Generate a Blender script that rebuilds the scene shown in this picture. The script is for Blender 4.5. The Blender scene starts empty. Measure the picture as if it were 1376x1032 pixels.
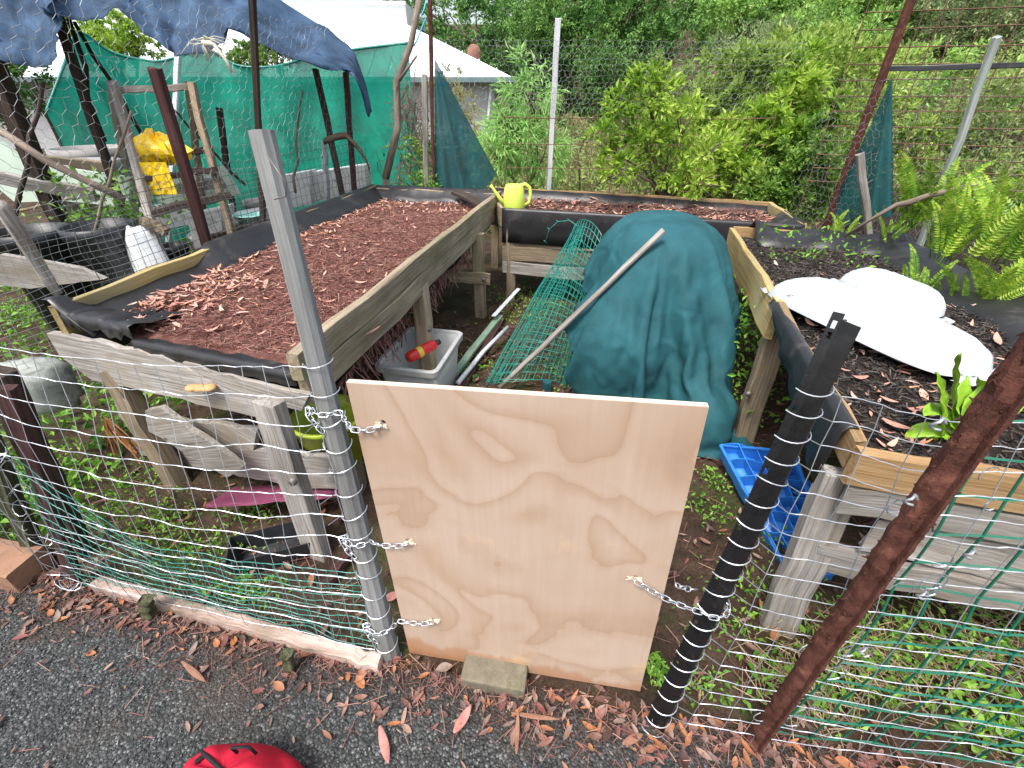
import bpy, math, random
import numpy as np
from mathutils import Vector as V, Matrix, noise as mn
random.seed(7); rng = np.random.default_rng(7)
SC = bpy.context.scene; COL = SC.collection
F, TH, H = 600.0, math.radians(32.8), 1.6
CT, ST = math.cos(TH), math.sin(TH)

# ---------- where a point of the photo lies in the place ----------
def ray(px, py):
    dx = (px - 680) / F; dv = (516 - py) / F
    return V((dx, CT + dv * ST, -ST + dv * CT))
def at(px, py, z=None, y=None):
    r = ray(px, py)
    t = (z - H) / r.z if z is not None else y / r.y
    return V((0, 0, H)) + r * t
def on(px, py, p0, n):
    r = ray(px, py); o = V((0, 0, H)); n = V(n)
    return o + r * ((V(p0) - o).dot(n) / r.dot(n))

# ---------- naming ----------
def tag(o, label=None, cat=None, group=None, kind=None):
    if label: o['label'] = label
    if cat: o['category'] = cat
    if group: o['group'] = group
    if kind: o['kind'] = kind
    return o
def empty(name, loc, label, cat, group=None):
    o = bpy.data.objects.new(name, None); COL.objects.link(o); o.location = loc
    o.empty_display_size = .05
    return tag(o, label, cat, group)
def link(name, me, mat, parent=None):
    o = bpy.data.objects.new(name, me); COL.objects.link(o)
    if mat: me.materials.append(mat)
    if parent:
        o.parent = parent; o.matrix_parent_inverse = Matrix.Translation(parent.location).inverted()
    return o

# ---------- mesh builder ----------
class MB:
    def __init__(s): s.v = []; s.f = []; s.c = []
    def add(s, vs, fs, cs):
        n = len(s.v); s.v += [tuple(v) for v in vs]; s.f += [tuple(i + n for i in f) for f in fs]; s.c += [tuple(c) for c in cs]; return s
    def beam(s, p0, p1, w, h, up=(0, 0, 1), seg=6, jit=.003, bev=.1, taper=1.0, endj=.006):
        p0, p1 = V(p0), V(p1); d = p1 - p0; L = d.length; d.normalize()
        sd = d.cross(V(up)).normalized(); u = sd.cross(d).normalized()
        b = bev * min(w, h); off = random.uniform(0, 50); o2 = random.uniform(0, 9)
        prof = [(-w/2+b, -h/2), (w/2-b, -h/2), (w/2, -h/2+b), (w/2, h/2-b), (w/2-b, h/2), (-w/2+b, h/2), (-w/2, h/2-b), (-w/2, -h/2+b)]
        vs = []; cs = []
        for i in range(seg + 1):
            k = i / seg; sc = 1 + (taper - 1) * k
            jx, jy = random.gauss(0, jit), random.gauss(0, jit)
            for q, (a, e) in enumerate(prof):
                ex = random.uniform(-endj, endj) if i in (0, seg) else 0
                aa = a * sc + jx + random.gauss(0, jit * .35); ee = e * sc + jy + random.gauss(0, jit * .35)
                vs.append(p0 + d * (L * k + ex) + sd * aa + u * ee); cs.append((off + L * k, a + o2, e + o2))
        fs = [(i*8+j, i*8+(j+1) % 8, (i+1)*8+(j+1) % 8, (i+1)*8+j) for i in range(seg) for j in range(8)]
        fs += [tuple(range(7, -1, -1)), tuple(seg*8 + j for j in range(8))]
        return s.add(vs, fs, cs)
    def tube(s, pts, r, n=7, caps=True, closed=False):
        pts = [V(p) for p in pts]; m = len(pts); rr = r if isinstance(r, (list, tuple)) else [r] * m
        vs = []; cs = []; L = 0; off = random.uniform(0, 50); ref = None
        for i, p in enumerate(pts):
            a = pts[(i-1) % m] if (i > 0 or closed) else p; b = pts[(i+1) % m] if (i < m-1 or closed) else p
            d = (b - a).normalized() if (b-a).length > 1e-9 else V((0, 0, 1))
            if ref is None: ref = d.orthogonal().normalized()
            ref = (ref - d * ref.dot(d)).normalized() if (ref - d * ref.dot(d)).length > 1e-6 else d.orthogonal().normalized()
            bi = d.cross(ref)
            if i: L += (p - pts[i-1]).length
            for j in range(n):
                t = 2 * math.pi * j / n
                vs.append(p + (ref * math.cos(t) + bi * math.sin(t)) * rr[i]); cs.append((off + L, rr[i] * math.cos(t), rr[i] * math.sin(t)))
        last = m if closed else m - 1
        fs = [(i*n+j, i*n+(j+1) % n, ((i+1) % m)*n+(j+1) % n, ((i+1) % m)*n+j) for i in range(last) for j in range(n)]
        if caps and not closed: fs += [tuple(range(n-1, -1, -1)), tuple((m-1)*n+j for j in range(n))]
        return s.add(vs, fs, cs)
    def grid(s, rows, closed=False):
        nr, nc = len(rows), len(rows[0]); vs = [V(p) for r in rows for p in r]
        cs = [(i / max(nr-1, 1), j / max(nc-1, 1), 0) for i in range(nr) for j in range(nc)]
        m = nc if closed else nc - 1
        fs = [(i*nc+j, i*nc+(j+1) % nc, (i+1)*nc+(j+1) % nc, (i+1)*nc+j) for i in range(nr-1) for j in range(m)]
        return s.add(vs, fs, cs)
    def lathe(s, c, prof, n=24, sx=1, sy=1, wob=0):
        c = V(c); ph = random.uniform(0, 6)
        rows = []
        for r, z in prof:
            rows.append([c + V((r*sx*math.cos(2*math.pi*j/n)*(1+wob*math.sin(3*2*math.pi*j/n+ph)), r*sy*math.sin(2*math.pi*j/n), z)) for j in range(n)])
        return s.grid(rows, True)
    def box(s, c, sz, rz=0, rx=0, ry=0):
        M = Matrix.Translation(V(c)) @ Matrix.Rotation(rz, 4, 'Z') @ Matrix.Rotation(ry, 4, 'Y') @ Matrix.Rotation(rx, 4, 'X')
        x, y, z = [k/2 for k in sz]; off = random.uniform(0, 9)
        loc = [(-x,-y,-z),(x,-y,-z),(x,y,-z),(-x,y,-z),(-x,-y,z),(x,-y,z),(x,y,z),(-x,y,z)]
        return s.add([M @ V(p) for p in loc], [(0,3,2,1),(4,5,6,7),(0,1,5,4),(1,2,6,5),(2,3,7,6),(3,0,4,7)], [(p[0]+off, p[1]+off, p[2]+off) for p in loc])
    def build(s, name, mat, parent=None, smooth=False, bevel=0, sub=0, solid=0):
        me = bpy.data.meshes.new(name); me.from_pydata(s.v, [], s.f)
        a = me.attributes.new('co', 'FLOAT_VECTOR', 'POINT'); a.data.foreach_set('vector', np.array(s.c, 'f').ravel())
        if smooth: me.polygons.foreach_set('use_smooth', [True] * len(me.polygons))
        o = link(name, me, mat, parent)
        if solid: k = o.modifiers.new('solid', 'SOLIDIFY'); k.thickness = solid; k.offset = 0
        if bevel: k = o.modifiers.new('bev', 'BEVEL'); k.width = bevel; k.segments = 2; k.limit_method = 'ANGLE'
        if sub: k = o.modifiers.new('sub', 'SUBSURF'); k.levels = sub; k.render_levels = sub
        return o

def raw(name, v, f, mat, parent=None, smooth=False):
    me = bpy.data.meshes.new(name); me.from_pydata(np.asarray(v).tolist(), [], np.asarray(f).tolist())
    if smooth: me.polygons.foreach_set('use_smooth', [True] * len(me.polygons))
    return link(name, me, mat, parent)

def nrm(a): return a / np.maximum(np.linalg.norm(a, axis=1, keepdims=True), 1e-9)
def leaf_arr(P, D, L, W, fold=.25, Nn=None):
    n = len(P); D = nrm(D)
    if Nn is None: Nn = rng.normal(size=(n, 3)) + np.array([0, -.2, .9])
    S = nrm(np.cross(D, Nn)); U = np.cross(S, D)
    L = np.broadcast_to(L, (n,))[:, None]; W = np.broadcast_to(W, (n,))[:, None]
    v = np.empty((n, 4, 3)); v[:, 0] = P; v[:, 2] = P + D * L - U * L * .15
    m = P + D * L * .42
    v[:, 1] = m + S * W * .5 + U * W * fold; v[:, 3] = m - S * W * .5 + U * W * fold
    b = (np.arange(n) * 4)[:, None]
    f = np.concatenate([b + np.array([[0, 1, 2]]), b + np.array([[0, 2, 3]])], 0)
    return v.reshape(-1, 3), f
def wires(A, B, r):
    A = np.asarray(A, float); B = np.asarray(B, float); d = nrm(B - A)
    ref = np.where(np.abs(d[:, 2:3]) > .8, np.array([[1., 0, 0]]), np.array([[0, 0, 1.]]))
    u = nrm(np.cross(d, ref)); w = np.cross(d, u); n = len(A)
    v = np.empty((n, 6, 3))
    for k in range(3):
        o = (u * math.cos(k*2.0944) + w * math.sin(k*2.0944)) * r
        v[:, k] = A + o - d*r*.5; v[:, k+3] = B + o + d*r*.5
    b = (np.arange(n) * 6)[:, None]
    f = np.concatenate([b + np.array([[k, (k+1) % 3, (k+1) % 3 + 3, k+3]]) for k in range(3)], 0)
    return v.reshape(-1, 3), f

# ---------- materials ----------
class NT:
    def __init__(s, name, rough=.6, spec=.3):
        s.m = bpy.data.materials.new(name); s.m.use_nodes = True; s.t = s.m.node_tree
        s.b = s.t.nodes['Principled BSDF']; s.out = s.t.nodes['Material Output']
        s.b.inputs['Roughness'].default_value = rough; s.b.inputs['Specular IOR Level'].default_value = spec
    def n(s, ty, ins=None, **kw):
        x = s.t.nodes.new('ShaderNode' + ty)
        for k, v in kw.items(): setattr(x, k, v)
        for k, v in (ins or {}).items():
            if isinstance(v, bpy.types.NodeSocket): s.t.links.new(v, x.inputs[k])
            else: x.inputs[k].default_value = v
        return x
    def l(s, a, b): s.t.links.new(a, b)
    def ramp(s, fac, stops, interp='LINEAR'):
        r = s.n('ValToRGB', {'Fac': fac}); e = r.color_ramp.elements; r.color_ramp.interpolation = interp
        while len(e) < len(stops): e.new(.5)
        for i, (p, c) in enumerate(stops):
            e[i].position = p; e[i].color = (*c, 1) if len(c) == 3 else c
        return r.outputs['Color']
    def noise(s, vec, scale, detail=6, rough=.6, dist=0):
        return s.n('TexNoise', {'Vector': vec, 'Scale': scale, 'Detail': detail, 'Roughness': rough, 'Distortion': dist}).outputs['Fac']
    def mix(s, fac, a, b, mode='MIX'):
        x = s.n('Mix', data_type='RGBA', blend_type=mode)
        for k, v in ((0, fac), (6, a), (7, b)):
            if isinstance(v, bpy.types.NodeSocket): s.t.links.new(v, x.inputs[k])
            else: x.inputs[k].default_value = v if k == 0 else (*v, 1)
        return x.outputs[2]
    def math(s, op, a, b=0.0, c=0.0):
        x = s.n('Math', operation=op)
        for k, v in enumerate((a, b, c)):
            if isinstance(v, bpy.types.NodeSocket): s.t.links.new(v, x.inputs[k])
            else: x.inputs[k].default_value = v
        return x.outputs[0]
    def bump(s, h, st=.3, dist=.01):
        b = s.n('Bump', {'Height': h, 'Strength': st, 'Distance': dist}); s.l(b.outputs[0], s.b.inputs['Normal'])
    def obj(s): return s.n('TexCoord').outputs['Object']
    def co(s, sc): return s.n('Mapping', {'Vector': s.n('Attribute', attribute_name='co').outputs['Vector'], 'Scale': sc}).outputs[0]
    def col(s, c): s.l(c, s.b.inputs['Base Color'])

def wood(name, cols, rough=.85, st=(2.6, 95, 95), stain=None, bump=.5):
    t = NT(name, rough, .2); v = t.co(st)
    n1 = t.noise(v, 1.0, 8, .65, .3); n2 = t.noise(t.co((3, 7, 7)), 1.0, 5)
    k = len(cols); c = t.ramp(n1, [(.28 + .44*i/(k-1), cc) for i, cc in enumerate(cols)])
    if stain: c = t.mix(t.ramp(n2, [(.45, (0, 0, 0)), (.68, (1, 1, 1))]), c, stain)
    c2 = t.mix(.75, c, t.ramp(t.noise(t.co((1.2, 3, 3)), 1, 4), [(.3, (.45, .45, .45)), (.65, (1.15, 1.15, 1.15))]), 'MULTIPLY')
    sp = t.ramp(t.noise(t.co((9, 16, 16)), 1, 2), [(.72, (1, 1, 1)), (.78, (.25, .23, .2))])
    t.col(t.mix(.8, c2, sp, 'MULTIPLY')); t.bump(n1, bump*1.5, .005); return t.m
def paint(name, c, rough=.5, var=.25, spec=.4, sc=9, metal=0, dirt=None, bump=.15):
    t = NT(name, rough, spec); v = t.obj(); n = t.noise(v, sc, 7, .65)
    lo = tuple(x * (1 - var) for x in c); hi = tuple(min(1, x * (1 + var*.5)) for x in c)
    cc = t.ramp(n, [(.3, lo), (.7, hi)])
    if dirt: cc = t.mix(t.ramp(t.noise(v, sc*.8, 8, .7, .5), [(.55, (0, 0, 0)), (.7, (1, 1, 1))]), cc, dirt)
    t.col(cc); t.b.inputs['Metallic'].default_value = metal
    t.l(t.ramp(n, [(.3, (rough*.75,)*3), (.7, (min(1, rough*1.2),)*3)]), t.b.inputs['Roughness'])
    if bump: t.bump(t.noise(v, sc*8, 4), bump, .003)
    return t.m
def leafmat(name, cols, tr=.42, rough=.5, patch=1.3):
    t = NT(name, rough, .35); r = t.n('NewGeometry').outputs['Random Per Island']
    big = t.noise(t.obj(), patch, 3)
    f = t.math('ADD', t.math('MULTIPLY', r, .6), t.math('MULTIPLY_ADD', big, 1.4, -.5))
    k = len(cols); c = t.ramp(f, [(i/(k-1), cc) for i, cc in enumerate(cols)]); t.col(c)
    tl = t.n('BsdfTranslucent', {'Color': c}); mx = t.n('MixShader', {0: tr})
    t.l(t.b.outputs[0], mx.inputs[1]); t.l(tl.outputs[0], mx.inputs[2]); t.l(mx.outputs[0], t.out.inputs[0]); return t.m
def littermat(name, cols, rough=.6):
    t = NT(name, rough, .35); r = t.n('NewGeometry').outputs['Random Per Island']
    k = len(cols); c = t.ramp(r, [(i/(k-1), cc) for i, cc in enumerate(cols)])
    c = t.mix(.6, c, t.ramp(t.noise(t.obj(), 70, 4), [(.3, (.55, .5, .5)), (.7, (1.1, 1.1, 1.1))]), 'MULTIPLY'); t.col(c); return t.m
def cloth(name, c, trans=0.0, tl=.3, weave=500, var=.25, lines=True):
    t = NT(name, .75, .25); v = t.obj(); n = t.noise(v, 5, 6)
    cc = t.ramp(n, [(.3, tuple(x*(1-var) for x in c)), (.7, tuple(x*(1+var) for x in c))])
    fine = t.noise(v, weave, 2); cc = t.mix(.35, cc, t.ramp(fine, [(.35, (.5, .5, .5)), (.65, (1.3, 1.3, 1.3))]), 'MULTIPLY')
    t.col(cc); t.bump(fine, .25, .002); sh = t.b.outputs[0]
    if tl:
        a = t.n('BsdfTranslucent', {'Color': cc}); mx = t.n('MixShader', {0: tl}); t.l(sh, mx.inputs[1]); t.l(a.outputs[0], mx.inputs[2]); sh = mx.outputs[0]
    if trans:
        a = t.n('BsdfTransparent'); mx = t.n('MixShader', {0: trans}); t.l(sh, mx.inputs[1]); t.l(a.outputs[0], mx.inputs[2]); sh = mx.outputs[0]
    t.l(sh, t.out.inputs[0]); return t.m
def soilmat(name, cols, sc=14, bump=.9):
    t = NT(name, .95, .15); v = t.obj(); n = t.noise(v, sc, 10, .7); n2 = t.noise(v, sc*7, 6, .7)
    k = len(cols); c = t.ramp(n, [(.3+.4*i/(k-1), cc) for i, cc in enumerate(cols)])
    t.col(t.mix(.7, c, t.ramp(n2, [(.3, (.35, .35, .35)), (.7, (1.35, 1.3, 1.3))]), 'MULTIPLY')); t.bump(n2, bump, .012); return t.m

M = {}
M['silver'] = wood('weathered_grey_timber', [(.10, .09, .08), (.36, .33, .30), (.56, .53, .49)], stain=(.26, .22, .17))
M['brownwood'] = wood('aged_brown_timber', [(.10, .075, .05), (.26, .20, .13), (.38, .31, .22)], stain=(.17, .14, .10))
M['rimwood'] = wood('damp_rim_timber', [(.15, .115, .08), (.36, .29, .20), (.50, .43, .33)], stain=(.24, .21, .12))
M['yellow'] = wood('pale_yellow_pine', [(.25, .17, .06), (.43, .32, .13), (.54, .43, .22)], stain=(.34, .30, .17))
M['orange'] = wood('orange_pine', [(.22, .12, .05), (.38, .235, .11), (.48, .33, .18)], stain=(.28, .20, .12))
M['dark'] = wood('dark_hardwood', [(.02, .014, .011), (.06, .042, .034), (.11, .08, .065)])
M['darkred'] = wood('dark_red_hardwood', [(.03, .015, .014), (.075, .035, .033), (.12, .06, .055)])
M['twig'] = wood('bare_twig_bark', [(.10, .075, .06), (.22, .17, .135), (.33, .27, .22)], st=(6, 40, 40))
M['greypost'] = wood('grey_post_timber', [(.14, .14, .14), (.23, .23, .225), (.33, .33, .32)], stain=(.17, .17, .16), bump=.25)
M['whitepost'] = wood('bleached_stake_timber', [(.34, .34, .35), (.55, .55, .57), (.70, .70, .72)])
M['lichen'] = wood('lichen_grey_post', [(.20, .22, .20), (.34, .37, .34), (.48, .52, .48)])
M['peg'] = wood('mossy_peg_timber', [(.03, .035, .02), (.075, .08, .04), (.16, .15, .10)])
M['pinkwood'] = wood('pink_weathered_board', [(.30, .21, .17), (.56, .41, .35), (.68, .54, .47)], stain=(.22, .17, .12))
M['trunk'] = paint('bark', (.13, .10, .075), .9, .5, .1, 14)
M['palebark'] = paint('pale_bark', (.36, .33, .28), .9, .4, .1, 14)
M['liner'] = paint('black_plastic_liner', (.022, .021, .022), .42, .35, .45, 7, dirt=(.075, .066, .06))
M['black'] = paint('black_painted_steel', (.008, .008, .009), .30, .3, .5, 30, dirt=(.02, .02, .02), bump=.06)
M['blackpl'] = paint('black_plastic', (.022, .024, .028), .45, .3, .45, 8, dirt=(.05, .05, .045))
M['rust'] = paint('rusty_steel', (.095, .036, .026), .85, .6, .2, 30, dirt=(.20, .085, .055), bump=.9)
M['rustwire'] = paint('rusty_wire', (.16, .085, .055), .8, .4, .3, 20)
M['galv'] = paint('galvanised_wire', (.42, .44, .47), .38, .2, .5, 30, metal=.55, bump=0)
M['galvdull'] = paint('dull_galvanised_wire', (.26, .275, .275), .5, .3, .4, 6, metal=.3, bump=0)
M['darkwire'] = paint('dark_wire', (.05, .05, .05), .5, .3, .4, 6, bump=0)
M['greenwire'] = paint('green_coated_wire', (.01, .20, .155), .38, .25, .5, 8, bump=0)
M['greenmesh'] = paint('green_plastic_mesh', (.006, .13, .075), .42, .3, .45, 6, bump=0)
M['chain'] = paint('zinc_chain', (.72, .74, .78), .25, .15, .5, 30, metal=.8, bump=0)
M['teal'] = cloth('teal_shade_cloth', (.018, .090, .106), 0, .03, 420, .28)
_t = M['teal'].node_tree; _b = [n for n in _t.nodes if n.type == 'BUMP'][0]; _o = _t.nodes.new('ShaderNodeTexCoord')
_n = _t.nodes.new('ShaderNodeTexNoise'); _n.noise_type = 'RIDGED_MULTIFRACTAL'; _n.inputs['Scale'].default_value = 5.5; _n.inputs['Detail'].default_value = 3; _n.inputs['Distortion'].default_value = .9; _t.links.new(_o.outputs['Object'], _n.inputs['Vector'])
_k = _t.nodes.new('ShaderNodeBump'); _k.inputs['Strength'].default_value = .55; _k.inputs['Distance'].default_value = .03; _t.links.new(_n.outputs['Fac'], _k.inputs['Height']); _t.links.new(_k.outputs[0], _b.inputs['Normal'])
M['tealnet'] = cloth('teal_hanging_net', (.012, .10, .115), .12, .25, 300)
M['greennet'] = cloth('green_shade_net', (.008, .33, .225), .05, .42, 160, .3)
M['bluecloth'] = cloth('blue_grey_canopy_cloth', (.045, .085, .15), .03, .15, 260, .55)
M['strawcord'] = paint('pale_frayed_cord', (.62, .58, .46), .8, .2, .2, 20)
M['bluecord'] = paint('blue_twine', (.10, .50, .62), .6, .2, .3, 20)
M['tubgrey'] = paint('grey_tub_plastic', (.47, .48, .46), .4, .1, .4, 5, dirt=(.36, .36, .33), bump=.04)
M['dirtytub'] = paint('dull_grey_plastic', (.30, .29, .28), .6, .2, .3, 6, dirt=(.20, .19, .17))
M['white'] = paint('white_plastic', (.78, .79, .79), .45, .08, .4, 5, dirt=(.60, .60, .57), bump=.05)
M['palegreen'] = paint('pale_green_board', (.55, .66, .55), .6, .12, .3, 4, dirt=(.42, .47, .40))
M['foam'] = paint('crumbly_white_foam', (.70, .70, .67), .9, .2, .2, 12, dirt=(.30, .30, .27), bump=.6)
M['concrete'] = paint('lichen_concrete', (.36, .38, .34), .9, .35, .2, 16, dirt=(.14, .15, .12), bump=.8)
M['brick'] = paint('mossy_concrete_paver', (.19, .165, .12), .95, .35, .15, 22, dirt=(.095, .10, .05), bump=.9)
M['terracotta'] = paint('brown_timber_block', (.30, .17, .11), .85, .3, .2, 10, dirt=(.17, .10, .07), bump=.4)
M['lime'] = paint('lime_plastic', (.66, .82, .13), .4, .06, .4, 4, bump=.02)
M['limetub'] = paint('lime_tub_plastic', (.40, .50, .04), .4, .12, .4, 6, dirt=(.25, .30, .05))
M['turq'] = paint('turquoise_plastic', (.30, .62, .56), .4, .1, .4, 5)
M['blue'] = paint('blue_tray_plastic', (.035, .22, .66), .38, .18, .45, 9, dirt=(.03, .14, .40), bump=.05)
M['maroon'] = paint('maroon_board', (.23, .055, .11), .6, .3, .3, 9, dirt=(.13, .04, .06))
M['red'] = paint('red_can_paint', (.62, .025, .02), .3, .12, .5, 12, bump=.02)
M['yellowcan'] = paint('yellow_can_band', (.75, .55, .05), .35, .1, .5, 12, bump=.02)
M['yellowbag'] = paint('yellow_plastic_bag', (.85, .55, .01), .35, .2, .45, 10, bump=.1)
M['redcloth'] = cloth('red_bag_fabric', (.48, .012, .035), 0, 0, 900, .15)
M['blackcloth'] = cloth('black_bag_fabric', (.018, .018, .02), 0, 0, 900, .2)
M['greenrail'] = paint('pale_green_rail', (.30, .42, .30), .5, .25, .4, 10, dirt=(.40, .42, .38))
M['pvc'] = paint('white_pvc', (.66, .70, .73), .3, .12, .5, 6, dirt=(.40, .46, .52), bump=.02)
M['roof'] = paint('white_roof_metal', (.82, .84, .85), .4, .06, .4, 2, bump=0)
M['wall'] = paint('grey_house_wall', (.42, .42, .42), .8, .12, .2, 2)
M['gutter'] = paint('slate_gutter', (.15, .22, .23), .5, .15, .4, 3)
M['ventrust'] = paint('rusty_vent', (.27, .12, .08), .7, .3, .3, 5)
M['nail'] = paint('grey_steel_bolt', (.22, .20, .18), .5, .3, .5, 30, metal=.6, bump=0)
M['mushroom'] = paint('tan_fungus', (.55, .33, .15), .6, .25, .3, 30)
M['mulch'] = soilmat('red_brown_mulch', [(.07, .028, .022), (.17, .075, .06), (.28, .145, .118)], 16)
M['darksoil'] = soilmat('dark_soil', [(.010, .008, .007), (.032, .024, .020), (.075, .058, .045)], 16)
M['litter'] = littermat('fallen_leaf', [(.06, .03, .025), (.13, .065, .05), (.24, .13, .10), (.40, .16, .06), (.12, .05, .045), (.34, .23, .17), (.20, .07, .06), (.09, .06, .052), (.26, .20, .17)])
M['bedlitter'] = littermat('dry_leaf_on_bed', [(.34, .13, .09), (.58, .31, .23), (.66, .42, .32), (.52, .22, .15), (.62, .47, .38), (.40, .19, .15), (.62, .30, .12)])
M['needle'] = littermat('mulch_fibre', [(.09, .034, .027), (.23, .095, .075), (.34, .165, .13), (.18, .065, .052), (.46, .28, .21), (.10, .048, .04)], .9)
M['chip'] = littermat('black_chip', [(.012, .011, .011), (.035, .031, .03), (.07, .063, .058), (.14, .11, .085), (.02, .018, .018)], .7)
M['stone'] = littermat('gravel_chip', [(.04, .044, .043), (.082, .088, .087), (.14, .147, .146), (.055, .058, .057), (.26, .265, .26), (.085, .09, .089)], .6)
M['bark'] = littermat('bark_strip', [(.16, .07, .045), (.26, .13, .085), (.36, .20, .13)], .8)
M['pinkleaf'] = paint('pink_dry_leaf', (.42, .19, .16), .6, .35, .3, 30)
M['orangestem'] = littermat('orange_dry_stem', [(.40, .15, .05), (.52, .24, .09), (.30, .12, .05)])
M['straw'] = littermat('dry_straw', [(.30, .22, .11), (.46, .36, .20), (.22, .15, .08), (.52, .44, .28)])
G = lambda *c: [tuple(x) for x in c]
M['l_bright'] = leafmat('bright_leaf', G((0.060, 0.140, 0.016), (0.220, 0.390, 0.035), (0.440, 0.600, 0.085), (0.620, 0.720, 0.180)))
M['l_lime'] = leafmat('lime_leaf', G((0.070, 0.140, 0.022), (0.240, 0.380, 0.060), (0.460, 0.580, 0.140), (0.620, 0.700, 0.270)))
M['l_mid'] = leafmat('mid_green_leaf', G((0.035, 0.100, 0.018), (0.120, 0.250, 0.040), (0.260, 0.420, 0.070), (0.440, 0.560, 0.150)))
M['l_dark'] = leafmat('dark_green_leaf', G((.021, .065, .018), (.052, .150, .033), (.111, .247, .052), (.195, .351, .078)))
M['l_olive'] = leafmat('olive_leaf', G((0.070, 0.130, 0.030), (0.200, 0.290, 0.070), (0.370, 0.460, 0.140), (0.520, 0.580, 0.240)))
M['l_grey'] = leafmat('grey_green_leaf', G((0.100, 0.160, 0.070), (0.220, 0.310, 0.130), (0.360, 0.440, 0.200), (0.500, 0.520, 0.300)))
M['l_feather'] = leafmat('feathery_pale_leaf', G((.150, .325, .075), (.312, .550, .150), (.475, .700, .250), (.600, .800, .350)), .4)
M['l_heath'] = leafmat('heath_leaf', G((.169, .182, .078), (.312, .325, .143), (.468, .403, .221), (.442, .520, .208)))
M['l_fern'] = leafmat('fern_leaf', G((0.050, 0.140, 0.012), (0.140, 0.290, 0.020), (0.310, 0.470, 0.040), (0.500, 0.600, 0.100)), .35, .45, 4)
M['l_weed'] = leafmat('weed_leaf', G((.048, .144, .018), (.120, .288, .036), (.240, .456, .060), (.360, .552, .108)), .3, .5, 6)
M['canna'] = paint('canna_leaf', (.27, .48, .035), .4, .45, .45, 22)
M['l_far'] = leafmat('distant_leaf', G((.025, .075, .021), (.069, .175, .040), (.150, .312, .069), (.275, .450, .112)), .25, .5, .35)
M['l_farlt'] = leafmat('distant_light_leaf', G((.075, .165, .038), (.180, .345, .075), (.330, .540, .120), (.510, .660, .210)), .3, .5, .35)

def plymat():
    t = NT('plywood_face', .62, .25); v = t.obj()
    w = t.n('Mapping', {'Vector': v, 'Scale': (2.6, 2.0, 2.9), 'Location': (5.3, 0, 2.4)}).outputs[0]
    big = t.noise(w, .85, 2.2, .45, .7)
    fine = t.noise(t.n('Mapping', {'Vector': v, 'Scale': (60, 60, 3)}).outputs[0], 1, 5)
    edge = t.math('MULTIPLY_ADD', t.noise(v, 26, 4), .034, big)
    fr = t.math('FRACT', t.math('MULTIPLY', edge, 6.2))
    base = t.ramp(fr, [(0, (.375, .265, .19)), (.07, (.395, .288, .21)), (.32, (.43, .325, .25)), (.6, (.45, .348, .275)), (.85, (.45, .348, .275)), (1, (.42, .312, .236))])
    tone = t.ramp(t.noise(v, 1.7, 4), [(.3, (.90, .84, .78)), (.7, (1.05, 1.06, 1.08))])
    c = t.mix(1, base, tone, 'MULTIPLY')
    c = t.mix(.2, c, t.ramp(fine, [(.3, (.75, .70, .66)), (.7, (1.12, 1.12, 1.12))]), 'MULTIPLY')
    kn = t.n('TexVoronoi', {'Vector': v, 'Scale': 5.5}).outputs['Distance']
    c = t.mix(t.ramp(kn, [(.02, (.8, .8, .8)), (.032, (0, 0, 0))]), c, (.30, .19, .11))
    # rusty damp mark along the lower left edge
    sep = t.n('SeparateXYZ', {'Vector': v}); z = sep.outputs['Z']; x = sep.outputs['X']
    wob = t.math('MULTIPLY_ADD', t.noise(t.n('Mapping', {'Vector': v, 'Scale': (14, 14, 3)}).outputs[0], 1, 5), .16, -.085)
    wet = t.math('ADD', t.math('ADD', z, wob), t.math('MULTIPLY', x, .10))
    c = t.mix(t.ramp(wet, [(0.0, (.85,)*3), (.075, (.6,)*3), (.10, (0, 0, 0))]), c, (.34, .155, .065))
    c = t.mix(t.ramp(t.noise(v, 4.3, 5), [(.62, (0, 0, 0)), (.7, (.35, .35, .35))]), c, (.60, .42, .22))
    t.col(c); t.bump(fine, .12, .002); return t.m
M['ply'] = plymat()
t = NT('ply_edge', .7, .2); t.col(t.ramp(t.noise(t.obj(), 30, 4), [(.3, (.60, .47, .36)), (.7, (.74, .64, .52))])); M['plyedge'] = t.m

# ---------- ground ----------
FL = [V((-6, 1.9, 0)), V((-1.62, 1.03, 0)), V((-.44, .76, 0)), V((.42, .60, 0)), V((1.6, .38, 0)), V((6, -.5, 0))]
def fence_y(x):
    for a, b in zip(FL, FL[1:]):
        if a.x <= x <= b.x: return a.y + (b.y-a.y)*(x-a.x)/(b.x-a.x)
    return 0
def hgt(x, y):
    k = max(0, y - 7.5 + .45*max(x, 0)); s = min(1, max(0, (x - 2.2) / 6.0)); s = s*s*(3-2*s)
    far = max(0, y - 34) * .16
    return min(9, .19 * k) * s + min(16, far)
t = NT('garden_soil', .95, .15); v = t.obj()
c = t.ramp(t.noise(v, 5, 9, .68), [(.3, (.030, .020, .014)), (.5, (.085, .055, .038)), (.7, (.15, .10, .07))])
c = t.mix(t.ramp(t.noise(v, 3.1, 5), [(.5, (0, 0, 0)), (.62, (.6, .6, .6))]), c, (.045, .075, .018))
f2 = t.noise(v, 90, 6, .7); t.col(t.mix(.7, c, t.ramp(f2, [(.3, (.35, .35, .35)), (.7, (1.4, 1.35, 1.3))]), 'MULTIPLY')); t.bump(f2, 1, .015)
M['ground'] = t.m
def axis(a, b, fine0, fine1, s0, s1):
    out = [a]; 
    while out[-1] < b:
        x = out[-1]; out.append(x + (s0 if fine0 <= x < fine1 else s1(x)))
    return out
xs = axis(-400, 400, -3, 3, .06, lambda x: max(.1, .12*(abs(x)-2.5)) if x > 0 else max(.06, .107*(abs(x)-2.5)))
ys = axis(-12, 400, .2, 5, .06, lambda y: .4 if y < .2 else max(.1, .1*(y-4)))
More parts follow.
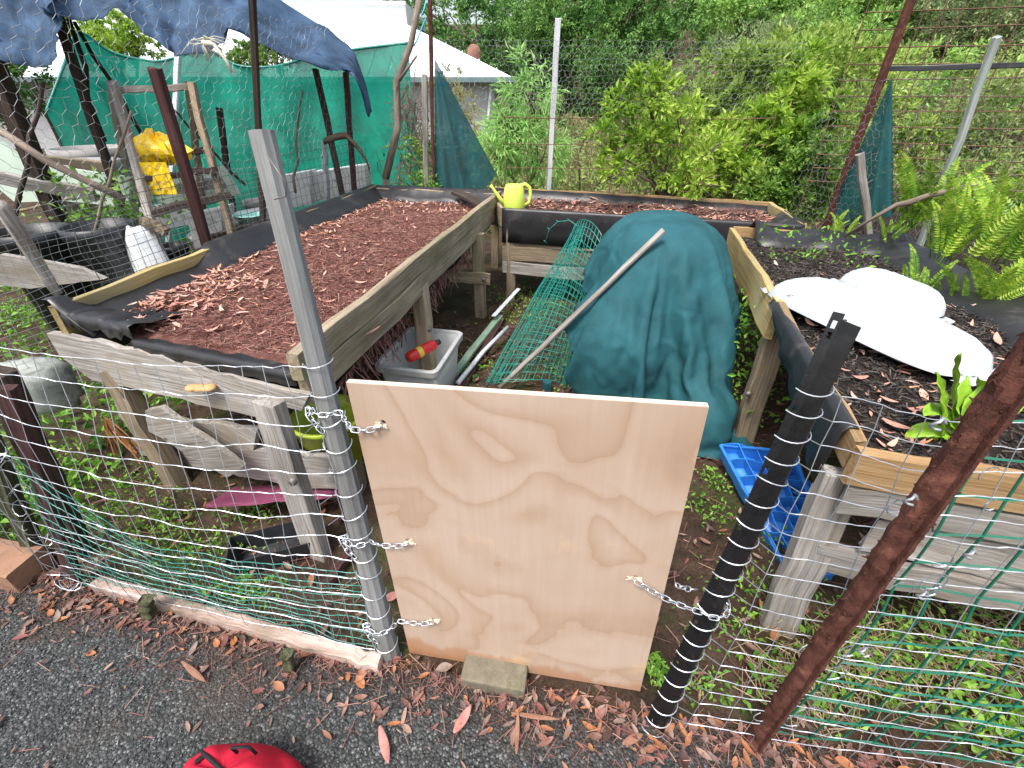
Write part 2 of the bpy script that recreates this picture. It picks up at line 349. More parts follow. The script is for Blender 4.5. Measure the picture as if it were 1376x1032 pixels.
rows = [[(x, y, hgt(x, y) + (mn.noise(V((x*5, y*5, 0)))*.008 if abs(x) < 6 and y < 9 else mn.noise(V((x*.7, y*.7, 0)))*.05 if y >= 9 else 0)) for x in xs] for y in ys]
tag(MB().grid(rows).build('ground', M['ground'], smooth=True), kind='structure')

t = NT('gravel_path', .8, .35); v = t.obj()
vo = t.n('TexVoronoi', {'Vector': v, 'Scale': 130.0}); vo2 = t.n('TexVoronoi', {'Vector': v, 'Scale': 70.0})
gc = t.ramp(t.n('SeparateColor', {'Color': vo.outputs['Color']}).outputs[0], [(0, (.034, .036, .036)), (.5, (.07, .075, .074)), (.85, (.12, .126, .125)), (1, (.26, .265, .26))])
gc = t.mix(.8, gc, t.ramp(vo.outputs['Distance'], [(.1, (1.1, 1.1, 1.1)), (.7, (.3, .3, .3))]), 'MULTIPLY')
big = t.noise(v, 2.6, 6, .65)
sep = t.n('SeparateXYZ', {'Vector': v})
dst = t.math('ADD', t.math('MULTIPLY', sep.outputs['X'], .2), sep.outputs['Y'])          # distance from the fence line
dd = t.math('ADD', dst, t.math('MULTIPLY_ADD', big, .5, -.25))
soil = t.ramp(t.noise(v, 60, 8, .7), [(.3, (.018, .013, .010)), (.55, (.05, .034, .026)), (.75, (.12, .075, .055))])
gc = t.mix(t.ramp(dd, [(.50, (0, 0, 0)), (.68, (1, 1, 1))]), gc, soil)
gc = t.mix(t.ramp(big, [(.52, (0, 0, 0)), (.7, (.65, .65, .65))]), gc, (.07, .055, .044)); t.col(gc)
t.bump(t.math('ADD', t.math('MULTIPLY', vo.outputs['Distance'], -1.0), t.noise(v, 60, 5)), 1, .008)
M['path'] = t.m
xs = list(np.arange(-6, 6.01, .05)); rows = []
for k in range(61):
    rows.append([(x, (fence_y(x) + .03*mn.noise(V((x*4, 1, 0)))) * (1 - k/60) + (-4) * (k/60), .016 + .006*mn.noise(V((x*6, k*.5, 3)))) for x in xs])
rows = [[(p[0], p[1], p[2]) for p in r] for r in rows]
o = tag(MB().grid(rows[::-1]).build('path', M['path'], smooth=True), kind='structure')

# loose stones, fallen leaves, bark: nobody could count them
def stones(n, fx, name, mat, smin, smax):
    P = np.array([fx() for _ in range(n)]); s = rng.uniform(smin, smax, n)[:, None, None]
    oc = np.array([(1,0,0),(-1,0,0),(0,1,0),(0,-1,0),(0,0,1),(0,0,-1)], float)
    R = rng.normal(size=(n, 3, 3)); q = np.linalg.qr(R)[0]
    v = (oc[None] * rng.uniform(.55, 1.1, (n, 6, 1))) @ q * s + P[:, None]
    fc = np.array([(0,2,4),(2,1,4),(1,3,4),(3,0,4),(2,0,5),(1,2,5),(3,1,5),(0,3,5)])
    f = (np.arange(n)*6)[:, None, None] + fc[None]
    return raw(name, v.reshape(-1, 3), f.reshape(-1, 3), mat)
def pathpt():
    while 1:
        x = random.uniform(-2.2, 1.9); y = random.uniform(-.1, 1.1)
        e = fence_y(x) - y
        if e > .02 and random.random() < min(1, e*2.6): return (x, y, .018)
tag(stones(16000, pathpt, 'gravel', M['stone'], .0016, .0058), 'loose dark grey gravel chips scattered over the path', 'gravel', kind='stuff')

def curled(P, yaw, L, W, tilt, curl, n=6):
    # one curled leaf or bark strip
    vs = []
    for i in range(n + 1):
        k = i / n; w = W * (math.sin(math.pi * min(1, k*.92+.06)) ** .8) * .5
        cx = L * (k - .5); z = tilt * k * L + curl * L * ((k-.5)**2) * 2
        for s in (-1, 0, 1):
            lx, ly, lz = cx, s * w, z + abs(s) * w * .45
            vs.append((P[0] + lx*math.cos(yaw) - ly*math.sin(yaw), P[1] + lx*math.sin(yaw) + ly*math.cos(yaw), P[2] + lz))
    fs = []
    for i in range(n):
        for j in range(2): fs.append((i*3+j, i*3+j+1, (i+1)*3+j+1, (i+1)*3+j))
    return vs, fs
def litter(name, mat, n, fx, lmin, lmax, ratio=(.16, .42), parent=None, curl=.5, tiltmax=.35):
    V_, F_ = [], []; b = 0
    for _ in range(n):
        p = fx(); L = random.uniform(lmin, lmax) * random.choice((.6, .8, 1, 1)); W = L * random.uniform(*ratio)
        v, f = curled(p, random.uniform(0, 6.3), L, W, random.uniform(-tiltmax, tiltmax), random.uniform(-.1, curl), 4)
        V_ += v; F_ += [tuple(i + b for i in q) for q in f]; b += len(v)
    return raw(name, np.array(V_), np.array(F_), mat, parent, True)
def edgept():
    while 1:
        x = random.uniform(-2.1, 1.8); e = abs(random.gauss(0, .10)) - .02
        if random.random() < .13: e = random.uniform(0, 1.0)
        y = fence_y(x) - e
        if y > -.1: return (x, y, .026)
tag(litter('leaf_litter', M['litter'], 1350, edgept, .008, .055, (.2, .6)), 'brown and orange fallen leaves along the edge of the gravel path', 'leaf litter', kind='stuff')
def gardpt():
    while 1:
        x = random.uniform(-1.9, 2.2); y = random.uniform(.45, 3.4)
        if y > fence_y(x) + .03: return (x, y, .018)
tag(litter('garden_litter', M['litter'], 1500, gardpt, .02, .075), 'brown fallen leaves scattered on the soil between the raised beds', 'leaf litter', kind='stuff')
def twigs(name, mat, n, fx, l0, l1, r, parent=None, zj=.01, up=.15):
    P = np.array([fx() for _ in range(n)]); d = rng.normal(size=(n, 3)); d[:, 2] *= up; d = nrm(d)
    L = rng.uniform(l0, l1, n)[:, None]; P[:, 2] += rng.uniform(0, zj, n)
    v, f = wires(P - d*L/2, P + d*L/2, r); return raw(name, v, f, mat, parent)
tag(twigs('twig_litter', M['needle'], 1300, edgept, .015, .08, .001), 'thin brown twigs and needles lying along the path edge', 'twigs', kind='stuff')
tag(twigs('soil_fibre', M['needle'], 2600, gardpt, .02, .10, .0013), 'thin brown twigs and needles lying on the garden soil', 'twigs', kind='stuff')

# ---------- plants ----------
def clumps(blobs, n, cl, L, W, out=.8, droop=0.0, shell=.55):
    Ps, Ds, Ns = [], [], []
    vol = np.array([b[3]*b[4] + b[3]*b[5] for b in blobs]); ns = (n * vol / vol.sum()).astype(int)
    for b, m in zip(blobs, ns):
        c = np.array(b[:3]); r = np.array(b[3:6]); k = max(4, m // cl)
        d = nrm(rng.normal(size=(k, 3))); rad = shell + (1-shell) * rng.random((k, 1)) ** .6
        rad *= 1 + .22 * np.array([mn.noise(V(x) * 2.2 + V(c)) for x in d.tolist()])[:, None]
        cc = c + d * rad * r; cs = (.13 + .14*rng.random(k)) * r.mean()
        idx = rng.integers(0, k, m)
        off = rng.normal(size=(m, 3)) * .55
        Ps.append(cc[idx] + off * cs[idx][:, None]); Ds.append(d[idx]*out + off*.7 + rng.normal(size=(m, 3))*.45 + np.array([0, 0, .25 - droop])); Ns.append(d[idx]*.7 + off*.9 + rng.normal(size=(m, 3))*.35 + np.array([0, 0, .7]))
    P = np.concatenate(Ps); D = np.concatenate(Ds); n = len(P)
    ll = rng.uniform(.65, 1.2, n) * L
    return leaf_arr(P, D, ll, ll * W, .25, np.concatenate(Ns))
def lobes(b, k, f=.5):
    c = V(b[:3]); out = [(b[0], b[1], b[2], b[3]*.62, b[4]*.62, b[5]*.62)]
    for i in range(k):
        d = V((random.gauss(0, 1), random.gauss(0, 1) - .5, random.gauss(0, 1) + .25)).normalized(); r = random.uniform(.75, 1.15)*f
        out.append((c.x + d.x*b[3]*.72, c.y + d.y*b[4]*.72, c.z + d.z*b[5]*.72, b[3]*r, b[4]*r, b[5]*r))
    return out
def blob(px, py, y, w, h, dp=None):
    c = at(px, py, y=y); t = y / ray(px, py).y / F
    return (c.x, c.y, c.z, w*t/2, (dp or w*t/2), h*t/2)
def shrub(name, label, cat, base, blobs, n, mat, L, W=.4, cl=22, group=None, trunkmat='trunk', r=.03, droop=0, out=.8, shell=.55, limbs=True):
    e = empty(name, base, label, cat, group)
    v, f = clumps(blobs, n, cl, L, W, out, droop, shell); raw('crown', v, f, M[mat], e)
    if limbs:
        mb = MB(); b0 = V(base)
        for b in (blobs if len(blobs) < 9 else blobs[::10]):
            tip = V(b[:3]) + V((0, 0, b[5]*.4)); mid = b0.lerp(tip, .5) + V((random.gauss(0, .08), random.gauss(0, .08), .1*(tip-b0).length))
            pts = [b0 + V((random.gauss(0, r), random.gauss(0, r), -.05))] + [b0.lerp(mid, .6) + V((random.gauss(0, r), random.gauss(0, r), 0)), mid, mid.lerp(tip, .6) + V((random.gauss(0, r*2), random.gauss(0, r*2), 0)), tip]
            mb.tube(pts, [r, r*.85, r*.65, r*.45, r*.2], 6)
            for _ in range(5):
                q = V(b[:3]) + V((random.uniform(-1, 1)*b[3]*.8, random.uniform(-1, 1)*b[4]*.8, random.uniform(-.3, .9)*b[5])); s = mid.lerp(tip, random.uniform(0, .6))
                mb.tube([s, s.lerp(q, .5) + V((random.gauss(0, r), random.gauss(0, r), r)), q], [r*.45, r*.3, r*.12], 5)
        mb.build('trunk', M[trunkmat], e, True)
    return e
def gnd(px, py, y):
    p = at(px, py, y=y); return V((p.x, p.y, hgt(p.x, p.y)))

# far trees on the hillside
far = [
 ('tall broad evergreen tree behind the tip of the white roof', [(640, 30, 30, 130, 130), (600, 80, 30, 90, 90), (690, 90, 29, 100, 110)], 'l_far', 9000, .26),
 ('dense rounded dark tree directly behind the bleached stake', [(760, 10, 27, 130, 110), (790, 70, 26, 110, 100), (720, 80, 27, 90, 120)], 'l_far', 9000, .24),
 ('bushy mid green tree right of the bleached stake top', [(840, 20, 24, 120, 100), (815, 95, 22, 70, 90), (870, 75, 23, 80, 90)], 'l_far', 9000, .21),
 ('dark shadowy tree behind the middle of the chicken wire', [(930, 40, 27, 150, 130), (960, 100, 26, 100, 100), (890, 115, 28, 100, 90)], 'l_far', 8000, .24),
 ('leafy olive tree at the top of the view above the tall bright weeds', [(1010, 10, 20, 140, 100), (1060, 50, 18, 110, 80)], 'l_farlt', 8000, .17),
 ('light green hillside tree left of the leaning rusty post', [(1130, 5, 18, 130, 90), (1180, 40, 17, 100, 80)], 'l_farlt', 8000, .16),
 ('pale tree on the slope behind the rusty mesh panel', [(1270, 20, 16, 170, 110), (1340, 60, 15, 120, 100)], 'l_grey', 8000, .14),
 ('small tree seen in the gap between the canopy and the green net', [(150, 60, 14, 90, 60), (180, 50, 14, 60, 50), (115, 40, 14, 60, 50)], 'l_bright', 3500, .13),
 ('tree whose top shows above the green net beside the dark pole', [(370, 75, 14, 70, 40), (330, 85, 14, 50, 40)], 'l_mid', 2500, .12),
 ('dark bush behind the canopy at the far left of the view', [(30, 110, 9, 120, 110), (-30, 130, 8, 120, 120)], 'l_dark', 4000, .09),
 ('tall thin tree at the back between the two largest dark crowns', [(705, 20, 36, 90, 150), (560, 20, 38, 110, 120)], 'l_far', 5000, .30),
 ('broad dark tree on the upper slope closing the view at the back', [(980, -20, 40, 220, 160), (860, -20, 42, 200, 150)], 'l_far', 6000, .34),
 ('tall spreading tree beyond the upper right corner of the view', [(1200, -30, 32, 260, 150), (1330, -20, 30, 220, 160)], 'l_farlt', 7000, .26),
]
for lab, bl, m, n, L in far:
    bs = [blob(*b) for b in bl]; b0 = bs[0]
    base = V((b0[0], b0[1], hgt(b0[0], b0[1])))
    if m.startswith('l_far'): bs.append((b0[0], b0[1]+.4, (base.z + b0[2])*.5, b0[3]*.9, b0[3]*.7, max(.6, (b0[2]-base.z)*.55)))
    bs = [q for b in bs for q in lobes(b, 9, .38)]
    shrub('tree', lab, 'tree', base, bs, int(n*1.9), m, L*.8, .5, 30, 'trees on the slope behind the garden', 'palebark' if n == 9000 else 'trunk', .02 + L*.35, shell=.72)
# undergrowth covering the slope
def slope(n, x0, x1, y0, y1):
    x = rng.uniform(x0, x1, n); y = rng.uniform(y0, y1, n)
    k = np.array([mn.noise(V((a*.8, b*.8, 0))) for a, b in zip(x, y)])
    z = np.array([hgt(a, b) for a, b in zip(x, y)]) + rng.random(n)**1.3 * (.45 + .7*np.maximum(k, -.3))
    return np.stack([x, y, z], 1)
P = slope(24000, -.8, 14, 6.2, 14); D = rng.normal(size=P.shape) + np.array([0, 0, .4]); v, f = leaf_arr(P, D, rng.uniform(.05, .13, len(P)), rng.uniform(.03, .06, len(P)))
tag(raw('undergrowth', v, f, M['l_olive']), 'scrubby olive and brown undergrowth covering the slope behind the back bed', 'undergrowth', kind='stuff')
P = slope(9000, -7, 22, 16, 30); D = rng.normal(size=P.shape) + np.array([0, 0, .4]); P[:, 2] += rng.random(len(P))*.4; v, f = leaf_arr(P, D, rng.uniform(.14, .3, len(P)), rng.uniform(.06, .12, len(P)))
tag(raw('distant_undergrowth', v, f, M['l_far']), 'dark distant undergrowth between the far tree trunks', 'undergrowth', kind='stuff')

near = [
 ('feathery_shrub', 'tall feathery pale green shrub left of the bleached stake', (705, 255, 6.6), [(715, 125, 6.6, 75, 90), (690, 185, 6.5, 100, 70), (660, 215, 6.3, 60, 60), (735, 205, 6.4, 70, 70)], 2600, 'l_feather', .13, .16, .55),
 ('heath_shrub', 'brownish grey-green heath bush under the house eave', (610, 240, 8.5), [(610, 160, 8.5, 80, 100), (640, 205, 8, 90, 70)], 3500, 'l_heath', .06, .35, 0),
 ('heath_shrub', 'dry brown and olive bush behind the rusty mesh left of the small tree', (780, 240, 7.6), [(770, 195, 7.6, 110, 90), (830, 215, 7.4, 90, 70), (700, 225, 7.5, 70, 50)], 5000, 'l_heath', .055, .35, 0),
 ('round_bush', 'rounded olive green bush right behind the top of the small bed tree', (930, 170, 9), [(900, 120, 9, 110, 80), (960, 150, 8.6, 110, 90)], 4500, 'l_olive', .085, .4, 0),
 ('weed_shrub', 'tallest bright yellow green leafy weeds in the middle of the hedge', (1000, 240, 6.2), [(990, 90, 6.3, 80, 70), (960, 130, 6.2, 90, 90), (1040, 130, 6.0, 110, 100), (1000, 180, 6, 130, 80)], 5500, 'l_lime', .10, .34, 0),
 ('weed_shrub', 'arching lime green weeds leaning out in front of the dark creeper', (1060, 240, 5.4), [(1070, 110, 5.6, 70, 70), (1100, 165, 5.4, 70, 80), (1050, 185, 5.2, 70, 60), (1020, 150, 5.5, 90, 80)], 4600, 'l_bright', .095, .34, 0),
 ('creeper_bush', 'dense dark green creeper mound left of the rusty corner post', (1060, 300, 4.9), [(1065, 215, 5.0, 110, 110), (1085, 262, 4.8, 90, 100), (1030, 250, 4.9, 80, 70)], 11000, 'l_mid', .055, .5, 0),
 ('weed_shrub', 'broad bright bush filling the gap between the small bed tree and the tall weeds', (930, 240, 6.8), [(920, 170, 6.8, 130, 100), (870, 200, 6.6, 90, 80), (960, 210, 6.4, 120, 80)], 6000, 'l_mid', .075, .36, 0),
 ('weed_shrub', 'big yellow green bush rising behind the dark creeper towards the leaning rusty post', (1090, 200, 7.0), [(1090, 110, 7.2, 130, 110), (1120, 170, 6.8, 110, 110), (1050, 90, 7.5, 110, 80)], 7000, 'l_lime', .085, .38, 0),
 ('leafy_weed', 'low bright leafy plants between the small tree and the creeper mound', (970, 270, 5.3), [(960, 215, 5.3, 90, 60), (985, 245, 5.1, 70, 50), (930, 245, 5.2, 70, 50)], 2600, 'l_bright', .085, .34, 0),
 ('slope_shrub', 'greyish green scrub behind the rusty post and teal net triangle', (1180, 220, 7.5), [(1170, 130, 7.8, 120, 110), (1130, 90, 8.5, 110, 90), (1200, 200, 6.5, 120, 90)], 6500, 'l_lime', .085, .40, 0),
 ('slope_shrub', 'tangled grey green bush behind the pale leaning post', (1320, 240, 6), [(1290, 170, 6.4, 150, 110), (1360, 220, 5.5, 130, 120), (1250, 240, 5.4, 100, 70)], 6500, 'l_olive', .075, .42, 0),
 ('slope_shrub', 'fresh green bush low down at the right end of the wire fence', (1370, 300, 4.6), [(1370, 290, 4.6, 110, 100), (1310, 290, 4.8, 90, 70)], 3500, 'l_bright', .07, .42, 0),
 ('slope_shrub', 'bright scrub high on the slope behind the black steel bar', (1150, 60, 11), [(1130, 50, 11.5, 140, 70), (1230, 90, 10, 160, 80), (1350, 110, 9, 150, 100)], 6500, 'l_farlt', .10, .38, 0),
 ('heath_shrub', 'grey dry bush above the tall weeds on the slope', (1060, 80, 12), [(1060, 65, 12, 110, 60), (1000, 60, 13, 90, 50)], 3000, 'l_grey', .10, .3, 0),
]
for nm, lab, b, bl, n, m, L, W, dr in near:
    p = gnd(b[0], b[1], b[2])
    shrub(nm, lab, 'shrub', p, [w for q in bl for w in lobes(blob(*q), 5, .5)] if n > 3400 else [blob(*q) for q in bl], n, m, L, W, 34, None, 'trunk', .018, dr, shell=.45)

# bare tangle of stems behind the teal net at the left-back corner
e = empty('vine_tangle', at(555, 270, y=5.2) * V((1, 1, 0)) if False else V((-.95, 5.2, 0)), 'tangle of dry grey vine stems with few leaves beside the rusty tall pole', 'vine')
mb = MB(); A, B = [], []
for i in range(330):
    x = random.gauss(-.98, .17); z = random.uniform(.5, 1.55); y = 5.25 + random.gauss(0, .1)
    if abs(x + .98) > .34 * (1.75 - z): x = -.98 + random.uniform(-.2, .2) * (1.75 - z)
    p = V((x, y, z)); q = p + V((random.gauss(0, .09), random.gauss(0, .05), random.gauss(.05, .14)))
    mid = p.lerp(q, .5) + V((random.gauss(0, .02), 0, random.gauss(0, .02))); A += [p[:], mid[:]]; B += [mid[:], q[:]]
v, f = wires(A, B, .004); raw('stem', v, f, M['twig'], e)['kind'] = 'stuff'
P = np.array([(random.gauss(-.9, .12), 5.15 + random.gauss(0, .08), random.uniform(.8, 1.25)) for _ in range(300)]); v, f = leaf_arr(P, rng.normal(size=P.shape), .05, .03); raw('leaf', v, f, M['l_mid'], e)['kind'] = 'stuff'

# ---------- house ----------
e = empty('house', (-8, 22, 0), 'white roofed house behind the garden with grey wall and slate gutter', 'house')
mb = MB(); a, b = V((-30, 18, 2.1)), V((.3, 18, 2.1)); c_, d_ = V((.3, 26, 2.1)), V((-30, 26, 2.1)); r0, r1 = V((-26, 22, 4.0)), V((-4.0, 22, 4.0))
def roofpane(mb, q, n=10):
    rows = [[q[0].lerp(q[1], j/n).lerp(q[3].lerp(q[2], j/n), i/n) for j in range(n+1)] for i in range(n+1)]; mb.grid(rows)
roofpane(mb, (a, b, r1, r0)); roofpane(mb, (b, c_, r1, r1)); roofpane(mb, (c_, d_, r0, r1)); roofpane(mb, (d_, a, r0, r0))
for i in range(50):
    k = i/49; p = a.lerp(b, k); 
    if p.x < -26: continue
    top = V((p.x, 22, 4.0)) if p.x < r1.x else b.lerp(r1, (b.x - p.x)/(b.x - r1.x))
    mb.beam(p + V((0, -.02, .03)), top + V((0, -.02, .03)), .03, .03, seg=1, jit=0)
mb.build('roof', M['roof'], e)
MB().beam(a + V((0, -.08, -.04)), b + V((.05, -.08, -.04)), .12, .16, seg=1, jit=0).build('gutter', M['gutter'], e)
MB().box((-14.2, 22, 1.0), (27.6, 7.2, 2.1)).build('wall', M['wall'], e)
MB().tube([at(660, 112, y=18.1) + V((0, .2, .0)), V((-.75, 18.3, 0))], .05, 8).build('downpipe', M['white'], e, True)
vt = empty('dummy', (0, 0, 0), None, None); bpy.data.objects.remove(vt)
c = at(637, 72, y=20.0); MB().lathe(c, [(0, .28), (.12, .26), (.22, .15), (.25, 0), (.2, -.14), (.12, -.2), (.12, -.5)], 16).build('roof_vent', M['ventrust'], e, True)
e2 = empty('building', (-18, 29, 0), 'taller plain white building with flat top edge behind the white roof', 'building')
MB().box((-17.3, 29.5, 2.6), (25.4, 6, 5.2)).build('wall', M['roof'], e2)
MB().box((-17.3, 26.4, 5.15), (25.5, .2, .12)).build('gutter', M['white'], e2)

# ---------- left raised bed ----------
A0, B0, C0, D0 = V((-1.88, 1.72, 0)), V((-.715, 1.33, 0)), V((-.085, 4.30, 0)), V((-1.25, 4.58, 0))
Z = lambda p, z: V((p.x, p.y, z))
ld = (C0 - B0).normalized(); fd = (B0 - A0).normalized(); fn = V((fd.y, -fd.x, 0))
e = empty('raised_bed', (-.98, 2.95, 0), 'left raised bed of silver grey timber filled with red brown mulch', 'raised bed')
MB().beam(Z(B0, .825) - ld*.02, Z(C0, .825) + ld*.06, .045, .10, jit=.004, seg=12).build('side_plank', M['rimwood'], e)
MB().beam(Z(B0, .715) - ld*.0, Z(C0, .715) + ld*.03, .04, .11, jit=.004, seg=12).build('side_plank', M['rimwood'], e)
MB().beam(Z(A0, .80), Z(D0, .82), .035, .14, jit=.004, seg=12).build('side_plank', M['yellow'], e)
MB().beam(Z(A0, .66), Z(D0, .66), .035, .13, jit=.003, seg=8).build('side_plank', M['silver'], e)
MB().beam(Z(D0, .80), Z(C0, .80), .035, .14, jit=.004, seg=8).build('end_plank', M['rimwood'], e)
MB().beam(Z(D0, .66), Z(C0, .66), .035, .13, jit=.004, seg=8).build('end_plank', M['silver'], e)
FP = A0 + fn*.02
def fp(px, py, k=0): return on(px, py, FP + fn*k, fn)
def slab(pts, th, nrm_, mat, name, parent, seg=9, ragged=.006):
    # a broken board: outline in its own plane, given thickness; long edges split and roughened
    out = []
    for i, p in enumerate(pts):
        q = pts[(i+1) % len(pts)]; n = max(1, int((q-p).length / .06))
        for k in range(n): out.append(p.lerp(q, k/n) + V((0, 0, random.gauss(0, ragged if k else 0))))
    n = len(out); nn = V(nrm_).normalized()
    ax = (pts[1] - pts[0]).normalized(); ay = nn.cross(ax); off = random.uniform(0, 40); o0 = pts[0]
    vs = [p for p in out] + [p - nn*th for p in out]
    cs = [((p-o0).dot(ax) + off, (p-o0).dot(ay), 0) for p in out] + [((p-o0).dot(ax) + off, (p-o0).dot(ay), th) for p in out]
    fs = [tuple(range(n)), tuple(range(2*n-1, n-1, -1))] + [((i+1) % n, i, n+i, n+(i+1) % n) for i in range(n)]
    return MB().add(vs, fs, cs).build(name, mat, parent)
slab([fp(62, 448), fp(100, 455), fp(215, 478), fp(300, 522), fp(372, 532), fp(350, 562), fp(230, 533), fp(125, 512), fp(80, 478)], .03, fn, M['silver'], 'front_plank', e)
slab([fp(245, 487, .004), fp(330, 512, .004), fp(415, 531, .004), fp(405, 552, .004), fp(372, 545, .004), fp(300, 520, .004)], .02, fn, M['silver'], 'front_plank', e)
slab([fp(150, 530, -.05), fp(200, 560, -.05), fp(345, 578, -.05), fp(340, 605, -.05), fp(200, 600, -.05), fp(160, 560, -.05)], .03, fn, M['silver'], 'front_plank', e)
slab([fp(175, 590, -.05), fp(460, 618, -.05), fp(465, 660, -.05), fp(375, 650, -.05), fp(190, 612, -.05)], .03, fn, M['silver'], 'front_plank', e)
slab([fp(195, 552, .05), fp(215, 548, .05), fp(325, 628, .06), fp(305, 642, .06), fp(200, 580, .05)], .025, fn, M['silver'], 'broken_plank', e)
def leg(px0, px1, w, d, mat, up, z1, parent, bolt=None):
    b = at(px0, px1, z=0); o = MB().beam(Z(b, -.05), Z(b, z1), w, d, up=up, jit=.003, bev=.08).build('leg', mat, parent)
    return b
b1 = V((-1.60, 1.57, 0)); MB().beam(Z(b1, -.05), V((-1.77, 1.72, .72)), .095, .075, up=fn, jit=.003, bev=.08).build('leg', M['brownwood'], e)
b2 = at(428, 745, z=0); MB().beam(Z(b2, -.05), Z(b2, .74) + V((-.02, .05, 0)), .10, .055, up=fn, jit=.003, bev=.08).build('leg', M['silver'], e)
def bolt(p, n, parent): MB().lathe((0, 0, 0), [(0, .008), (.012, .006), (.017, 0), (.017, -.01)], 10).build('bolt', M['nail'], parent, True).matrix_local = Matrix.Translation(V(p) - parent.location) @ V(n).to_track_quat('Z', 'Y').to_matrix().to_4x4()
bolt(on(392, 648, b2 + fn*.032, fn), fn, e)
rn = V((ld.y, -ld.x, 0))
for (px, py) in ((578, 520), (646, 425)):
    b = at(px, py, z=0) ; b = b - rn*.0; MB().beam(Z(b, -.05), Z(b, .70), .085, .085, up=rn, jit=.003, bev=.08).build('leg', M['rimwood'], e)
    if px == 578: bolt(Z(b, 0) + rn*.044 - ld*.0 + V((0, -.02, .43)), rn, e)
p = at(650, 375, y=3.5); MB().beam(p + V((-.28, .02, .02)), p + V((.05, 0, 0)), .03, .09, jit=.003).build('brace', M['rimwood'], e); bolt(p + V((.0, -.02, 0)), (0, -1, 0), e)
def inset(u, w):  # u along length 0..1 from the front, w across 0..1 from the left side
    return A0.lerp(D0, u).lerp(B0.lerp(C0, u), w)
def bedsurf(u, w):
    p = inset(u, w); h = .775 + .03*math.sin(math.pi*u)*math.sin(math.pi*w) + .02*mn.noise(V((p.x*4, p.y*4, 0))) + .008*mn.noise(V((p.x*16, p.y*16, 2)))
    h -= .012 * max(0, .12-u)/.12
    return Z(p, h)
MB().grid([[bedsurf(u, .09 + .895*w) for w in np.linspace(0, 1, 60)] for u in np.linspace(.012, .985, 140)]).build('soil', M['mulch'], e, True)
def bedpt(k=0.0, r=None):
    def f():
        u, w = random.uniform(.03, .98), random.uniform(.11, .98)
        if r: u, w = r()
        p = bedsurf(u, w); return (p.x, p.y, p.z + k)
    return f
o = twigs('mulch_fibre', M['needle'], 15000, bedpt(.001), .015, .075, .0013, e, .012, .22); o['kind'] = 'stuff'
def edgeuw():
    q = random.random()
    if q < .3: return random.uniform(.03, .25), min(.97, abs(random.gauss(.14, .16)) + .10)
    if q < .55: return random.uniform(.8, .98), random.uniform(.12, .97)
    if q < .8: return random.uniform(.1, .95), min(.95, .12 + abs(random.gauss(0, .12)))
    return random.uniform(.03, .98), random.uniform(.11, .98)
o = litter('dry_leaf', M['bedlitter'], 900, bedpt(.014, edgeuw), .015, .08, (.16, .36), e, .7, .3); o['kind'] = 'stuff'
# liner: folds over the rim on the left, back and front
def linerside(f0, f1, n, zt0, zb0, over, wr=.012, skip=None):
    rows = []
    for i in range(n+1):
        k = i/n; a, b = f0(k), f1(k)
        zt = zt0; 
        if skip: zt -= skip(k)
        w = wr * mn.noise(V((k*14, 0, a.x))); w2 = wr * 1.5 * mn.noise(V((k*9, 3, a.y)))
        d = (b - a).normalized()
        rows.append([Z(a - d*over, zt - .05 + w), Z(a - d*over*.9, zt + .004), Z(a + d*.02, zt + .006 + w*.3), Z(a.lerp(b, .25), (zt*.72 + zb0*.28) + w*1.3), Z(a.lerp(b, .6), (zt*.35 + zb0*.65) + w2), Z(b, zb0 - .02 + w)])
    return MB().grid(rows)
lp = lambda k: max(0, min(1, min((k-.02)/.03, (.30-k)/.05))) * .075
linerside(lambda k: inset(k, -.012), lambda k: inset(k, .14), 90, .893, .78, .02, skip=lp).build('liner', M['liner'], e, True, solid=.002)
linerside(lambda k: inset(1.008, k), lambda k: inset(.95, k), 40, .885, .79, .02).build('liner', M['liner'], e, True, solid=.002)
linerside(lambda k: inset(-.001, .34 + .64*k), lambda k: inset(.028, .34 + .64*k), 40, .782, .772, .008, .012).build('liner', M['liner'], e, True, solid=.002)
linerside(lambda k: inset(.005, .34*k), lambda k: inset(.12, .34*k), 40, .835, .76, .01, .03).build('liner', M['liner'], e, True, solid=.002)
# underside: dark base with hanging roots
MB().grid([[Z(inset(u, w), .60 + .03*mn.noise(V((u*9, w*5, 1)))) for w in np.linspace(.03, .97, 14)] for u in np.linspace(.04, .97, 30)]).build('base_sheet', M['darksoil'], e, True)
P = []; Q = []
for _ in range(1500):
    p = Z(inset(random.uniform(.1, .75), random.uniform(.72, .97)), .66 - random.random()**2*.2); P.append(p[:]); Q.append((p + V((random.gauss(0, .03), random.gauss(0, .03), -random.uniform(.01, .12))))[:])
v, f = wires(P, Q, .003); o = raw('hanging_root', v, f, M['needle'], e); o['kind'] = 'stuff'

# ---------- back raised bed ----------
A1, B1, C1, D1 = V((-.03, 3.95, 0)), V((2.18, 3.37, 0)), V((2.32, 4.16, 0)), V((-.2, 4.95, 0))
e = empty('raised_bed', (.9, 4.2, 0), 'back raised bed with black plastic front and a small tree growing in it', 'raised bed')
bn = V(((B1-A1).y, -(B1-A1).x, 0)).normalized()
for z, h, m in ((.73, .14, 'brownwood'), (.575, .13, 'brownwood'), (.44, .12, 'brownwood'), (.31, .11, 'silver')):
    MB().beam(Z(A1, z), Z(B1, z), .03, h, jit=.004, seg=8).build('front_plank', M[m], e)
MB().beam(Z(D1, .745), Z(C1, .745), .035, .15, jit=.003, seg=8).build('back_plank', M['orange'], e)
MB().beam(Z(C1, .745), Z(B1, .745), .035, .15, jit=.003, seg=5).build('end_plank', M['yellow'], e)
MB().beam(Z(D1, .74), Z(A1, .74), .035, .15, jit=.003, seg=5).build('end_plank', M['brownwood'], e)
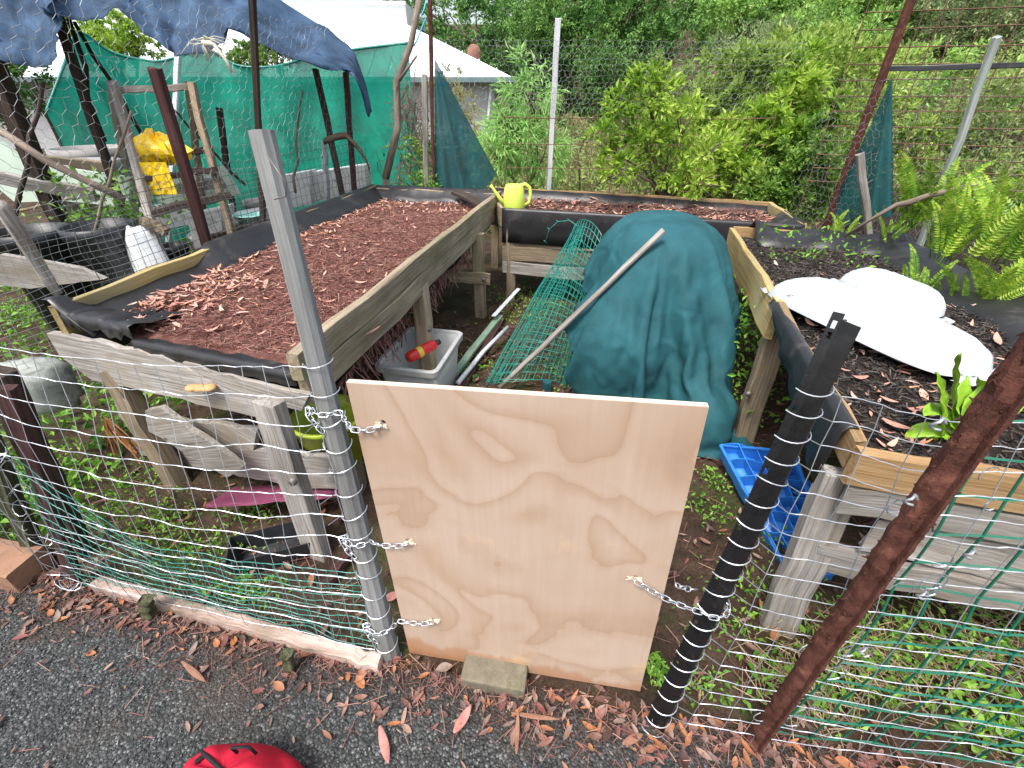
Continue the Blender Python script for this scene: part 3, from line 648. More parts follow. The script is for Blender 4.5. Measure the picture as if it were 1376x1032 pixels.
for p in (A1, B1, C1, D1, A1.lerp(B1, .5)):
    c = Z(p.lerp(Z((A1+C1)/2, 0), .06), 0); MB().beam(Z(c, -.05), Z(c, .72), .08, .08, up=(0, 1, 0)).build('leg', M['brownwood'], e)
rows = []
for i in range(61):
    k = i/60; a = A1.lerp(B1, k); w = .012*mn.noise(V((k*18, 2, 0))); w2 = .014*mn.noise(V((k*11, 7, 0)))
    rows.append([Z(a - bn*.06, .745), Z(a - bn*.018, .80 + w*.3), Z(a - bn*.014, .812 + w*.2), Z(a + bn*.018, .812 + w*.2), Z(a + bn*(.021 + max(0, w)*.4), .795), Z(a + bn*(.024 + max(0, w)), .72), Z(a + bn*(.022 + max(0, w2)), .63), Z(a + bn*(.022 + max(0, w)), .535 + w2)])
MB().grid(rows).build('liner', M['liner'], e, True, solid=.002)
rows = [[Z(D1.lerp(C1, k) + V((0, -.025, 0)), .815 + .01*mn.noise(V((k*13, 0, 0))) - .04*max(0, k-.4)), Z(D1.lerp(C1, k) + V((0, -.05, 0)), .78 - .03*max(0, k-.3)), Z(D1.lerp(C1, k) + V((-.02, -.16, 0)), .72)] for k in np.linspace(0, 1, 50)]
MB().grid(rows).build('liner', M['liner'], e, True, solid=.002)
cc = C1.lerp(B1, .75)
MB().grid([[Z(C1.lerp(B1, k), .826), Z(C1.lerp(B1, k) + V((-.06, 0, 0)), .78 - .03*abs(mn.noise(V((k*9, 0, 0))))), Z(C1.lerp(B1, k) + V((-.2, .03, 0)), .735)] for k in np.linspace(.45, 1, 20)]).build('liner', M['liner'], e, True, solid=.002)
def in1(u, w): return A1.lerp(B1, w).lerp(D1.lerp(C1, w), u)
def bs1(u, w):
    p = in1(u, w); return Z(p, .745 + .018*mn.noise(V((p.x*5, p.y*5, 0))))
MB().grid([[bs1(u, w) for w in np.linspace(.01, .99, 60)] for u in np.linspace(.03, .97, 30)]).build('soil', M['darksoil'], e, True)
def f1(k=.004):
    p = bs1(random.uniform(.05, .95), random.uniform(.03, .97)); return (p.x, p.y, p.z + k)
o = litter('dry_leaf', M['bedlitter'], 420, lambda: f1(.012), .03, .10, (.18, .4), e, .6); o['kind'] = 'stuff'
o = twigs('mulch_fibre', M['needle'], 3000, f1, .02, .09, .0016, e, .015, .25); o['kind'] = 'stuff'

# ---------- right raised bed ----------
A2, B2, C2, D2 = V((.965, .93, 0)), V((1.98, .65, 0)), V((2.62, 3.0, 0)), V((1.63, 3.30, 0))
e = empty('raised_bed', (1.8, 1.9, 0), 'right raised bed with yellow pine side carrying white sacks', 'raised bed')
rd = (D2 - A2).normalized(); rfn = V(((B2-A2).y, -(B2-A2).x, 0)).normalized(); rsn = V((-rd.y, rd.x, 0))
MB().beam(Z(A2.lerp(D2, .40), .735), Z(D2, .71), .035, .19, jit=.003, seg=8).build('side_plank', M['yellow'], e)
MB().beam(Z(A2, .765), Z(A2.lerp(D2, .40), .775) - rd*.003, .03, .10, jit=.003, seg=6).build('side_plank', M['orange'], e)
MB().beam(Z(D2, .75), Z(C2, .74), .035, .13, jit=.003, seg=6).build('end_plank', M['orange'], e)
MB().beam(Z(C2, .74), Z(B2, .74), .035, .13, jit=.003, seg=8).build('side_plank', M['brownwood'], e)
MB().beam(Z(A2, .755) - (B2-A2).normalized()*.02 + rfn*.035, Z(B2, .755) + rfn*.035, .035, .115, jit=.003, seg=8).build('front_plank', M['orange'], e)
MB().beam(Z(A2, .635) + rfn*.03, Z(B2, .63) + rfn*.03, .03, .10, jit=.006, seg=10).build('front_plank', M['silver'], e)
MB().beam(Z(A2.lerp(B2, .13), .50) + rfn*.02, Z(B2, .50) + rfn*.02, .03, .14, jit=.006, seg=10, endj=.02).build('front_plank', M['silver'], e)
MB().beam(Z(A2.lerp(B2, .04), .36) + rfn*.015, Z(B2, .36) + rfn*.015, .03, .11, jit=.006, seg=10, endj=.02).build('front_plank', M['silver'], e)
b = at(1042, 845, z=0); MB().beam(Z(b, -.05), Z(A2, .67) + rd*.04 + rsn*-.02 , .11, .055, up=rfn, jit=.003).build('leg', M['silver'], e)
b = at(998, 588, z=0); MB().beam(Z(b, -.05), Z(b, .66) + V((-.02, 0, 0)), .10, .08, up=rfn, jit=.003).build('leg', M['brownwood'], e)
bolt(at(1007, 530, y=b.y - .05), (0, -1, 0), e)
for q in (C2, D2, B2):
    c = q.lerp((A2+C2)/2, .07); MB().beam(Z(c, -.05), Z(c, .66), .08, .08, up=rfn).build('leg', M['brownwood'], e)
def in2(u, w): return A2.lerp(D2, u).lerp(B2.lerp(C2, u), w)
def bs2(u, w):
    p = in2(u, w); return Z(p, .755 + .02*math.sin(math.pi*u)*math.sin(math.pi*w) + .016*mn.noise(V((p.x*5, p.y*5, 0))) - .03*max(0, .1-u)/.1)
MB().grid([[bs2(u, w) for w in np.linspace(.03, .98, 50)] for u in np.linspace(.02, .98, 90)]).build('soil', M['darksoil'], e, True)
def f2_(k=.003, q=0):
    def f():
        u, w = random.uniform(.03, .97), random.uniform(.04, .97)
        if q: u = min(.97, abs(random.gauss(.12, .2)) + .03)
        p = bs2(u, w); return (p.x, p.y, p.z + k)
    return f
o = twigs('mulch_fibre', M['chip'], 9000, f2_(.002), .008, .04, .0022, e, .008, .3); o['kind'] = 'stuff'
o = litter('dry_leaf', M['bedlitter'], 260, f2_(.011, 1), .02, .085, (.18, .4), e, .6); o['kind'] = 'stuff'
rows = []
for i in range(41):     # liner hanging over the near half of the yellow side
    k = i/40; a = A2.lerp(D2, .02 + k*.40); w = .014*mn.noise(V((k*9, 4, 0))); lo = .60 + .20*k + .02*mn.noise(V((k*6, 0, 1)))
    rows.append([Z(a - rsn*.03, .77), Z(a - rsn*.004, .822 + w*.1), Z(a + rsn*.018, .824), Z(a + rsn*.03, .80), Z(a + rsn*(.034 + w), (.80+lo)/2), Z(a + rsn*(.036 + w*1.4), lo)])
MB().grid(rows).build('liner', M['liner'], e, True, solid=.002)
rows = [[Z(D2.lerp(C2, k) + V((0, .02, 0)), .80 + .02*mn.noise(V((k*9, 4, 4)))), Z(D2.lerp(C2, k) + V((0, -.05, 0)), .84 + .06*mn.noise(V((k*5, 1, 4)))), Z(D2.lerp(C2, k) + V((-.03, -.18, 0)), .80 + .04*mn.noise(V((k*7, 1, 9)))), Z(D2.lerp(C2, k) + V((-.05, -.3, 0)), .765)] for k in np.linspace(.1, 1, 40)]
MB().grid(rows).build('liner', M['liner'], e, True, solid=.002)
rows = [[Z(B2.lerp(C2, k) + V((.03, 0, 0)), .74), Z(B2.lerp(C2, k) + V((-.0, 0, 0)), .83 + .05*mn.noise(V((k*9, 4, 14)))), Z(B2.lerp(C2, k) + V((-.12, .0, 0)), .81 + .03*mn.noise(V((k*8, 4, 4)))), Z(B2.lerp(C2, k) + V((-.26, 0, 0)), .76)] for k in np.linspace(0, 1, 50)]
MB().grid(rows).build('liner', M['liner'], e, True, solid=.002)

# ---------- plywood panel ----------
bl, br = V((-.325, .778, .012)), V((.422, .652, .036))
wv = (br - bl); W_ = wv.length; wx = wv.normalized(); ny = wx.cross(V((0, 0, 1))).normalized(); BH = 1.06; zx = wx.cross(-ny).normalized()
ROT = Matrix((wx, -ny, zx)).transposed().to_4x4(); ROT.translation = bl
ROT = ROT @ Matrix.Rotation(-.043, 4, 'X')
me = MB().box((W_/2 - .003, .008, BH/2), (W_, .016, BH)).build('plywood_panel', M['ply'])
me.data.materials.append(M['plyedge'])
for p in me.data.polygons:
    if abs(p.normal.y) < .5: p.material_index = 1
board = me; board.matrix_world = ROT
MI = ROT.inverted()
def onb(px, py): return on(px, py, bl, ROT.to_3x3() @ V((0, 1, 0)))
holes = [onb(514, 569), onb(549, 727), onb(583, 833), onb(853, 777)]
cut = MB()
for h in holes:
    l = MI @ h; n = 12
    ring = [(l.x + .0085*math.cos(6.2832*j/n)*random.uniform(.85, 1.25), l.z + .0085*math.sin(6.2832*j/n)*random.uniform(.85, 1.25)) for j in range(n)]
    cut.add([(x, -.05, z) for x, z in ring] + [(x, .05, z) for x, z in ring], [tuple(range(n)), tuple(range(2*n-1, n-1, -1))] + [((j+1) % n, j, n+j, n+(j+1) % n) for j in range(n)], [(0, 0, 0)]*2*n)
cu = cut.build('cutter', M['plyedge']); cu.matrix_world = ROT
bm_ = board.modifiers.new('b', 'BOOLEAN'); bm_.object = cu; bm_.solver = 'EXACT'; bm_.operation = 'DIFFERENCE'
bv = board.modifiers.new('bev', 'BEVEL'); bv.width = .0012; bv.segments = 1; bv.limit_method = 'ANGLE'
dg = bpy.context.evaluated_depsgraph_get(); dg.update(); nm = bpy.data.meshes.new_from_object(board.evaluated_get(dg)); board.modifiers.clear(); board.data = nm; bpy.data.objects.remove(cu)
tag(board, 'upright sheet of bare plywood closing the gap between the two fence posts', 'plywood panel')
for h in holes:
    l = MI @ h; mb = MB()
    for k in range(9):
        a = random.choice((0, math.pi)) + random.gauss(0, .5) if random.random() < .7 else random.uniform(0, 6.28)
        r0_, r1_ = .005, random.uniform(.012, .026); w = random.uniform(.002, .0045)
        p = V((l.x + r0_*math.cos(a), -.002, l.z + r0_*math.sin(a)*.6)); q = V((l.x + r1_*math.cos(a), -random.uniform(.001, .009), l.z + r1_*math.sin(a)*.7)); s = V((-math.sin(a), 0, math.cos(a))) * w
        vs = [p - s, p + s, q + s*.4, q - s*.4]; mb.add(vs + [x + V((0, .0015, 0)) for x in vs], [(0,1,2,3),(7,6,5,4),(0,4,5,1),(1,5,6,2),(2,6,7,3),(3,7,4,0)], [(x.x*3, x.z*3, 0) for x in vs]*2)
    sp = mb.build('splinter', M['plyedge']); sp.parent = board
# brick step under the panel
c = at(655, 893, z=.06); e = MB().box((0, 0, 0), (.205, .10, .065)).build('paver_brick', M['brick'], bevel=.006); e.location = (-.035, .705, .036); e.rotation_euler = (0, 0, -.17)
tag(e, 'small mossy concrete paver lying on the soil under the plywood panel', 'brick')

# ---------- posts and pickets ----------
def onebeam(name, label, cat, p0, p1, w, d, mat, up=(0, 1, 0), seg=8, jit=.003, taper=1.0, group=None, bev=.12):
    return tag(MB().beam(p0, p1, w, d, up=up, seg=seg, jit=jit, taper=taper, bev=bev).build(name, M[mat]), label, cat, group)
p0 = at(525, 885, z=0); p1 = at(351, 176, y=1.04)
e = empty('timber_post', p0, 'smooth pale grey timber post left of the plywood panel', 'fence post')
n = 10; pts = [p0.lerp(p1, k/8) + V((random.gauss(0, .001), random.gauss(0, .001), 0)) for k in range(9)]; pts[0].z = -.05
MB().tube(pts, [.034 - .008*k/8 for k in range(9)], 10).build('shaft', M['greypost'], e)
q = [on(358, 207, p0.lerp(p1, .95) + V((0, -.03, 0)), (0, 1, .3)), on(372, 228, p0.lerp(p1, .92) + V((0, -.035, 0)), (0, 1, .3)), on(384, 245, p0.lerp(p1, .9) + V((0, -.04, 0)), (0, 1, .3)), on(384, 264, p0.lerp(p1, .9) + V((0, -.03, 0)), (0, 1, .3)), on(368, 268, p0.lerp(p1, .9) + V((0, -.03, 0)), (0, 1, .3))]
MB().tube(q, .0016, 6).build('wire_hook', M['nail'], e, True)
PL0, PL1 = p0, p1
# black star picket
p0 = at(876, 975, z=0); top = at(1132, 430, y=p0.y + .22); ax = (top - p0).normalized()
e = empty('star_picket', p0, 'glossy black steel star picket right of the plywood panel', 'fence post')
def flange(p0, ax, L, dr, w, th, holes=(), cut=0):
    mb = MB(); dr = V(dr); dr = (dr - ax*dr.dot(ax)).normalized(); nn = ax.cross(dr)
    def blk(a, b, r0, r1, sl=0):
        vs = []
        for r in (r0, r1):
            for h in (a, b + (sl*(r/w) if sl else 0)):
                for s in (-1, 1): vs.append(p0 + ax*h + dr*r + nn*s*th/2)
        mb.add(vs, [(0,1,3,2),(4,6,7,5),(0,4,5,1),(2,3,7,6),(0,2,6,4),(1,5,7,3)], [(v.z, 0, 0) for v in vs])
    h0 = -.05
    for hc in sorted(holes):
        blk(h0, hc - .008, 0, w); blk(hc - .008, hc + .008, 0, w*.28); blk(hc - .008, hc + .008, w*.72, w); h0 = hc + .008
    blk(h0, L, 0, w, cut); return mb
L = (top - p0).length; hs = [L - .035 - .16*k for k in range(7)]
view = (V((0, 0, H)) - top).normalized(); sdir = ax.cross(view).normalized()
flange(p0, ax, L + .012, -sdir*.95 + view*.2, .020, .004, hs + [L - .012]).build('flange', M['black'], e)
flange(p0, ax, L, sdir*.9 + view*.35, .034, .005, (), -.004).build('flange', M['black'], e)
flange(p0, ax, L, -view + sdir*.2, .028, .004).build('flange', M['black'], e)
PB0, PB1 = p0, top
# rusty steel post at the right
p0 = at(1012, 1000, z=0); p1 = at(1376 + 30, 450, y=p0.y + .05); e = empty('rusty_picket', p0, 'thick rusty brown steel post in front of the right bed', 'fence post')
ax = (p1 - p0).normalized(); view = (V((0, 0, H)) - p1).normalized(); sdir = ax.cross(view).normalized()
mb = MB()
mb.tube([p0 + ax*(-.05 + k*.02) for k in range(72)], [.024 + random.gauss(0, .0006) for _ in range(72)], 20)
mb.v = [tuple(V(q) + V((mn.noise(V(q)*70), mn.noise(V(q)*70 + V((9, 0, 0))), 0))*.004 + V((mn.noise(V(q)*25), mn.noise(V(q)*25 + V((9, 0, 0))), 0))*.004) for q in mb.v]
mb.build('shaft', M['rust'], e)
flange(p0, ax, 1.36, sdir*.6 + view*.8, .036, .006).build('flange', M['rust'], e)
mb = MB()
for _ in range(130):
    k = random.uniform(.5, 1.34); a = random.uniform(0, 6.28); q = p0 + ax*k + (sdir*math.cos(a) + view*math.sin(a))*.024
    mb.tube([q, q + ax*random.uniform(-.012, .012) + (sdir*math.cos(a) + view*math.sin(a))*random.uniform(.002, .006) + sdir*random.gauss(0, .004)], [.0026, .0012], 4)
mb.build('rust_flake', M['rust'], e)['kind'] = 'stuff'
PR0, PR1 = p0, p1
# left corner pickets
onebeam('corner_post', 'dark reddish steel picket at the left fence corner', 'fence post', at(105, 790, z=-.03), at(10, 520, y=1.07), .045, .03, 'darkred', jit=.001)
onebeam('corner_post', 'black weathered timber post touching the reddish corner picket', 'fence post', at(128, 770, z=-.03) + V((-.10, .07, 0)), at(0, 500, y=1.18), .07, .06, 'dark')
onebeam('corner_post', 'lichen grey timber post at the left edge of the view', 'fence post', at(70, 755, z=-.03) + V((-.05, .0, 0)), at(-30, 560, y=1.08), .05, .05, 'peg')
# edging and pegs
q0, q1 = at(135, 786, z=.035), at(512, 893, z=.03)
e = onebeam('edging_board', 'pinkish weathered edging board lying along the foot of the left fence', 'board', q0, q1, .045, .06, 'pinkwood', (0, 0, 1), 40, .0028)
onebeam('edging_peg', 'mossy wooden peg at the left end of the pink edging board', 'peg', at(203, 835, z=-.02), at(195, 806, y=at(203, 835, z=0).y) + V((0, 0, .01)), .04, .03, 'peg')
onebeam('edging_peg', 'mossy wooden peg near the right end of the pink edging board', 'peg', at(390, 905, z=-.02), at(386, 878, y=at(390, 905, z=0).y) + V((0, 0, .01)), .03, .025, 'peg')
onebeam('timber_block', 'brown timber sleeper end on the ground at the left edge', 'timber block', at(-60, 745, z=.06), at(45, 765, z=.06), .14, .12, 'terracotta', (0, 0, 1), 3, .002, bev=.05)

# ---------- wire mesh fences ----------
def chain_of_pts(f, n): return [f(i/n) for i in range(n+1)]
def gridwire(S, us, vs, sub, r, sy=None):
    A, B = [], []
    for v_ in vs:
        pts = [S(us[0] + (us[-1]-us[0])*i/(sub*(len(us)-1)), v_) for i in range(sub*(len(us)-1)+1)]
        A += [p[:] for p in pts[:-1]]; B += [p[:] for p in pts[1:]]
    for u_ in us:
        pts = [S(u_, v_) for v_ in vs]; A += [p[:] for p in pts[:-1]]; B += [p[:] for p in pts[1:]]
    return wires(A, B, r)
def postloops(P0, P1, zs, r, wr, seed):
    A, B = [], []
    for z in zs:
        k = (z - P0.z)/(P1.z - P0.z); c = P0.lerp(P1, k); ph = random.uniform(0, 6); tilt = random.uniform(-.012, .012)
        pts = [c + V((r*math.cos(a)*1.06, r*math.sin(a)*1.06, tilt*math.sin(a + ph))) for a in np.linspace(-2.9, .4, 12)]
        A += [p[:] for p in pts[:-1]]; B += [p[:] for p in pts[1:]]
    return wires(A, B, wr)
def join(*vf):
    vs, fs, n = [], [], 0
    for v, f in vf: vs.append(v); fs.append(f + n); n += len(v)
    return np.concatenate(vs), fs
def rawj(name, parts, mat, parent=None):
    vs, fs, n = [], [], 0
    for v, f in parts: vs += np.asarray(v).tolist(); fs += (np.asarray(f) + n).tolist(); n += len(v)
    me = bpy.data.meshes.new(name); me.from_pydata(vs, [], fs); return link(name, me, mat, parent)
# left galvanised fence
lz0 = at(105, 790, z=0) + V((0, -.02, 0)); 
def SL(u, v):
    a = lz0.lerp(V((PL0.x - .035, PL0.y - .02, 0)), u); at_ = V((-1.50, 1.03, 0)).lerp(V((PL0.lerp(PL1, .65).x - .02, PL0.lerp(PL1, .65).y - .02, 0)), u)
    p = a.lerp(at_, v); top = 1.04 + .03*(1-u) - .03*math.sin(math.pi*u)
    z = v*top + .012*mn.noise(V((u*7, v*9, 1))) + .006*mn.noise(V((u*30, v*30, 5)))
    p = p + V((.010*mn.noise(V((u*9, v*9, 9))), -.03*math.sin(math.pi*u)*math.sin(math.pi*v) + .012*mn.noise(V((u*6, v*6, 4))), 0))
    return Z(p, z + .012)
us = np.linspace(0, 1, 19); vs = np.linspace(0, 1, 15)
def SL2(u, v):  # beyond the corner
    p = SL(0, v); q = V((-2.5, 1.32, p.z)); s = p.lerp(q, u)
    return s + V((.02*mn.noise(V((u*9, v*9, 21))), .03*mn.noise(V((u*7, v*9, 11))), .015*mn.noise(V((u*9, v*15, 31)))))
parts = [gridwire(SL, us, vs, 4, .0011), gridwire(SL2, np.linspace(0, 1, 12), vs, 3, .0011)]
zs = [SL(1, v).z for v in vs]; parts.append(postloops(Z(PL0, 0), PL1, zs, .034, .0014, 1))
A, B = [], []
for v in vs:   # wires run on to the post, frayed ends
    p = SL(1, v); k = p.z/PL1.z; c = Z(PL0, 0).lerp(PL1, k); A.append(p[:]); B.append((c + V((-.034, -.01, 0)))[:])
    q = p + V((random.uniform(-.05, -.02), -.02, random.uniform(-.03, .03))); A.append((p + V((-.01, 0, 0)))[:]); B.append(q[:])
for k in range(26):   # loose curls at the corner
    z = random.uniform(.05, .95); c = SL(0, z/1.05); R = random.uniform(.03, .06); a0 = random.uniform(0, 6)
    pts = [c + V((.03 + R*math.cos(a0 + a)*.9, -.02 + R*math.sin(a0 + a)*.5, .02*math.sin(a*1.5))) for a in np.linspace(0, 4, 9)]
    A += [p[:] for p in pts[:-1]]; B += [p[:] for p in pts[1:]]
parts.append(wires(A, B, .0013))
e = empty('wire_fence', (-1, .9, 0), 'galvanised wire mesh fence in front of the left bed', 'wire fence'); rawj('wire_mesh', parts, M['galv'], e)
def SLg(u, v):
    p = SL(u*.98 + .01, (.02 + .33*v) * (1 + .75*max(0, .35-u)/.35 * v)); return p + V((0, .025 + .008*mn.noise(V((u*12, v*9, 7))), .012*mn.noise(V((u*14, v*8, 3)))))
rawj('green_mesh', [gridwire(SLg, np.linspace(0, 1, 34), np.linspace(0, 1, 13), 2, .0012)], M['greenwire'], e)
# right galvanised fence
rb0 = Z(PB0, 0) + V((.02, -.02, 0)); rb1 = V((1.85, .36, 0))
def SR(u, v):
    p = rb0.lerp(rb1, u); tp = Z(PB0.lerp(PB1, .80), 0).lerp(V((1.85, .45, 0)), u)
    q = p.lerp(tp, v)
    z = v*(1.09 + .02*u) + .014*mn.noise(V((u*8, v*7, 2))) + .006*mn.noise(V((u*35, v*20, 5))) - .03*math.sin(math.pi*min(1, u*2.2))*v
    return Z(q + V((.012*mn.noise(V((u*9, v*9, 12))), -.02*math.sin(math.pi*v) + .01*mn.noise(V((u*7, v*9, 13))), 0)), z + .012)
us = np.linspace(.045, 1, 16); vs = np.linspace(0, 1, 21)
parts = [gridwire(SR, us, vs, 6, .0012)]
parts.append(postloops(Z(PB0, 0), PB1, [SR(0, v).z for v in vs], .036, .0014, 2))
A, B = [], []
for _ in range(18):   # cut ends and curls near the rusty post
    v_ = random.uniform(.1, .98); u_ = random.uniform(.16, .3); c = SR(u_, v_); R = random.uniform(.015, .035); a0 = random.uniform(0, 6)
    pts = [c + V((R*math.cos(a0+a), -.015, R*math.sin(a0+a))) for a in np.linspace(0, 3.6, 9)]; A += [p[:] for p in pts[:-1]]; B += [p[:] for p in pts[1:]]
for v_ in vs:
    k = SR(.045, v_); A.append(k[:]); B.append((Z(PB0, 0).lerp(PB1, k.z/PB1.z) + V((.03, -.01, 0)))[:])
parts.append(wires(A, B, .0014))
e = empty('wire_fence', (1.1, .5, 0), 'galvanised wire mesh fence fixed to the black picket', 'wire fence'); rawj('wire_mesh', parts, M['galv'], e)
def SG(u, v):
    s = .28 + .30*(1 - v) * 0 - .0; u2 = (.27 + .02*math.sin(v*3)) + (1.02 - .27)*u
    p = SR(u2, v*1.14); return p + V((.0, .05 + .02*mn.noise(V((u*7, v*7, 41))), .03*u + .016*mn.noise(V((u*8, v*8, 44)))))
e = empty('plastic_mesh', (1.3, .5, 0), 'green plastic garden mesh hanging behind the right wire fence', 'garden mesh')
A, B = [], []
NU, NV = 12, 14
for i in range(NU+1):
    for j in range(NV+1):
        sh = .06
        f = lambda a, b: SG(min(1.05, a/NU + sh*(b/NV - .5)), b/NV) 
        p = f(i, j)
        if i < NU: A.append(p[:]); B.append(f(i+1, j)[:])
        if j < NV: A.append(p[:]); B.append(f(i, j+1)[:])
rawj('mesh_sheet', [wires(A, B, .0032)], M['greenmesh'], e)
mb = MB()
for px, py in ((1262, 570), (1305, 745), (1225, 672), (1240, 800), (1160, 875)):
    mb = MB()
    c = on(px, py, SR(.5, .5) + V((0, -.02, 0)), (0, 1, 0)); 
    mb.tube([c + V((.009*math.cos(a), .004*math.sin(2*a), .009*math.sin(a))) for a in np.linspace(0, 5.2, 10)], .0022, 6)
    mb.build('tie', M['galv'], e, True)

# ---------- chains ----------
def chain(name, label, pts, link_l=.026, wr=.0018, hw=.0062):
    pts = [V(p) for p in pts]
    # resample
    d = [0]
    for a, b in zip(pts, pts[1:]): d.append(d[-1] + (b-a).length)
    n = max(2, int(d[-1] / (link_l*.74))); mb = MB()
    def pos(s):
        for i in range(len(d)-1):
            if s <= d[i+1] + 1e-9: return pts[i].lerp(pts[i+1], (s - d[i]) / max(1e-9, d[i+1]-d[i]))
        return pts[-1]
    for i in range(n):
        s0, s1 = d[-1]*i/n, d[-1]*(i+1)/n; c = (pos(s0) + pos(s1))/2; ax = (pos(s1) - pos(s0)).normalized()
        sd = ax.cross(V((.3, -1, .2))).normalized(); ot = ax.cross(sd)
        a = (.5 if i % 2 else -.8) + random.gauss(0, .15); u = sd*math.cos(a) + ot*math.sin(a); hl = link_l/2 - hw
        ring = [c + ax*(hl + hw*math.sin(t)) + u*hw*math.cos(t) for t in np.linspace(0, math.pi, 6)] + [c - ax*(hl + hw*math.sin(t)) - u*hw*math.cos(t) for t in np.linspace(0, math.pi, 6)]
        mb.tube(ring, wr, 5, closed=True)
    return tag(mb.build(name, M['chain'], smooth=True), label, 'chain')
def sag(a, b, s, n=8): return [V(a).lerp(V(b), i/n) - V((0, 0, s*math.sin(math.pi*i/n))) for i in range(n+1)]
def around(P0, P1, z, r, a0, a1, n=12):
    c = Z(P0, 0).lerp(P1, z/P1.z); return [c + V((r*math.cos(a), r*math.sin(a), 0)) for a in np.linspace(a0, a1, n)]
LP0 = Z(PL0, 0)
for h, lab, dz in ((0, 'topmost chain tying the plywood panel to the grey post', .0), (1, 'middle chain on the left edge of the plywood panel', -.02), (2, 'lowest chain tying the plywood panel to the grey post', -.02)):
    hp = holes[h] + ny*.004 + V((0, -.008, 0)); z = hp.z - .035 + dz
    arc = around(LP0, PL1, z, .042, -.6, -3.0)
    tailz = [arc[-1] + V((-.012, -.012, -.0)), arc[-1] + V((.01, -.03, -.03)), arc[-1] + V((.03, -.035, -.055))]
    l = MI @ holes[h]; ed = ROT @ V((-.008, -.010, l.z - .018))
    chain('chain', lab, sag(hp, ed, .006) + sag(ed, arc[0], .004, 3)[1:] + arc[1:] + tailz)
hp = holes[3] + V((0, -.008, 0)); zz = hp.z - .06
arc = around(Z(PB0, 0), PB1, zz, .045, -2.4, .3)
chain('chain', 'chain tying the right edge of the plywood panel to the black picket', sag(hp, arc[0], .012) + arc[1:])
q = V(br) + V((.0, .01, hp.z - .02)); chain('chain', 'short chain end passing behind the right edge of the plywood panel', sag(q, arc[0] + V((-.0, .05, .02)), .006))

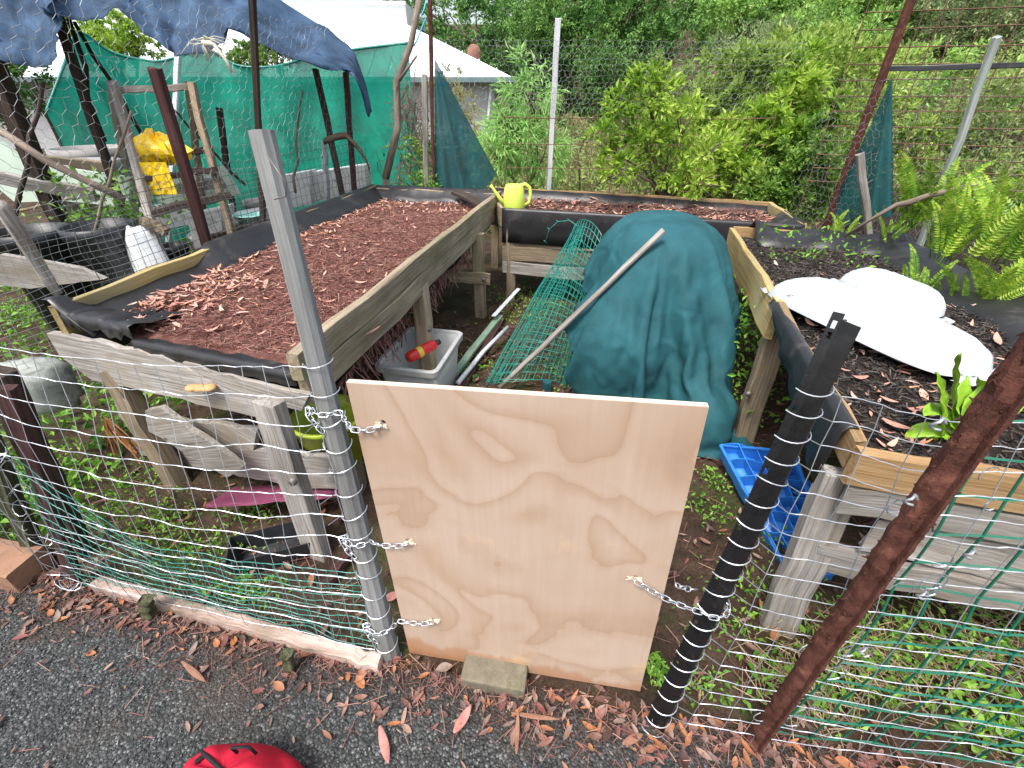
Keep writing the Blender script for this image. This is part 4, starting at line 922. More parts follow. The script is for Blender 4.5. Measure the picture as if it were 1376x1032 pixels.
# ---------- teal tarp over the pile ----------
# the settled shape of the cloth: millimetres, row by row, each row as steps from the row before
#TARP0
TNY, TNX = 66, 50
TARP = [
426, 449, 450, 480, 511, 530, 531, 554, 580, 608, 619, 610, 636, 655, 684, 711, 741, 727, 710, 722, 754, 774, 793, 823, 853, 888, 861, 868, 881, 866,
870, 880, 889, 898, 911, 921, 948, 968, 1004, 1043, 1075, 1105, 1136, 1167, 1199, 1238, 1276, 1307, 1335, 1330, 13, -27, 4, 7, 1, 13, 24, 25, 24, 21,
35, 18, 15, 19, 8, 11, 10, 26, 15, 27, -1, 9, 18, -10, -8, -15, -3, 17, 26, 29, 35, 32, 33, 25, 14, 30, 14, 12, 7, 9, 12, 10, 5, 5, 2, -8, -12, -13,
-13, 21, -29, 12, 11, 9, 13, 7, 22, 21, 22, 20, 18, 22, 21, 19, 16, 6, 6, 18, 22, -13, 12, 4, -7, -1, -4, -26, 18, 18, -1, 32, 30, 31, 27, 32, 19, -3,
6, 17, 10, 6, 5, 5, 10, 1, -4, -8, -15, -14, -13, -13, 23, 22, 12, 7, 7, 13, 17, 17, 12, 18, 13, 22, 22, 19, 19, 17, 5, 10, 17, 17, -13, -6, -3, 19, 3,
21, 20, 10, 24, -5, 0, 3, 3, 2, 30, 16, 23, 7, 13, 8, 7, 8, -15, -7, -1, 5, -8, -6, -13, -14, -1, 8, 14, 14, 12, 3, -5, 5, 16, 11, 10, 23, 20, 13, -22,
-25, -14, -14, 26, 22, -3, -6, 4, -1, 9, 17, 16, 13, -9, -6, -16, -7, -10, 3, -8, 24, 8, 24, 15, 13, 12, 13, 16, 7, 8, -14, -3, -4, -8, -13, 6, 5, 9,
14, -17, -11, 1, 0, -1, -1, 5, 25, 0, 2, -3, -12, -19, -10, -2, -8, -1, -2, -3, -5, 4, 0, 2, -2, 9, 18, 0, -14, -4, -6, 2, -1, 11, 9, 16, 15, 13, 13,
23, 24, -12, 6, -2, -4, 4, -5, 5, 5, 5, -9, 9, -13, -19, -26, -22, -21, -22, -14, -1, 0, -1, -6, 4, 5, -6, 0, -1, -1, 2, 9, 4, 3, 1, -5, -7, 4, 24, 23,
17, 9, 12, 11, 10, 12, 14, 14, 12, 6, 14, -14, 4, -10, 5, -18, -20, -28, 12, 3, -26, -31, -27, -13, -25, -17, -20, -20, -14, -14, 6, 3, 1, 10, 4, 3,
-9, -5, -1, 1, -1, -3, -1, 4, 3, 4, -1, -11, -5, 1, 5, 11, 10, 4, 10, 11, 12, 12, 10, 12, -7, 14, 28, 27, -1, -24, -28, -22, -22, -23, -21, -18, -19,
-20, -12, -13, -13, -10, -14, -13, -10, 0, 1, 11, -2, 0, -17, -8, -2, -1, -2, 0, 2, 0, 2, -10, -3, 16, 17, 18, 8, 10, -5, 12, 9, 9, 9, 8, 8, 5, 18, 23,
-11, -5, -27, -10, -27, -10, -22, -29, -18, -14, -11, -7, -9, -12, -12, -12, -10, -12, -14, -8, 3, -12, -4, -2, -1, -13, 0, 3, 3, 4, -3, -4, -1, 0, 16,
16, 19, 7, 7, -17, 11, 11, 12, 10, 9, 8, 4, 12, 13, 0, 23, -10, 7, 26, 16, -13, -17, -4, -2, -8, -12, -7, -7, -14, -13, -13, -14, -14, -15, -14, 13,
-5, -3, -3, -6, -7, 3, 3, 3, 3, 1, 3, -5, 3, 10, 8, -14, -17, -21, 13, 11, 11, 12, 9, -3, 2, 8, 6, 15, 21, 9, 25, 13, -2, 29, 34, -18, -19, -9, -3, -9,
-14, -8, -11, -16, -16, -15, -13, -14, -15, -5, 3, -2, -4, -6, -6, 2, 3, 3, 3, 2, 3, -11, 3, 8, -5, -10, -14, 7, 8, 10, 9, -2, -11, 3, 5, 2, 8, 4, 5,
-5, -6, 25, 24, -5, 9, -17, -17, -17, -6, -7, -11, -10, -10, -10, -16, -15, -14, -16, -16, -10, 9, -3, -3, -6, -3, 3, 0, 3, 2, 3, 3, -2, 9, 9, -13, -6,
-3, 9, 10, 9, -1, 12, 6, 9, 5, 15, 5, -13, -1, 1, -1, -7, 11, 12, 4, -18, -16, -13, -14, 3, -7, -10, -11, -17, -12, -14, -14, -15, -15, -15, -7, -3,
-2, -1, -3, 2, 3, 2, -3, 5, -1, 11, 14, 1, 11, -4, 14, 13, 9, 4, 12, -4, 9, 9, 16, -3, -3, -7, -3, -8, 3, 17, 2, 15, -10, 3, -13, -15, -16, -16, 0,
-11, -5, -14, -16, -13, -10, 2, -15, -14, -14, -2, -2, 4, 4, 2, 3, 0, -1, -2, 0, 13, 2, -6, 4, 6, 13, 7, 12, 16, 17, 9, 13, 11, -13, 0, -16, 8, -4, 1,
13, 12, 17, -10, -19, 31, 3, -13, -13, -17, -12, -8, -6, -9, -2, -6, -4, -7, 12, -14, -11, -4, -4, 11, 2, 4, 1, 1, -1, 1, 5, 7, -4, -14, -1, 7, 15, 10,
12, 10, -1, 10, 10, 0, 12, -2, 17, 5, -11, 14, 12, 9, -23, -22, -14, 31, 31, 3, -13, -6, -13, -5, -13, -3, -4, 5, -5, -6, -5, 19, -6, -5, -6, 5, 4, -1,
-1, 2, 0, 1, 0, -4, -2, -7, -2, 10, 10, 9, 8, 13, 17, 12, 13, 16, 15, 16, 13, 0, 18, 13, 15, -18, -17, -20, -6, 11, 31, 29, -2, -12, -9, -9, -2, 3, -2,
-7, -3, -6, -8, -3, 4, -5, -5, 4, 8, 4, 7, 1, -1, -1, 1, -6, 0, -6, -4, 12, 8, 10, 9, 10, -4, 14, 14, 0, 10, 20, 17, 23, 11, 15, -19, -26, -27, -10,
-20, -14, -11, 25, 29, -7, -7, -10, -3, -8, -7, -6, -12, -8, -4, -7, 11, -3, -5, 1, 9, 0, 1, -1, 4, -4, -3, -7, -2, -1, -7, 4, 4, 12, 11, -10, 11, 13,
-7, 8, 4, 13, 1, 4, 13, -25, -21, -25, -12, -25, -7, -21, -9, -8, 19, 15, -4, -5, -4, 4, -6, -4, -7, -12, -9, -8, -3, -2, -6, -5, 18, 0, 0, -2, 4, -3,
-4, -6, -2, 3, 10, 6, 8, 10, -5, 11, 12, 11, 6, 11, 11, 11, 15, 12, -24, -22, -22, -16, -27, -20, -22, -7, -24, -24, -11, 27, 7, 3, -5, -5, -1, -4, 5,
-6, -9, -7, -6, 2, -3, -5, 6, 1, -1, -3, -2, 5, -3, -3, -3, 6, 7, 6, 8, 0, 13, 9, 10, 7, 19, 13, 18, 8, 6, -25, -25, -18, -26, -26, -8, 24, 33, 13, 18,
-6, -20, -10, 24, -1, 0, -5, 1, -1, -1, 1, -1, -4, -1, 3, 0, -4, 2, 4, 3, 1, 0, 4, -5, 2, -10, 11, 6, 10, 11, 13, 6, 12, 10, 4, 18, 22, 12, 5, -26,
-24, -15, -25, -21, 0, 21, 25, 32, -14, 5, 22, 20, -11, -17, 18, 0, 0, 1, -2, 0, 6, -1, 1, 0, 3, -1, -5, -3, 7, 6, 5, 3, 5, 2, 0, 8, 9, 15, 9, 8, 2,
11, 12, 7, 12, 14, 13, 10, -25, -25, -21, -28, -12, 15, 28, 28, 21, 5, -20, -20, -10, 7, 23, 21, -9, 13, 3, 1, -3, -3, 0, -3, -2, -4, -2, -1, -4, -4,
8, 4, 5, 4, 4, 0, 4, 10, 11, 10, 11, 3, 14, 8, 8, 9, 10, 9, 9, -23, -22, -22, -26, -1, 23, 26, 26, 22, 12, 21, -20, -23, -21, -17, 0, -5, 23, -8, 9,
-2, 7, -8, -5, -3, -4, -5, -2, -2, -3, -4, 8, 2, 4, 3, 4, 7, 7, 10, 11, 7, 4, 12, 1, 4, 6, 10, 12, 11, -16, -23, -27, -24, 12, 25, 26, 28, 24, 19, 14,
8, 33, 34, 15, -9, -16, 8, 3, 22, -7, 7, -3, 9, -9, -1, -6, -5, -6, 7, 3, -2, 2, 2, 4, 4, 4, 6, 5, 4, 4, 2, 3, 1, 9, 14, 9, 11, 11, -3, -25, -28, -20,
21, 24, 22, 21, 21, 17, 13, 18, 27, 25, 28, 34, 35, 12, -11, -1, 7, 20, -7, 2, -4, 12, -7, -2, -4, -5, -2, 4, -2, -2, -1, 1, 3, 1, 4, 9, 3, 2, 1, 9,
11, 12, 9, 12, 12, 7, -25, -25, -16, 23, 22, 19, 19, 18, 16, 19, 22, 23, 9, 12, 6, -16, -2, 29, 24, -4, 4, 12, 20, -3, -3, -4, 12, -7, -5, -2, -8, 1,
-1, -5, -4, -2, 2, -2, 8, 11, 3, 0, 7, 12, 8, 11, 8, 11, 12, -21, -24, -20, 20, 20, 18, 19, 16, 11, -1, -8, -8, 1, -1, 5, -1, 4, 14, 11, 28, 30, -3, 6,
18, 23, 2, -6, -3, 11, -5, -3, -6, -6, 6, -3, 1, 4, 7, 11, 7, 7, 9, 13, 13, 7, 11, 4, 12, 12, -17, -27, -22, 19, 18, 18, 17, 13, 8, 2, 14, 7, 5, 3, 14,
16, -4, 14, 1, 4, 12, 20, 29, -4, 1, 19, 17, 7, -8, -4, 6, -6, 0, -3, 0, 0, 7, 9, 9, 9, 8, 6, 14, 14, 11, 10, 10, 18, 16, -10, -28, -17, 22, 20, 20,
13, 11, 8, 16, 8, -1, 15, 31, 31, 24, 14, 14, 18, 23, 5, -6, 5, 12, 26, 2, -3, 22, 23, 18, -7, -3, 3, 0, 0, -1, 4, 2, 6, 7, 8, 8, 4, 10, 11, 9, 11, 13,
14, -4, -27, -9, 22, 21, 21, 9, 11, 8, 21, 14, 18, 27, 31, 25, 22, 24, 20, 21, 25, 22, 29, 12, -8, -2, 2, 16, 5, -8, -1, 3, 12, -4, 1, 2, 0, -1, 4, 3,
1, 3, 6, 8, 9, 8, 6, 12, 11, 9, 1, -27, 0, 22, 22, 15, 6, 13, 4, 16, 14, 12, 23, 22, 17, 10, 5, -10, 33, 39, 17, 7, 5, 26, 14, -8, -15, -18, -4, 2, -5,
-4, -3, 7, -3, 1, 2, 3, 5, 4, 2, 0, -1, 2, 8, 8, 10, 9, 9, 9, -27, 9, 22, 21, 4, 1, 8, 7, 16, 11, 16, 20, 18, 13, 7, 3, -3, 9, 31, 34, 42, 39, 20, 5,
23, 21, 10, 1, -11, -13, 3, 2, 7, 0, 3, 3, 5, 4, 4, 7, 8, 4, 3, 6, 6, 10, 12, 12, 11, -21, 18, 22, 19, 3, 15, 23, 24, 23, 22, 19, -1, -8, -16, -24,
-28, -33, -32, -32, 31, 29, 9, 13, 25, 21, 2, 14, 26, 29, 25, 14, -11, 1, -5, 4, 6, 2, 4, 5, 7, 8, 8, 8, 7, 6, 8, 11, 10, 6, -9, 20, 21, 15, 5, 23, 27,
26, 15, 3, -9, -23, -29, -33, -33, -32, -33, -32, -33, -31, -34, -25, 8, 5, -1, 1, 12, -4, 4, -11, -4, -5, -1, -9, -2, -7, 0, 5, 8, 11, 9, 8, 10, 9,
10, 10, 10, 9, 6, 1, 17, 17, 6, 6, 20, 18, 17, -9, -16, -18, -23, -24, -25, -23, -19, -14, -9, -3, 7, 0, -29, -25, -33, -27, -18, -9, 0, -1, 3, 16,
-10, -5, 15, 24, 27, 25, -1, 9, 9, 11, 8, 9, 10, 11, 10, 12, 11, 8, 7, 14, 12, 11, 20, 22, 16, 13, -11, 4, 10, 14, 26, 27, 16, 16, 5, 13, 17, 8, -18,
-10, -15, -32, -35, -35, -30, -28, -19, 11, -17, 2, 24, 24, 4, -4, 5, 7, 12, 10, 12, 8, 11, 11, 9, 8, 9, 8, 9, 9, 12, 10, 12, 12, 5, 1, -1, -3, 23, 27,
26, 22, 5, 7, 13, 2, 13, 7, -12, -15, -1, 1, 30, 22, 4, -13, -23, -25, -25, -28, 2, -9, -13, 6, 24, 25, -8, -1, 20, 14, 10, 9, 9, 9, 8, 9, 9, 9, 7, 9,
11, 16, 7, 4, 9, 14, 20, 20, 5, -8, -11, -7, 3, -4, 1, 17, 3, -1, 14, 27, 35, 33, 27, 30, 40, 37, 29, 18, -1, -15, -24, -19, -9, -15, -16, -4, 22, 23,
9, 8, 8, 7, 8, 10, 10, 9, 8, 9, 8, 6, 8, 11, 20, 21, 20, 19, 1, -9, -7, 1, 4, 4, 2, 9, 17, 20, 31, 30, 31, 33, 34, 32, 24, 35, 39, 44, 43, 42, 39, 36,
24, 19, 13, 4, 3, -7, -3, -4, 9, 6, 7, 9, 10, 10, 9, 10, 11, 9, 9, 6, 1, 1, -6, -6, 2, 2, 18, 27, 31, 34, 37, 37, 37, 34, 33, 32, 33, 23, 33, 31, 29,
32, -3, -2, 1, 6, 11, 14, -1, 19, 30, 30, 30, 30, 14, 23, 23, 20, 9, 11, 10, 11, 11, 9, 9, 9, 8, 9, 9, 9, 7, -1, 7, 10, -9, -11, -13, -13, -3, -4, -5,
-15, -6, 2, 5, 4, 7, 23, -12, -5, -11, -17, -30, -31, -30, -32, -31, -21, 12, -15, -4, -9, -9, 4, 22, 1, 1, 5, 15, 13, 13, 12, 10, 10, 10, 9, 9, 9, 11,
10, 8, 13, 2, -3, 14, 14, 13, 11, -17, -20, -19, -5, -20, -26, -30, -29, -29, -29, 3, -32, -33, -30, -4, -30, -29, -10, -16, -15, -19, -1, -10, -1, 10,
-3, -8, 12, 11, 11, 10, 12, 11, 10, 10, 9, 10, 10, 10, 11, 11, 13, 8, 5, 19, 5, -4, -6, -5, 5, 7, 3, -1, -5, 3, 3, 7, -15, -20, -22, -29, 6, -21, -32,
-29, 5, 11, -9, 23, 29, 31, 28, 23, 11, 3, 15, 17, 12, 10, 9, 9, 10, 9, 9, 10, 11, 12, 13, 14, 13, 11, 10, 9, 8, 0, 22, 5, 9, 5, -7, 17, 25, 26, 23,
20, 16, 6, 12, -12, -14, -11, -20, 11, 1, 26, 4, -8, 19, 7, 2, -12, 1, -1, 18, 19, 8, 12, 12, 9, 10, 9, 9, 10, 10, 10, 11, 10, 11, 10, 10, 10, 5, 14,
11, 9, 2, 26, 7, -2, -1, -11, -4, -19, -25, -24, -15, -6, 2, 18, -12, -21, -24, -22, -1, 16, 22, 26, -5, -14, -19, -4, -11, 1, -5, 0, 8, 8, 6, 9, 9,
10, 10, 10, 10, 10, 9, 9, 8, 8, 9, 7, 10, 6, 9, 13, 16, 16, 36, 35, 18, 8, -10, -3, 0, 5, -13, -10, -19, -20, 18, -2, 1, -10, -13, 33, 32, 21, 30, 31,
27, 37, 33, 25, 11, 14, 13, 11, 13, 13, 11, 12, 12, 12, 11, 9, 9, 10, 9, 9, 9, 9, 10, 11, 5, 0, -6, 0, 4, 22, 36, 35, 34, 31, 19, 3, 17, -9, -4, -2,
-16, 15, -9, -1, -8, -18, 2, 24, 27, 23, 26, -7, -8, -5, 16, 6, 13, 11, 11, 12, 13, 10, 11, 11, 10, 11, 12, 10, 9, 9, 8, 9, 9, 6, 9, 5, 8, -16, -22,
-20, -6, 12, 23, 30, 33, 31, 17, 22, 16, 12, 8, -7, 15, 0, 3, 27, 26, 6, -14, -10, -11, 13, 21, 12, 1, 14, 11, 13, 14, 15, 6, 10, 12, 10, 10, 10, 10,
9, 7, 8, 8, 6, 4, 6, 4, 4, -2, 11, -3, -20, -23, -23, -12, 3, 21, 32, 34, 34, 33, 29, 28, 26, 16, 28, 33, 5, -24, -17, 17, 21, 18, 20, 11, 22, 16, 15,
11, 17, 16, 3, 10, 14, 10, 7, 8, 7, 7, 7, 7, 7, 4, 6, 6, 2, 1, 0, 4, -3, 10, 13, -13, -24, -24, -26, -18, 1, 20, 29, 31, 32, 33, 32, 32, 28, 25, -23,
4, 15, 13, 16, 24, 13, 15, 7, 21, 11, 17, 17, 3, 15, 19, 12, 13, 12, 9, 8, 7, 7, 9, 2, 6, 2, 5, -4, -3, 1, -1, 0, -9, -7, 12, 9, -18, -27, -28, -30,
-16, 3, 18, 31, 32, 34, 31, 33, 33, 20, 18, 17, 11, 8, 13, 9, 11, 17, 15, 22, 19, -8, 15, 21, 20, 20, 13, 12, 8, 9, 8, 6, 6, 4, 3, 7, -4, 13, 3, 2, -2,
-5, 5, -4, -12, -10, 9, -1, -23, -29, -30, -31, -23, -14, 0, -4, 11, 33, 18, 15, 24, 20, 17, 13, 6, 20, 20, 24, 24, 22, -16, 11, 13, 11, 14, 7, 5, 13,
8, 9, -1, 4, 2, 2, 4, -2, 10, -6, 14, -2, -5, 3, -9, 11, 13, 3, -11, 3, 4, -11, -31, -30, -35, -35, -32, 0, 12, 8, 29, 20, 22, 27, 28, 29, 27, 20, 24,
24, 18, -21, 16, 17, 13, 10, 13, 17, 15, -6, 8, -7, 4, 2, 7, 5, 3, 8, -8, 7, -8, 15, -4, -9, 5, -12, -4, 14, 16, -6, -5, -6, -13, -33, -36, -34, -30,
-31, -26, -18, -10, 16, 11, -4, -5, 0, 12, 22, 26, 8, -27, 12, 19, 16, 11, 12, 11, 3, 12, 9, 8, 5, 5, 4, 5, 3, 2, 3, -1, -8, 3, 0, 0, 1, -16, 3, 3, -1,
7, 21, 17, 9, 2, -3, -12, -25, -30, -33, -38, -35, -28, 9, 2, 16, 22, 26, 24, 26, -4, -31, 3, 14, 20, 22, 16, 15, 3, 15, -13, 10, 8, 5, 7, 4, 2, 1, 3,
1, 6, -5, -2, -1, 11, -12, 2, -20, -12, -22, -14, -4, 9, 17, 14, 17, 7, 3, -13, -26, -28, -31, -34, 27, 30, 28, 24, 25, 24, 2, -22, 0, 14, 14, 15, 14,
15, 15, 17, 12, 4, 9, -11, 6, 7, 3, 1, 9, 1, -7, -1, -1, -8, -15, 9, 11, -11, 3, -23, -2, -26, -20, -11, 5, 18, 13, 12, 6, 23, 22, 13, -5, -31, 25, 21,
19, 25, 22, 9, -20, -7, 20, 18, 14, 11, 13, 15, 14, 17, -10, 11, 6, -8, -1, 0, 1, -9, -12, -5, -9, -2, -1, -8, 4, -12, 13, 4, -13, 8, -24, 4, -23, -22,
-26, -12, 10, 19, 16, 9, -11, -10, -19, -6, 15, 15, 22, 23, 10, -23, -19, 19, 16, 11, 12, 7, 12, 15, 12, 6, 1, 11, 4, -5, -5, -7, -1, -1, -6, -4, -7,
-5, 1, -5, -6, -10, 2, 5, 0, -16, 13, -23, 3, -24, -28, -26, -25, 2, 18, 8, 3, -10, -6, -9, 15, 23, 25, 11, -21, -24, 15, 16, 20, 14, 13, 13, 10, 14,
18, -6, 6, 12, 1, -2, 0, 3, -2, -10, -9, -9, -4, -3, 0, -3, -12, -9, -16, 25, 28, 18, -9, 17, -21, 10, -10, -23, -20, -20, -7, 9, 24, 21, 14, 3, 22,
23, 13, -19, -21, 5, 18, 23, 19, 14, 14, 13, 15, 15, 2, 10, 9, 10, -2, 3, 6, -6, -2, 7, -9, -12, -1, -2, 6, -1, -7, 11, -15, -19, 0, 9, 15, 1, -4, -8,
0, -4, 1, -13, -22, -17, 1, 13, 10, 15, 19, 16, -19, -18, -13, 12, 16, 18, 18, 15, 14, 16, 18, 10, -2, -11, 9, 7, -7, 3, 0, -1, -3, 2, -7, -6, -2, -3,
-1, 8, -5, -4, 8, -26, -25, -7, 1, -6, 0, -18, 4, 10, -8, -26, -25, -26, -25, -12, 11, 23, 20, -20, -20, -24, 6, 13, 11, 13, 13, 20, 20, 21, 17, 2, -6,
5, 12, 3, 16, -2, -4, 5, -5, 1, 0, -4, -3, -2, -4, 4, 0, -8, 4, -2, -23, -21, -7, -14, 0, 8, -20, -25, -26, -13, -15, -25, -23, -23, -23, -18, -21,
-20, -16, -6, 13, 13, 11, 10, 5, 20, 22, 21, 4, 3, 9, 4, -3, -2, 19, 12, -7, -13, 1, -3, 5, -2, -4, -6, -2, 0, 12, -7, 0, 13, -2, -15, -10, 1, 13, 0,
14, 1, -1, -4, -9, -12, -23, -23, -24, -22, -20, -17, -19, 10, 13, 12, 11, 9, 19, 17, 16, 5, -10, -17, -22, 9, 14, 14, -26, 16, -6, -2, -9, -6, 15, -5,
-5, -1, -6, -12, -6, -4, -6, -1, 7, -4, -21, 8, -1, 3, -1, 8, 3, -8, -7, -8, -11, -24, -19, -15, 2103, 2092, 2061, 2056, 2057, 2081, 2050, 2029, 2012,
1996, 2020, 1987, 1974, 1950, 1940, 1924, 1917, 1945, 1972, 2002, 1993, 1988, 2001, 2001, 2005, 2018, 1994, 1970, 1986, 1958, 1931, 1901, 1869, 1838,
1808, 1780, 1786, 1762, 1749, 1736, 1726, 1717, 1708, 1700, 1701, 1712, 1724, 1734, 1746, 1771, 26, 14, 35, 31, 31, 2, 28, 29, 31, 35, -7, 26, 14, 27,
18, 22, 15, 14, 6, -5, 32, 31, 13, 29, 31, 22, 15, 28, -9, 14, 13, 14, 15, 20, 19, 22, -19, 29, 32, 32, 31, 30, 32, 35, 31, 33, 30, 31, 31, 18, 22, 31,
31, 30, 25, 33, 17, 30, 30, 32, 32, 26, 23, 26, 27, 17, 18, 13, 21, 30, 13, 33, 29, 29, 33, 14, 26, 23, 29, 12, 11, 10, 10, 6, 21, 11, 14, 0, -9, 21,
30, 32, 34, 33, 32, 26, 30, 31, 30, 30, 25, 17, 31, 32, 22, 17, 18, 27, 29, 28, 29, 23, 26, 27, 26, 27, 21, 19, 21, 18, 32, 29, 31, 12, 29, 27, 27, 28,
16, 8, 9, 9, 8, 8, -2, 6, 23, -17, -3, -10, -11, -12, 21, 29, 33, 27, 25, 22, 30, 31, 9, 27, 24, 24, 23, 19, 35, 24, 29, 28, 27, 22, 26, 8, 2, -1, 25,
26, 17, 18, 10, 18, 32, 19, 13, 29, 30, 14, 8, 6, 3, 9, 8, 8, 3, 9, -5, 19, 1, -9, -4, 9, 7, 24, 16, 31, 32, 27, 31, 33, 34, 33, 26, 29, 22, 32, 40,
34, 26, 24, 27, 21, 14, 13, 17, 11, 26, 20, 8, 4, 10, 13, 19, 18, -6, 9, 13, 10, 9, 7, 11, 5, 7, 5, 7, 3, 9, 0, 12, 12, 14, 9, -3, -3, 32, 30, 33, 35,
28, 29, 33, 32, 33, 22, 23, -11, -6, -17, -7, -11, -13, 12, 13, 14, 15, 13, -9, -10, 7, 11, 12, 11, -1, 26, 10, 9, 6, 5, 7, 12, 8, 8, 9, 10, 14, 12,
12, 13, 16, 14, 12, 24, 21, 28, 26, 31, 12, 22, 27, 20, 31, 24, -2, -11, -18, 14, -20, -1, -8, -5, 13, 5, 16, 15, 16, 15, -5, -1, 5, 8, 9, 4, 11, -14,
20, 4, 2, 4, 5, 3, 6, 7, 9, 12, 11, 10, 20, 18, 16, 17, 21, 19, 28, 25, -1, 1, 33, 22, 24, 30, 1, -1, -1, -1, 3, -22, -12, -13, -3, 5, -11, 1, 8, 15,
12, 15, 7, 4, 4, 5, 9, 6, -13, 12, -8, 2, 4, 4, 4, 12, 12, 12, 10, 12, 8, 29, 25, 25, 24, 26, 27, 27, 14, 3, 27, 25, 10, 26, 22, 18, 4, -9, -1, 4, 5,
11, 7, 1, 5, 5, 7, -10, 4, 12, 4, 0, 6, 7, 7, 4, 6, -3, -3, -11, 14, -2, 4, 4, 13, 12, 13, 11, 11, 7, 29, 25, 26, 25, 26, 28, 29, 20, 22, 29, 19, 26,
31, 15, 21, 30, -7, 16, 16, 11, 5, 10, 12, 2, 1, 1, -3, 0, -5, 1, 1, 6, 7, 6, 6, 6, 3, -4, -2, 0, 2, 16, 3, 4, 11, 10, 7, 7, 7, 20, 25, 24, 26, 26, 37,
31, 26, 33, 20, 16, 25, 20, 26, 32, 15, 6, -1, -6, 13, 13, 7, -3, 10, 7, -6, -2, 1, 9, -1, 4, 13, 12, 8, 6, 6, 6, 1, -1, -2, 1, 2, 8, -1, 3, 10, 5, 7,
8, 13, 30, 23, 21, 10, 32, 27, 32, 35, 20, 29, 28, 29, 28, 18, 19, 32, 29, -11, 3, -6, 9, 7, 4, 5, 6, 10, -4, 1, 8, 2, -5, 11, 13, 8, 6, 5, 7, -1, -11,
-2, 2, 1, 4, 4, 13, 7, 8, 6, 6, 30, 26, 21, 10, 29, 32, 33, 38, 32, 24, 31, 34, 33, 30, 29, 25, 24, 29, 1, -8, 4, 1, 17, 13, 5, 8, -1, 8, 2, 8, 1, 1,
2, 9, 11, 10, 8, 7, -9, 2, 3, 10, 0, 4, 11, 17, 2, 0, 6, 8, 4, 19, 12, 18, 32, 30, 37, 29, 0, 32, 35, 34, 30, 29, 19, 28, 23, 27, 20, 1, -2, 2, 11, 21,
7, 14, 6, 0, 4, 4, 20, 3, 1, 3, 12, 10, 10, 10, 16, 22, 7, 10, 9, 3, 17, 4, 3, 4, 3, 7, 24, 16, 22, 25, 29, 28, 28, -4, 30, 32, 24, 29, 28, 21, 23, 22,
22, 19, -4, 20, 0, 5, -2, 11, 11, 10, 9, 20, 12, -9, 7, 21, 0, 6, 14, 10, 11, 4, -2, 8, 7, 9, 0, -7, 8, 2, 1, 7, 3, 14, 19, 12, 7, 34, 30, 29, 1, 16,
32, 16, 25, 25, 19, 22, 25, 12, 11, 18, -10, -6, 20, 0, 12, 0, 12, 7, 14, 7, 19, 6, 9, 14, 23, 15, 19, 12, 9, 7, 21, -5, 8, 8, 16, 22, 3, 2, 1, 7, 6,
17, 18, 9, 24, 22, 27, 11, 18, 17, 17, 21, 27, 17, 21, 18, 23, 25, 17, -24, 24, -2, -6, 17, 2, 7, 9, 17, 19, 13, 10, 19, -7, 11, 26, 26, 16, 15, 5, 10,
14, 21, 8, 10, 16, 10, 2, 2, 1, 4, 8, 19, 18, 26, 26, 30, 15, 13, 1, 19, 13, 22, 18, 26, 21, 21, -4, -3, -26, -20, 20, 20, 8, -1, 11, 9, 5, 13, 8, 14,
17, 13, 24, -2, 15, 24, 20, 16, 6, 10, 17, 17, 13, 8, 14, 4, 1, 6, 4, -5, 24, 25, 16, 9, 30, 21, 17, -3, 9, 27, 21, 30, 28, 21, 16, -14, -2, -25, -13,
24, -14, 22, 22, 14, 24, 17, 16, 17, 22, 13, 18, 16, 8, 17, 16, 24, 24, 17, 10, 10, 16, 20, 15, 8, 11, 3, 1, 8, 8, 17, 24, 21, 2, 29, 20, 16, 5, 5, 17,
23, 24, 20, 21, 9, -11, -13, -22, -1, 21, 23, 30, -1, 1, 25, 7, 25, 23, 13, 20, 22, 15, 25, 18, 29, 13, 23, 23, 20, 14, 9, 8, 19, 17, 15, 9, 2, 2, 2,
5, 21, 23, 8, 30, 20, 24, 12, 10, 17, 34, 18, 24, 23, 0, -8, -16, -7, 8, 25, 13, 11, 26, 25, 26, 6, 22, 17, 21, 24, 20, 26, 23, 24, 25, 11, 27, 21, 23,
21, 16, 8, 9, 12, 13, 14, 7, 1, 7, -2, 12, 23, 17, 21, 19, 26, 15, 11, 7, 29, 16, 22, 23, -3, -9, -19, -6, 18, 28, 16, 11, -1, 17, 33, 33, 33, 24, 14,
27, 23, 23, 25, 21, 26, 30, 22, 18, 21, 23, 22, 18, 7, 8, 10, 11, 12, 7, 5, 4, 9, 24, 8, 17, 23, 27, 19, 12, 6, 13, 12, 16, 16, 2, -6, -14, 1, 26, 25,
11, 10, 19, 26, 9, 21, 35, 40, 30, 28, 16, 28, 26, 23, 22, 21, 24, 22, 20, 19, 22, 23, 21, 11, 6, 11, 10, 12, 8, 6, 7, 12, 9, 18, 16, 29, 19, -6, 8, 9,
10, 16, 18, 14, -8, -7, 11, 29, 17, 14, 16, 18, 24, 19, 18, 1, -9, -3, 27, 24, 24, 16, 27, 22, 30, 16, 24, 25, 13, 19, 23, 22, 21, 15, 4, 10, 12, 12,
7, 8, 9, 9, 12, 18, 23, 18, -11, 22, 5, 8, 18, 17, 26, -4, 3, 18, 26, 9, 10, 10, 17, 20, 24, 27, 30, 28, 35, 26, 1, 33, 32, 25, 17, 28, 20, 30, 16, 31,
24, 18, 15, 24, 22, 17, 10, 10, 11, 12, 7, 9, 8, 28, 26, 27, 23, -4, 27, 13, 6, 19, 16, 29, 1, 6, 24, 19, 8, 17, 16, 17, 22, 25, 21, 7, 35, 31, 18, 15,
36, 17, 32, 33, 28, 21, 28, 20, 28, 13, 26, 18, 15, 20, 24, 20, 12, 11, 12, 9, 5, 6, 14, 25, 31, 29, 7, 23, 22, 10, 15, 12, 28, 14, 7, 27, 13, 12, 21,
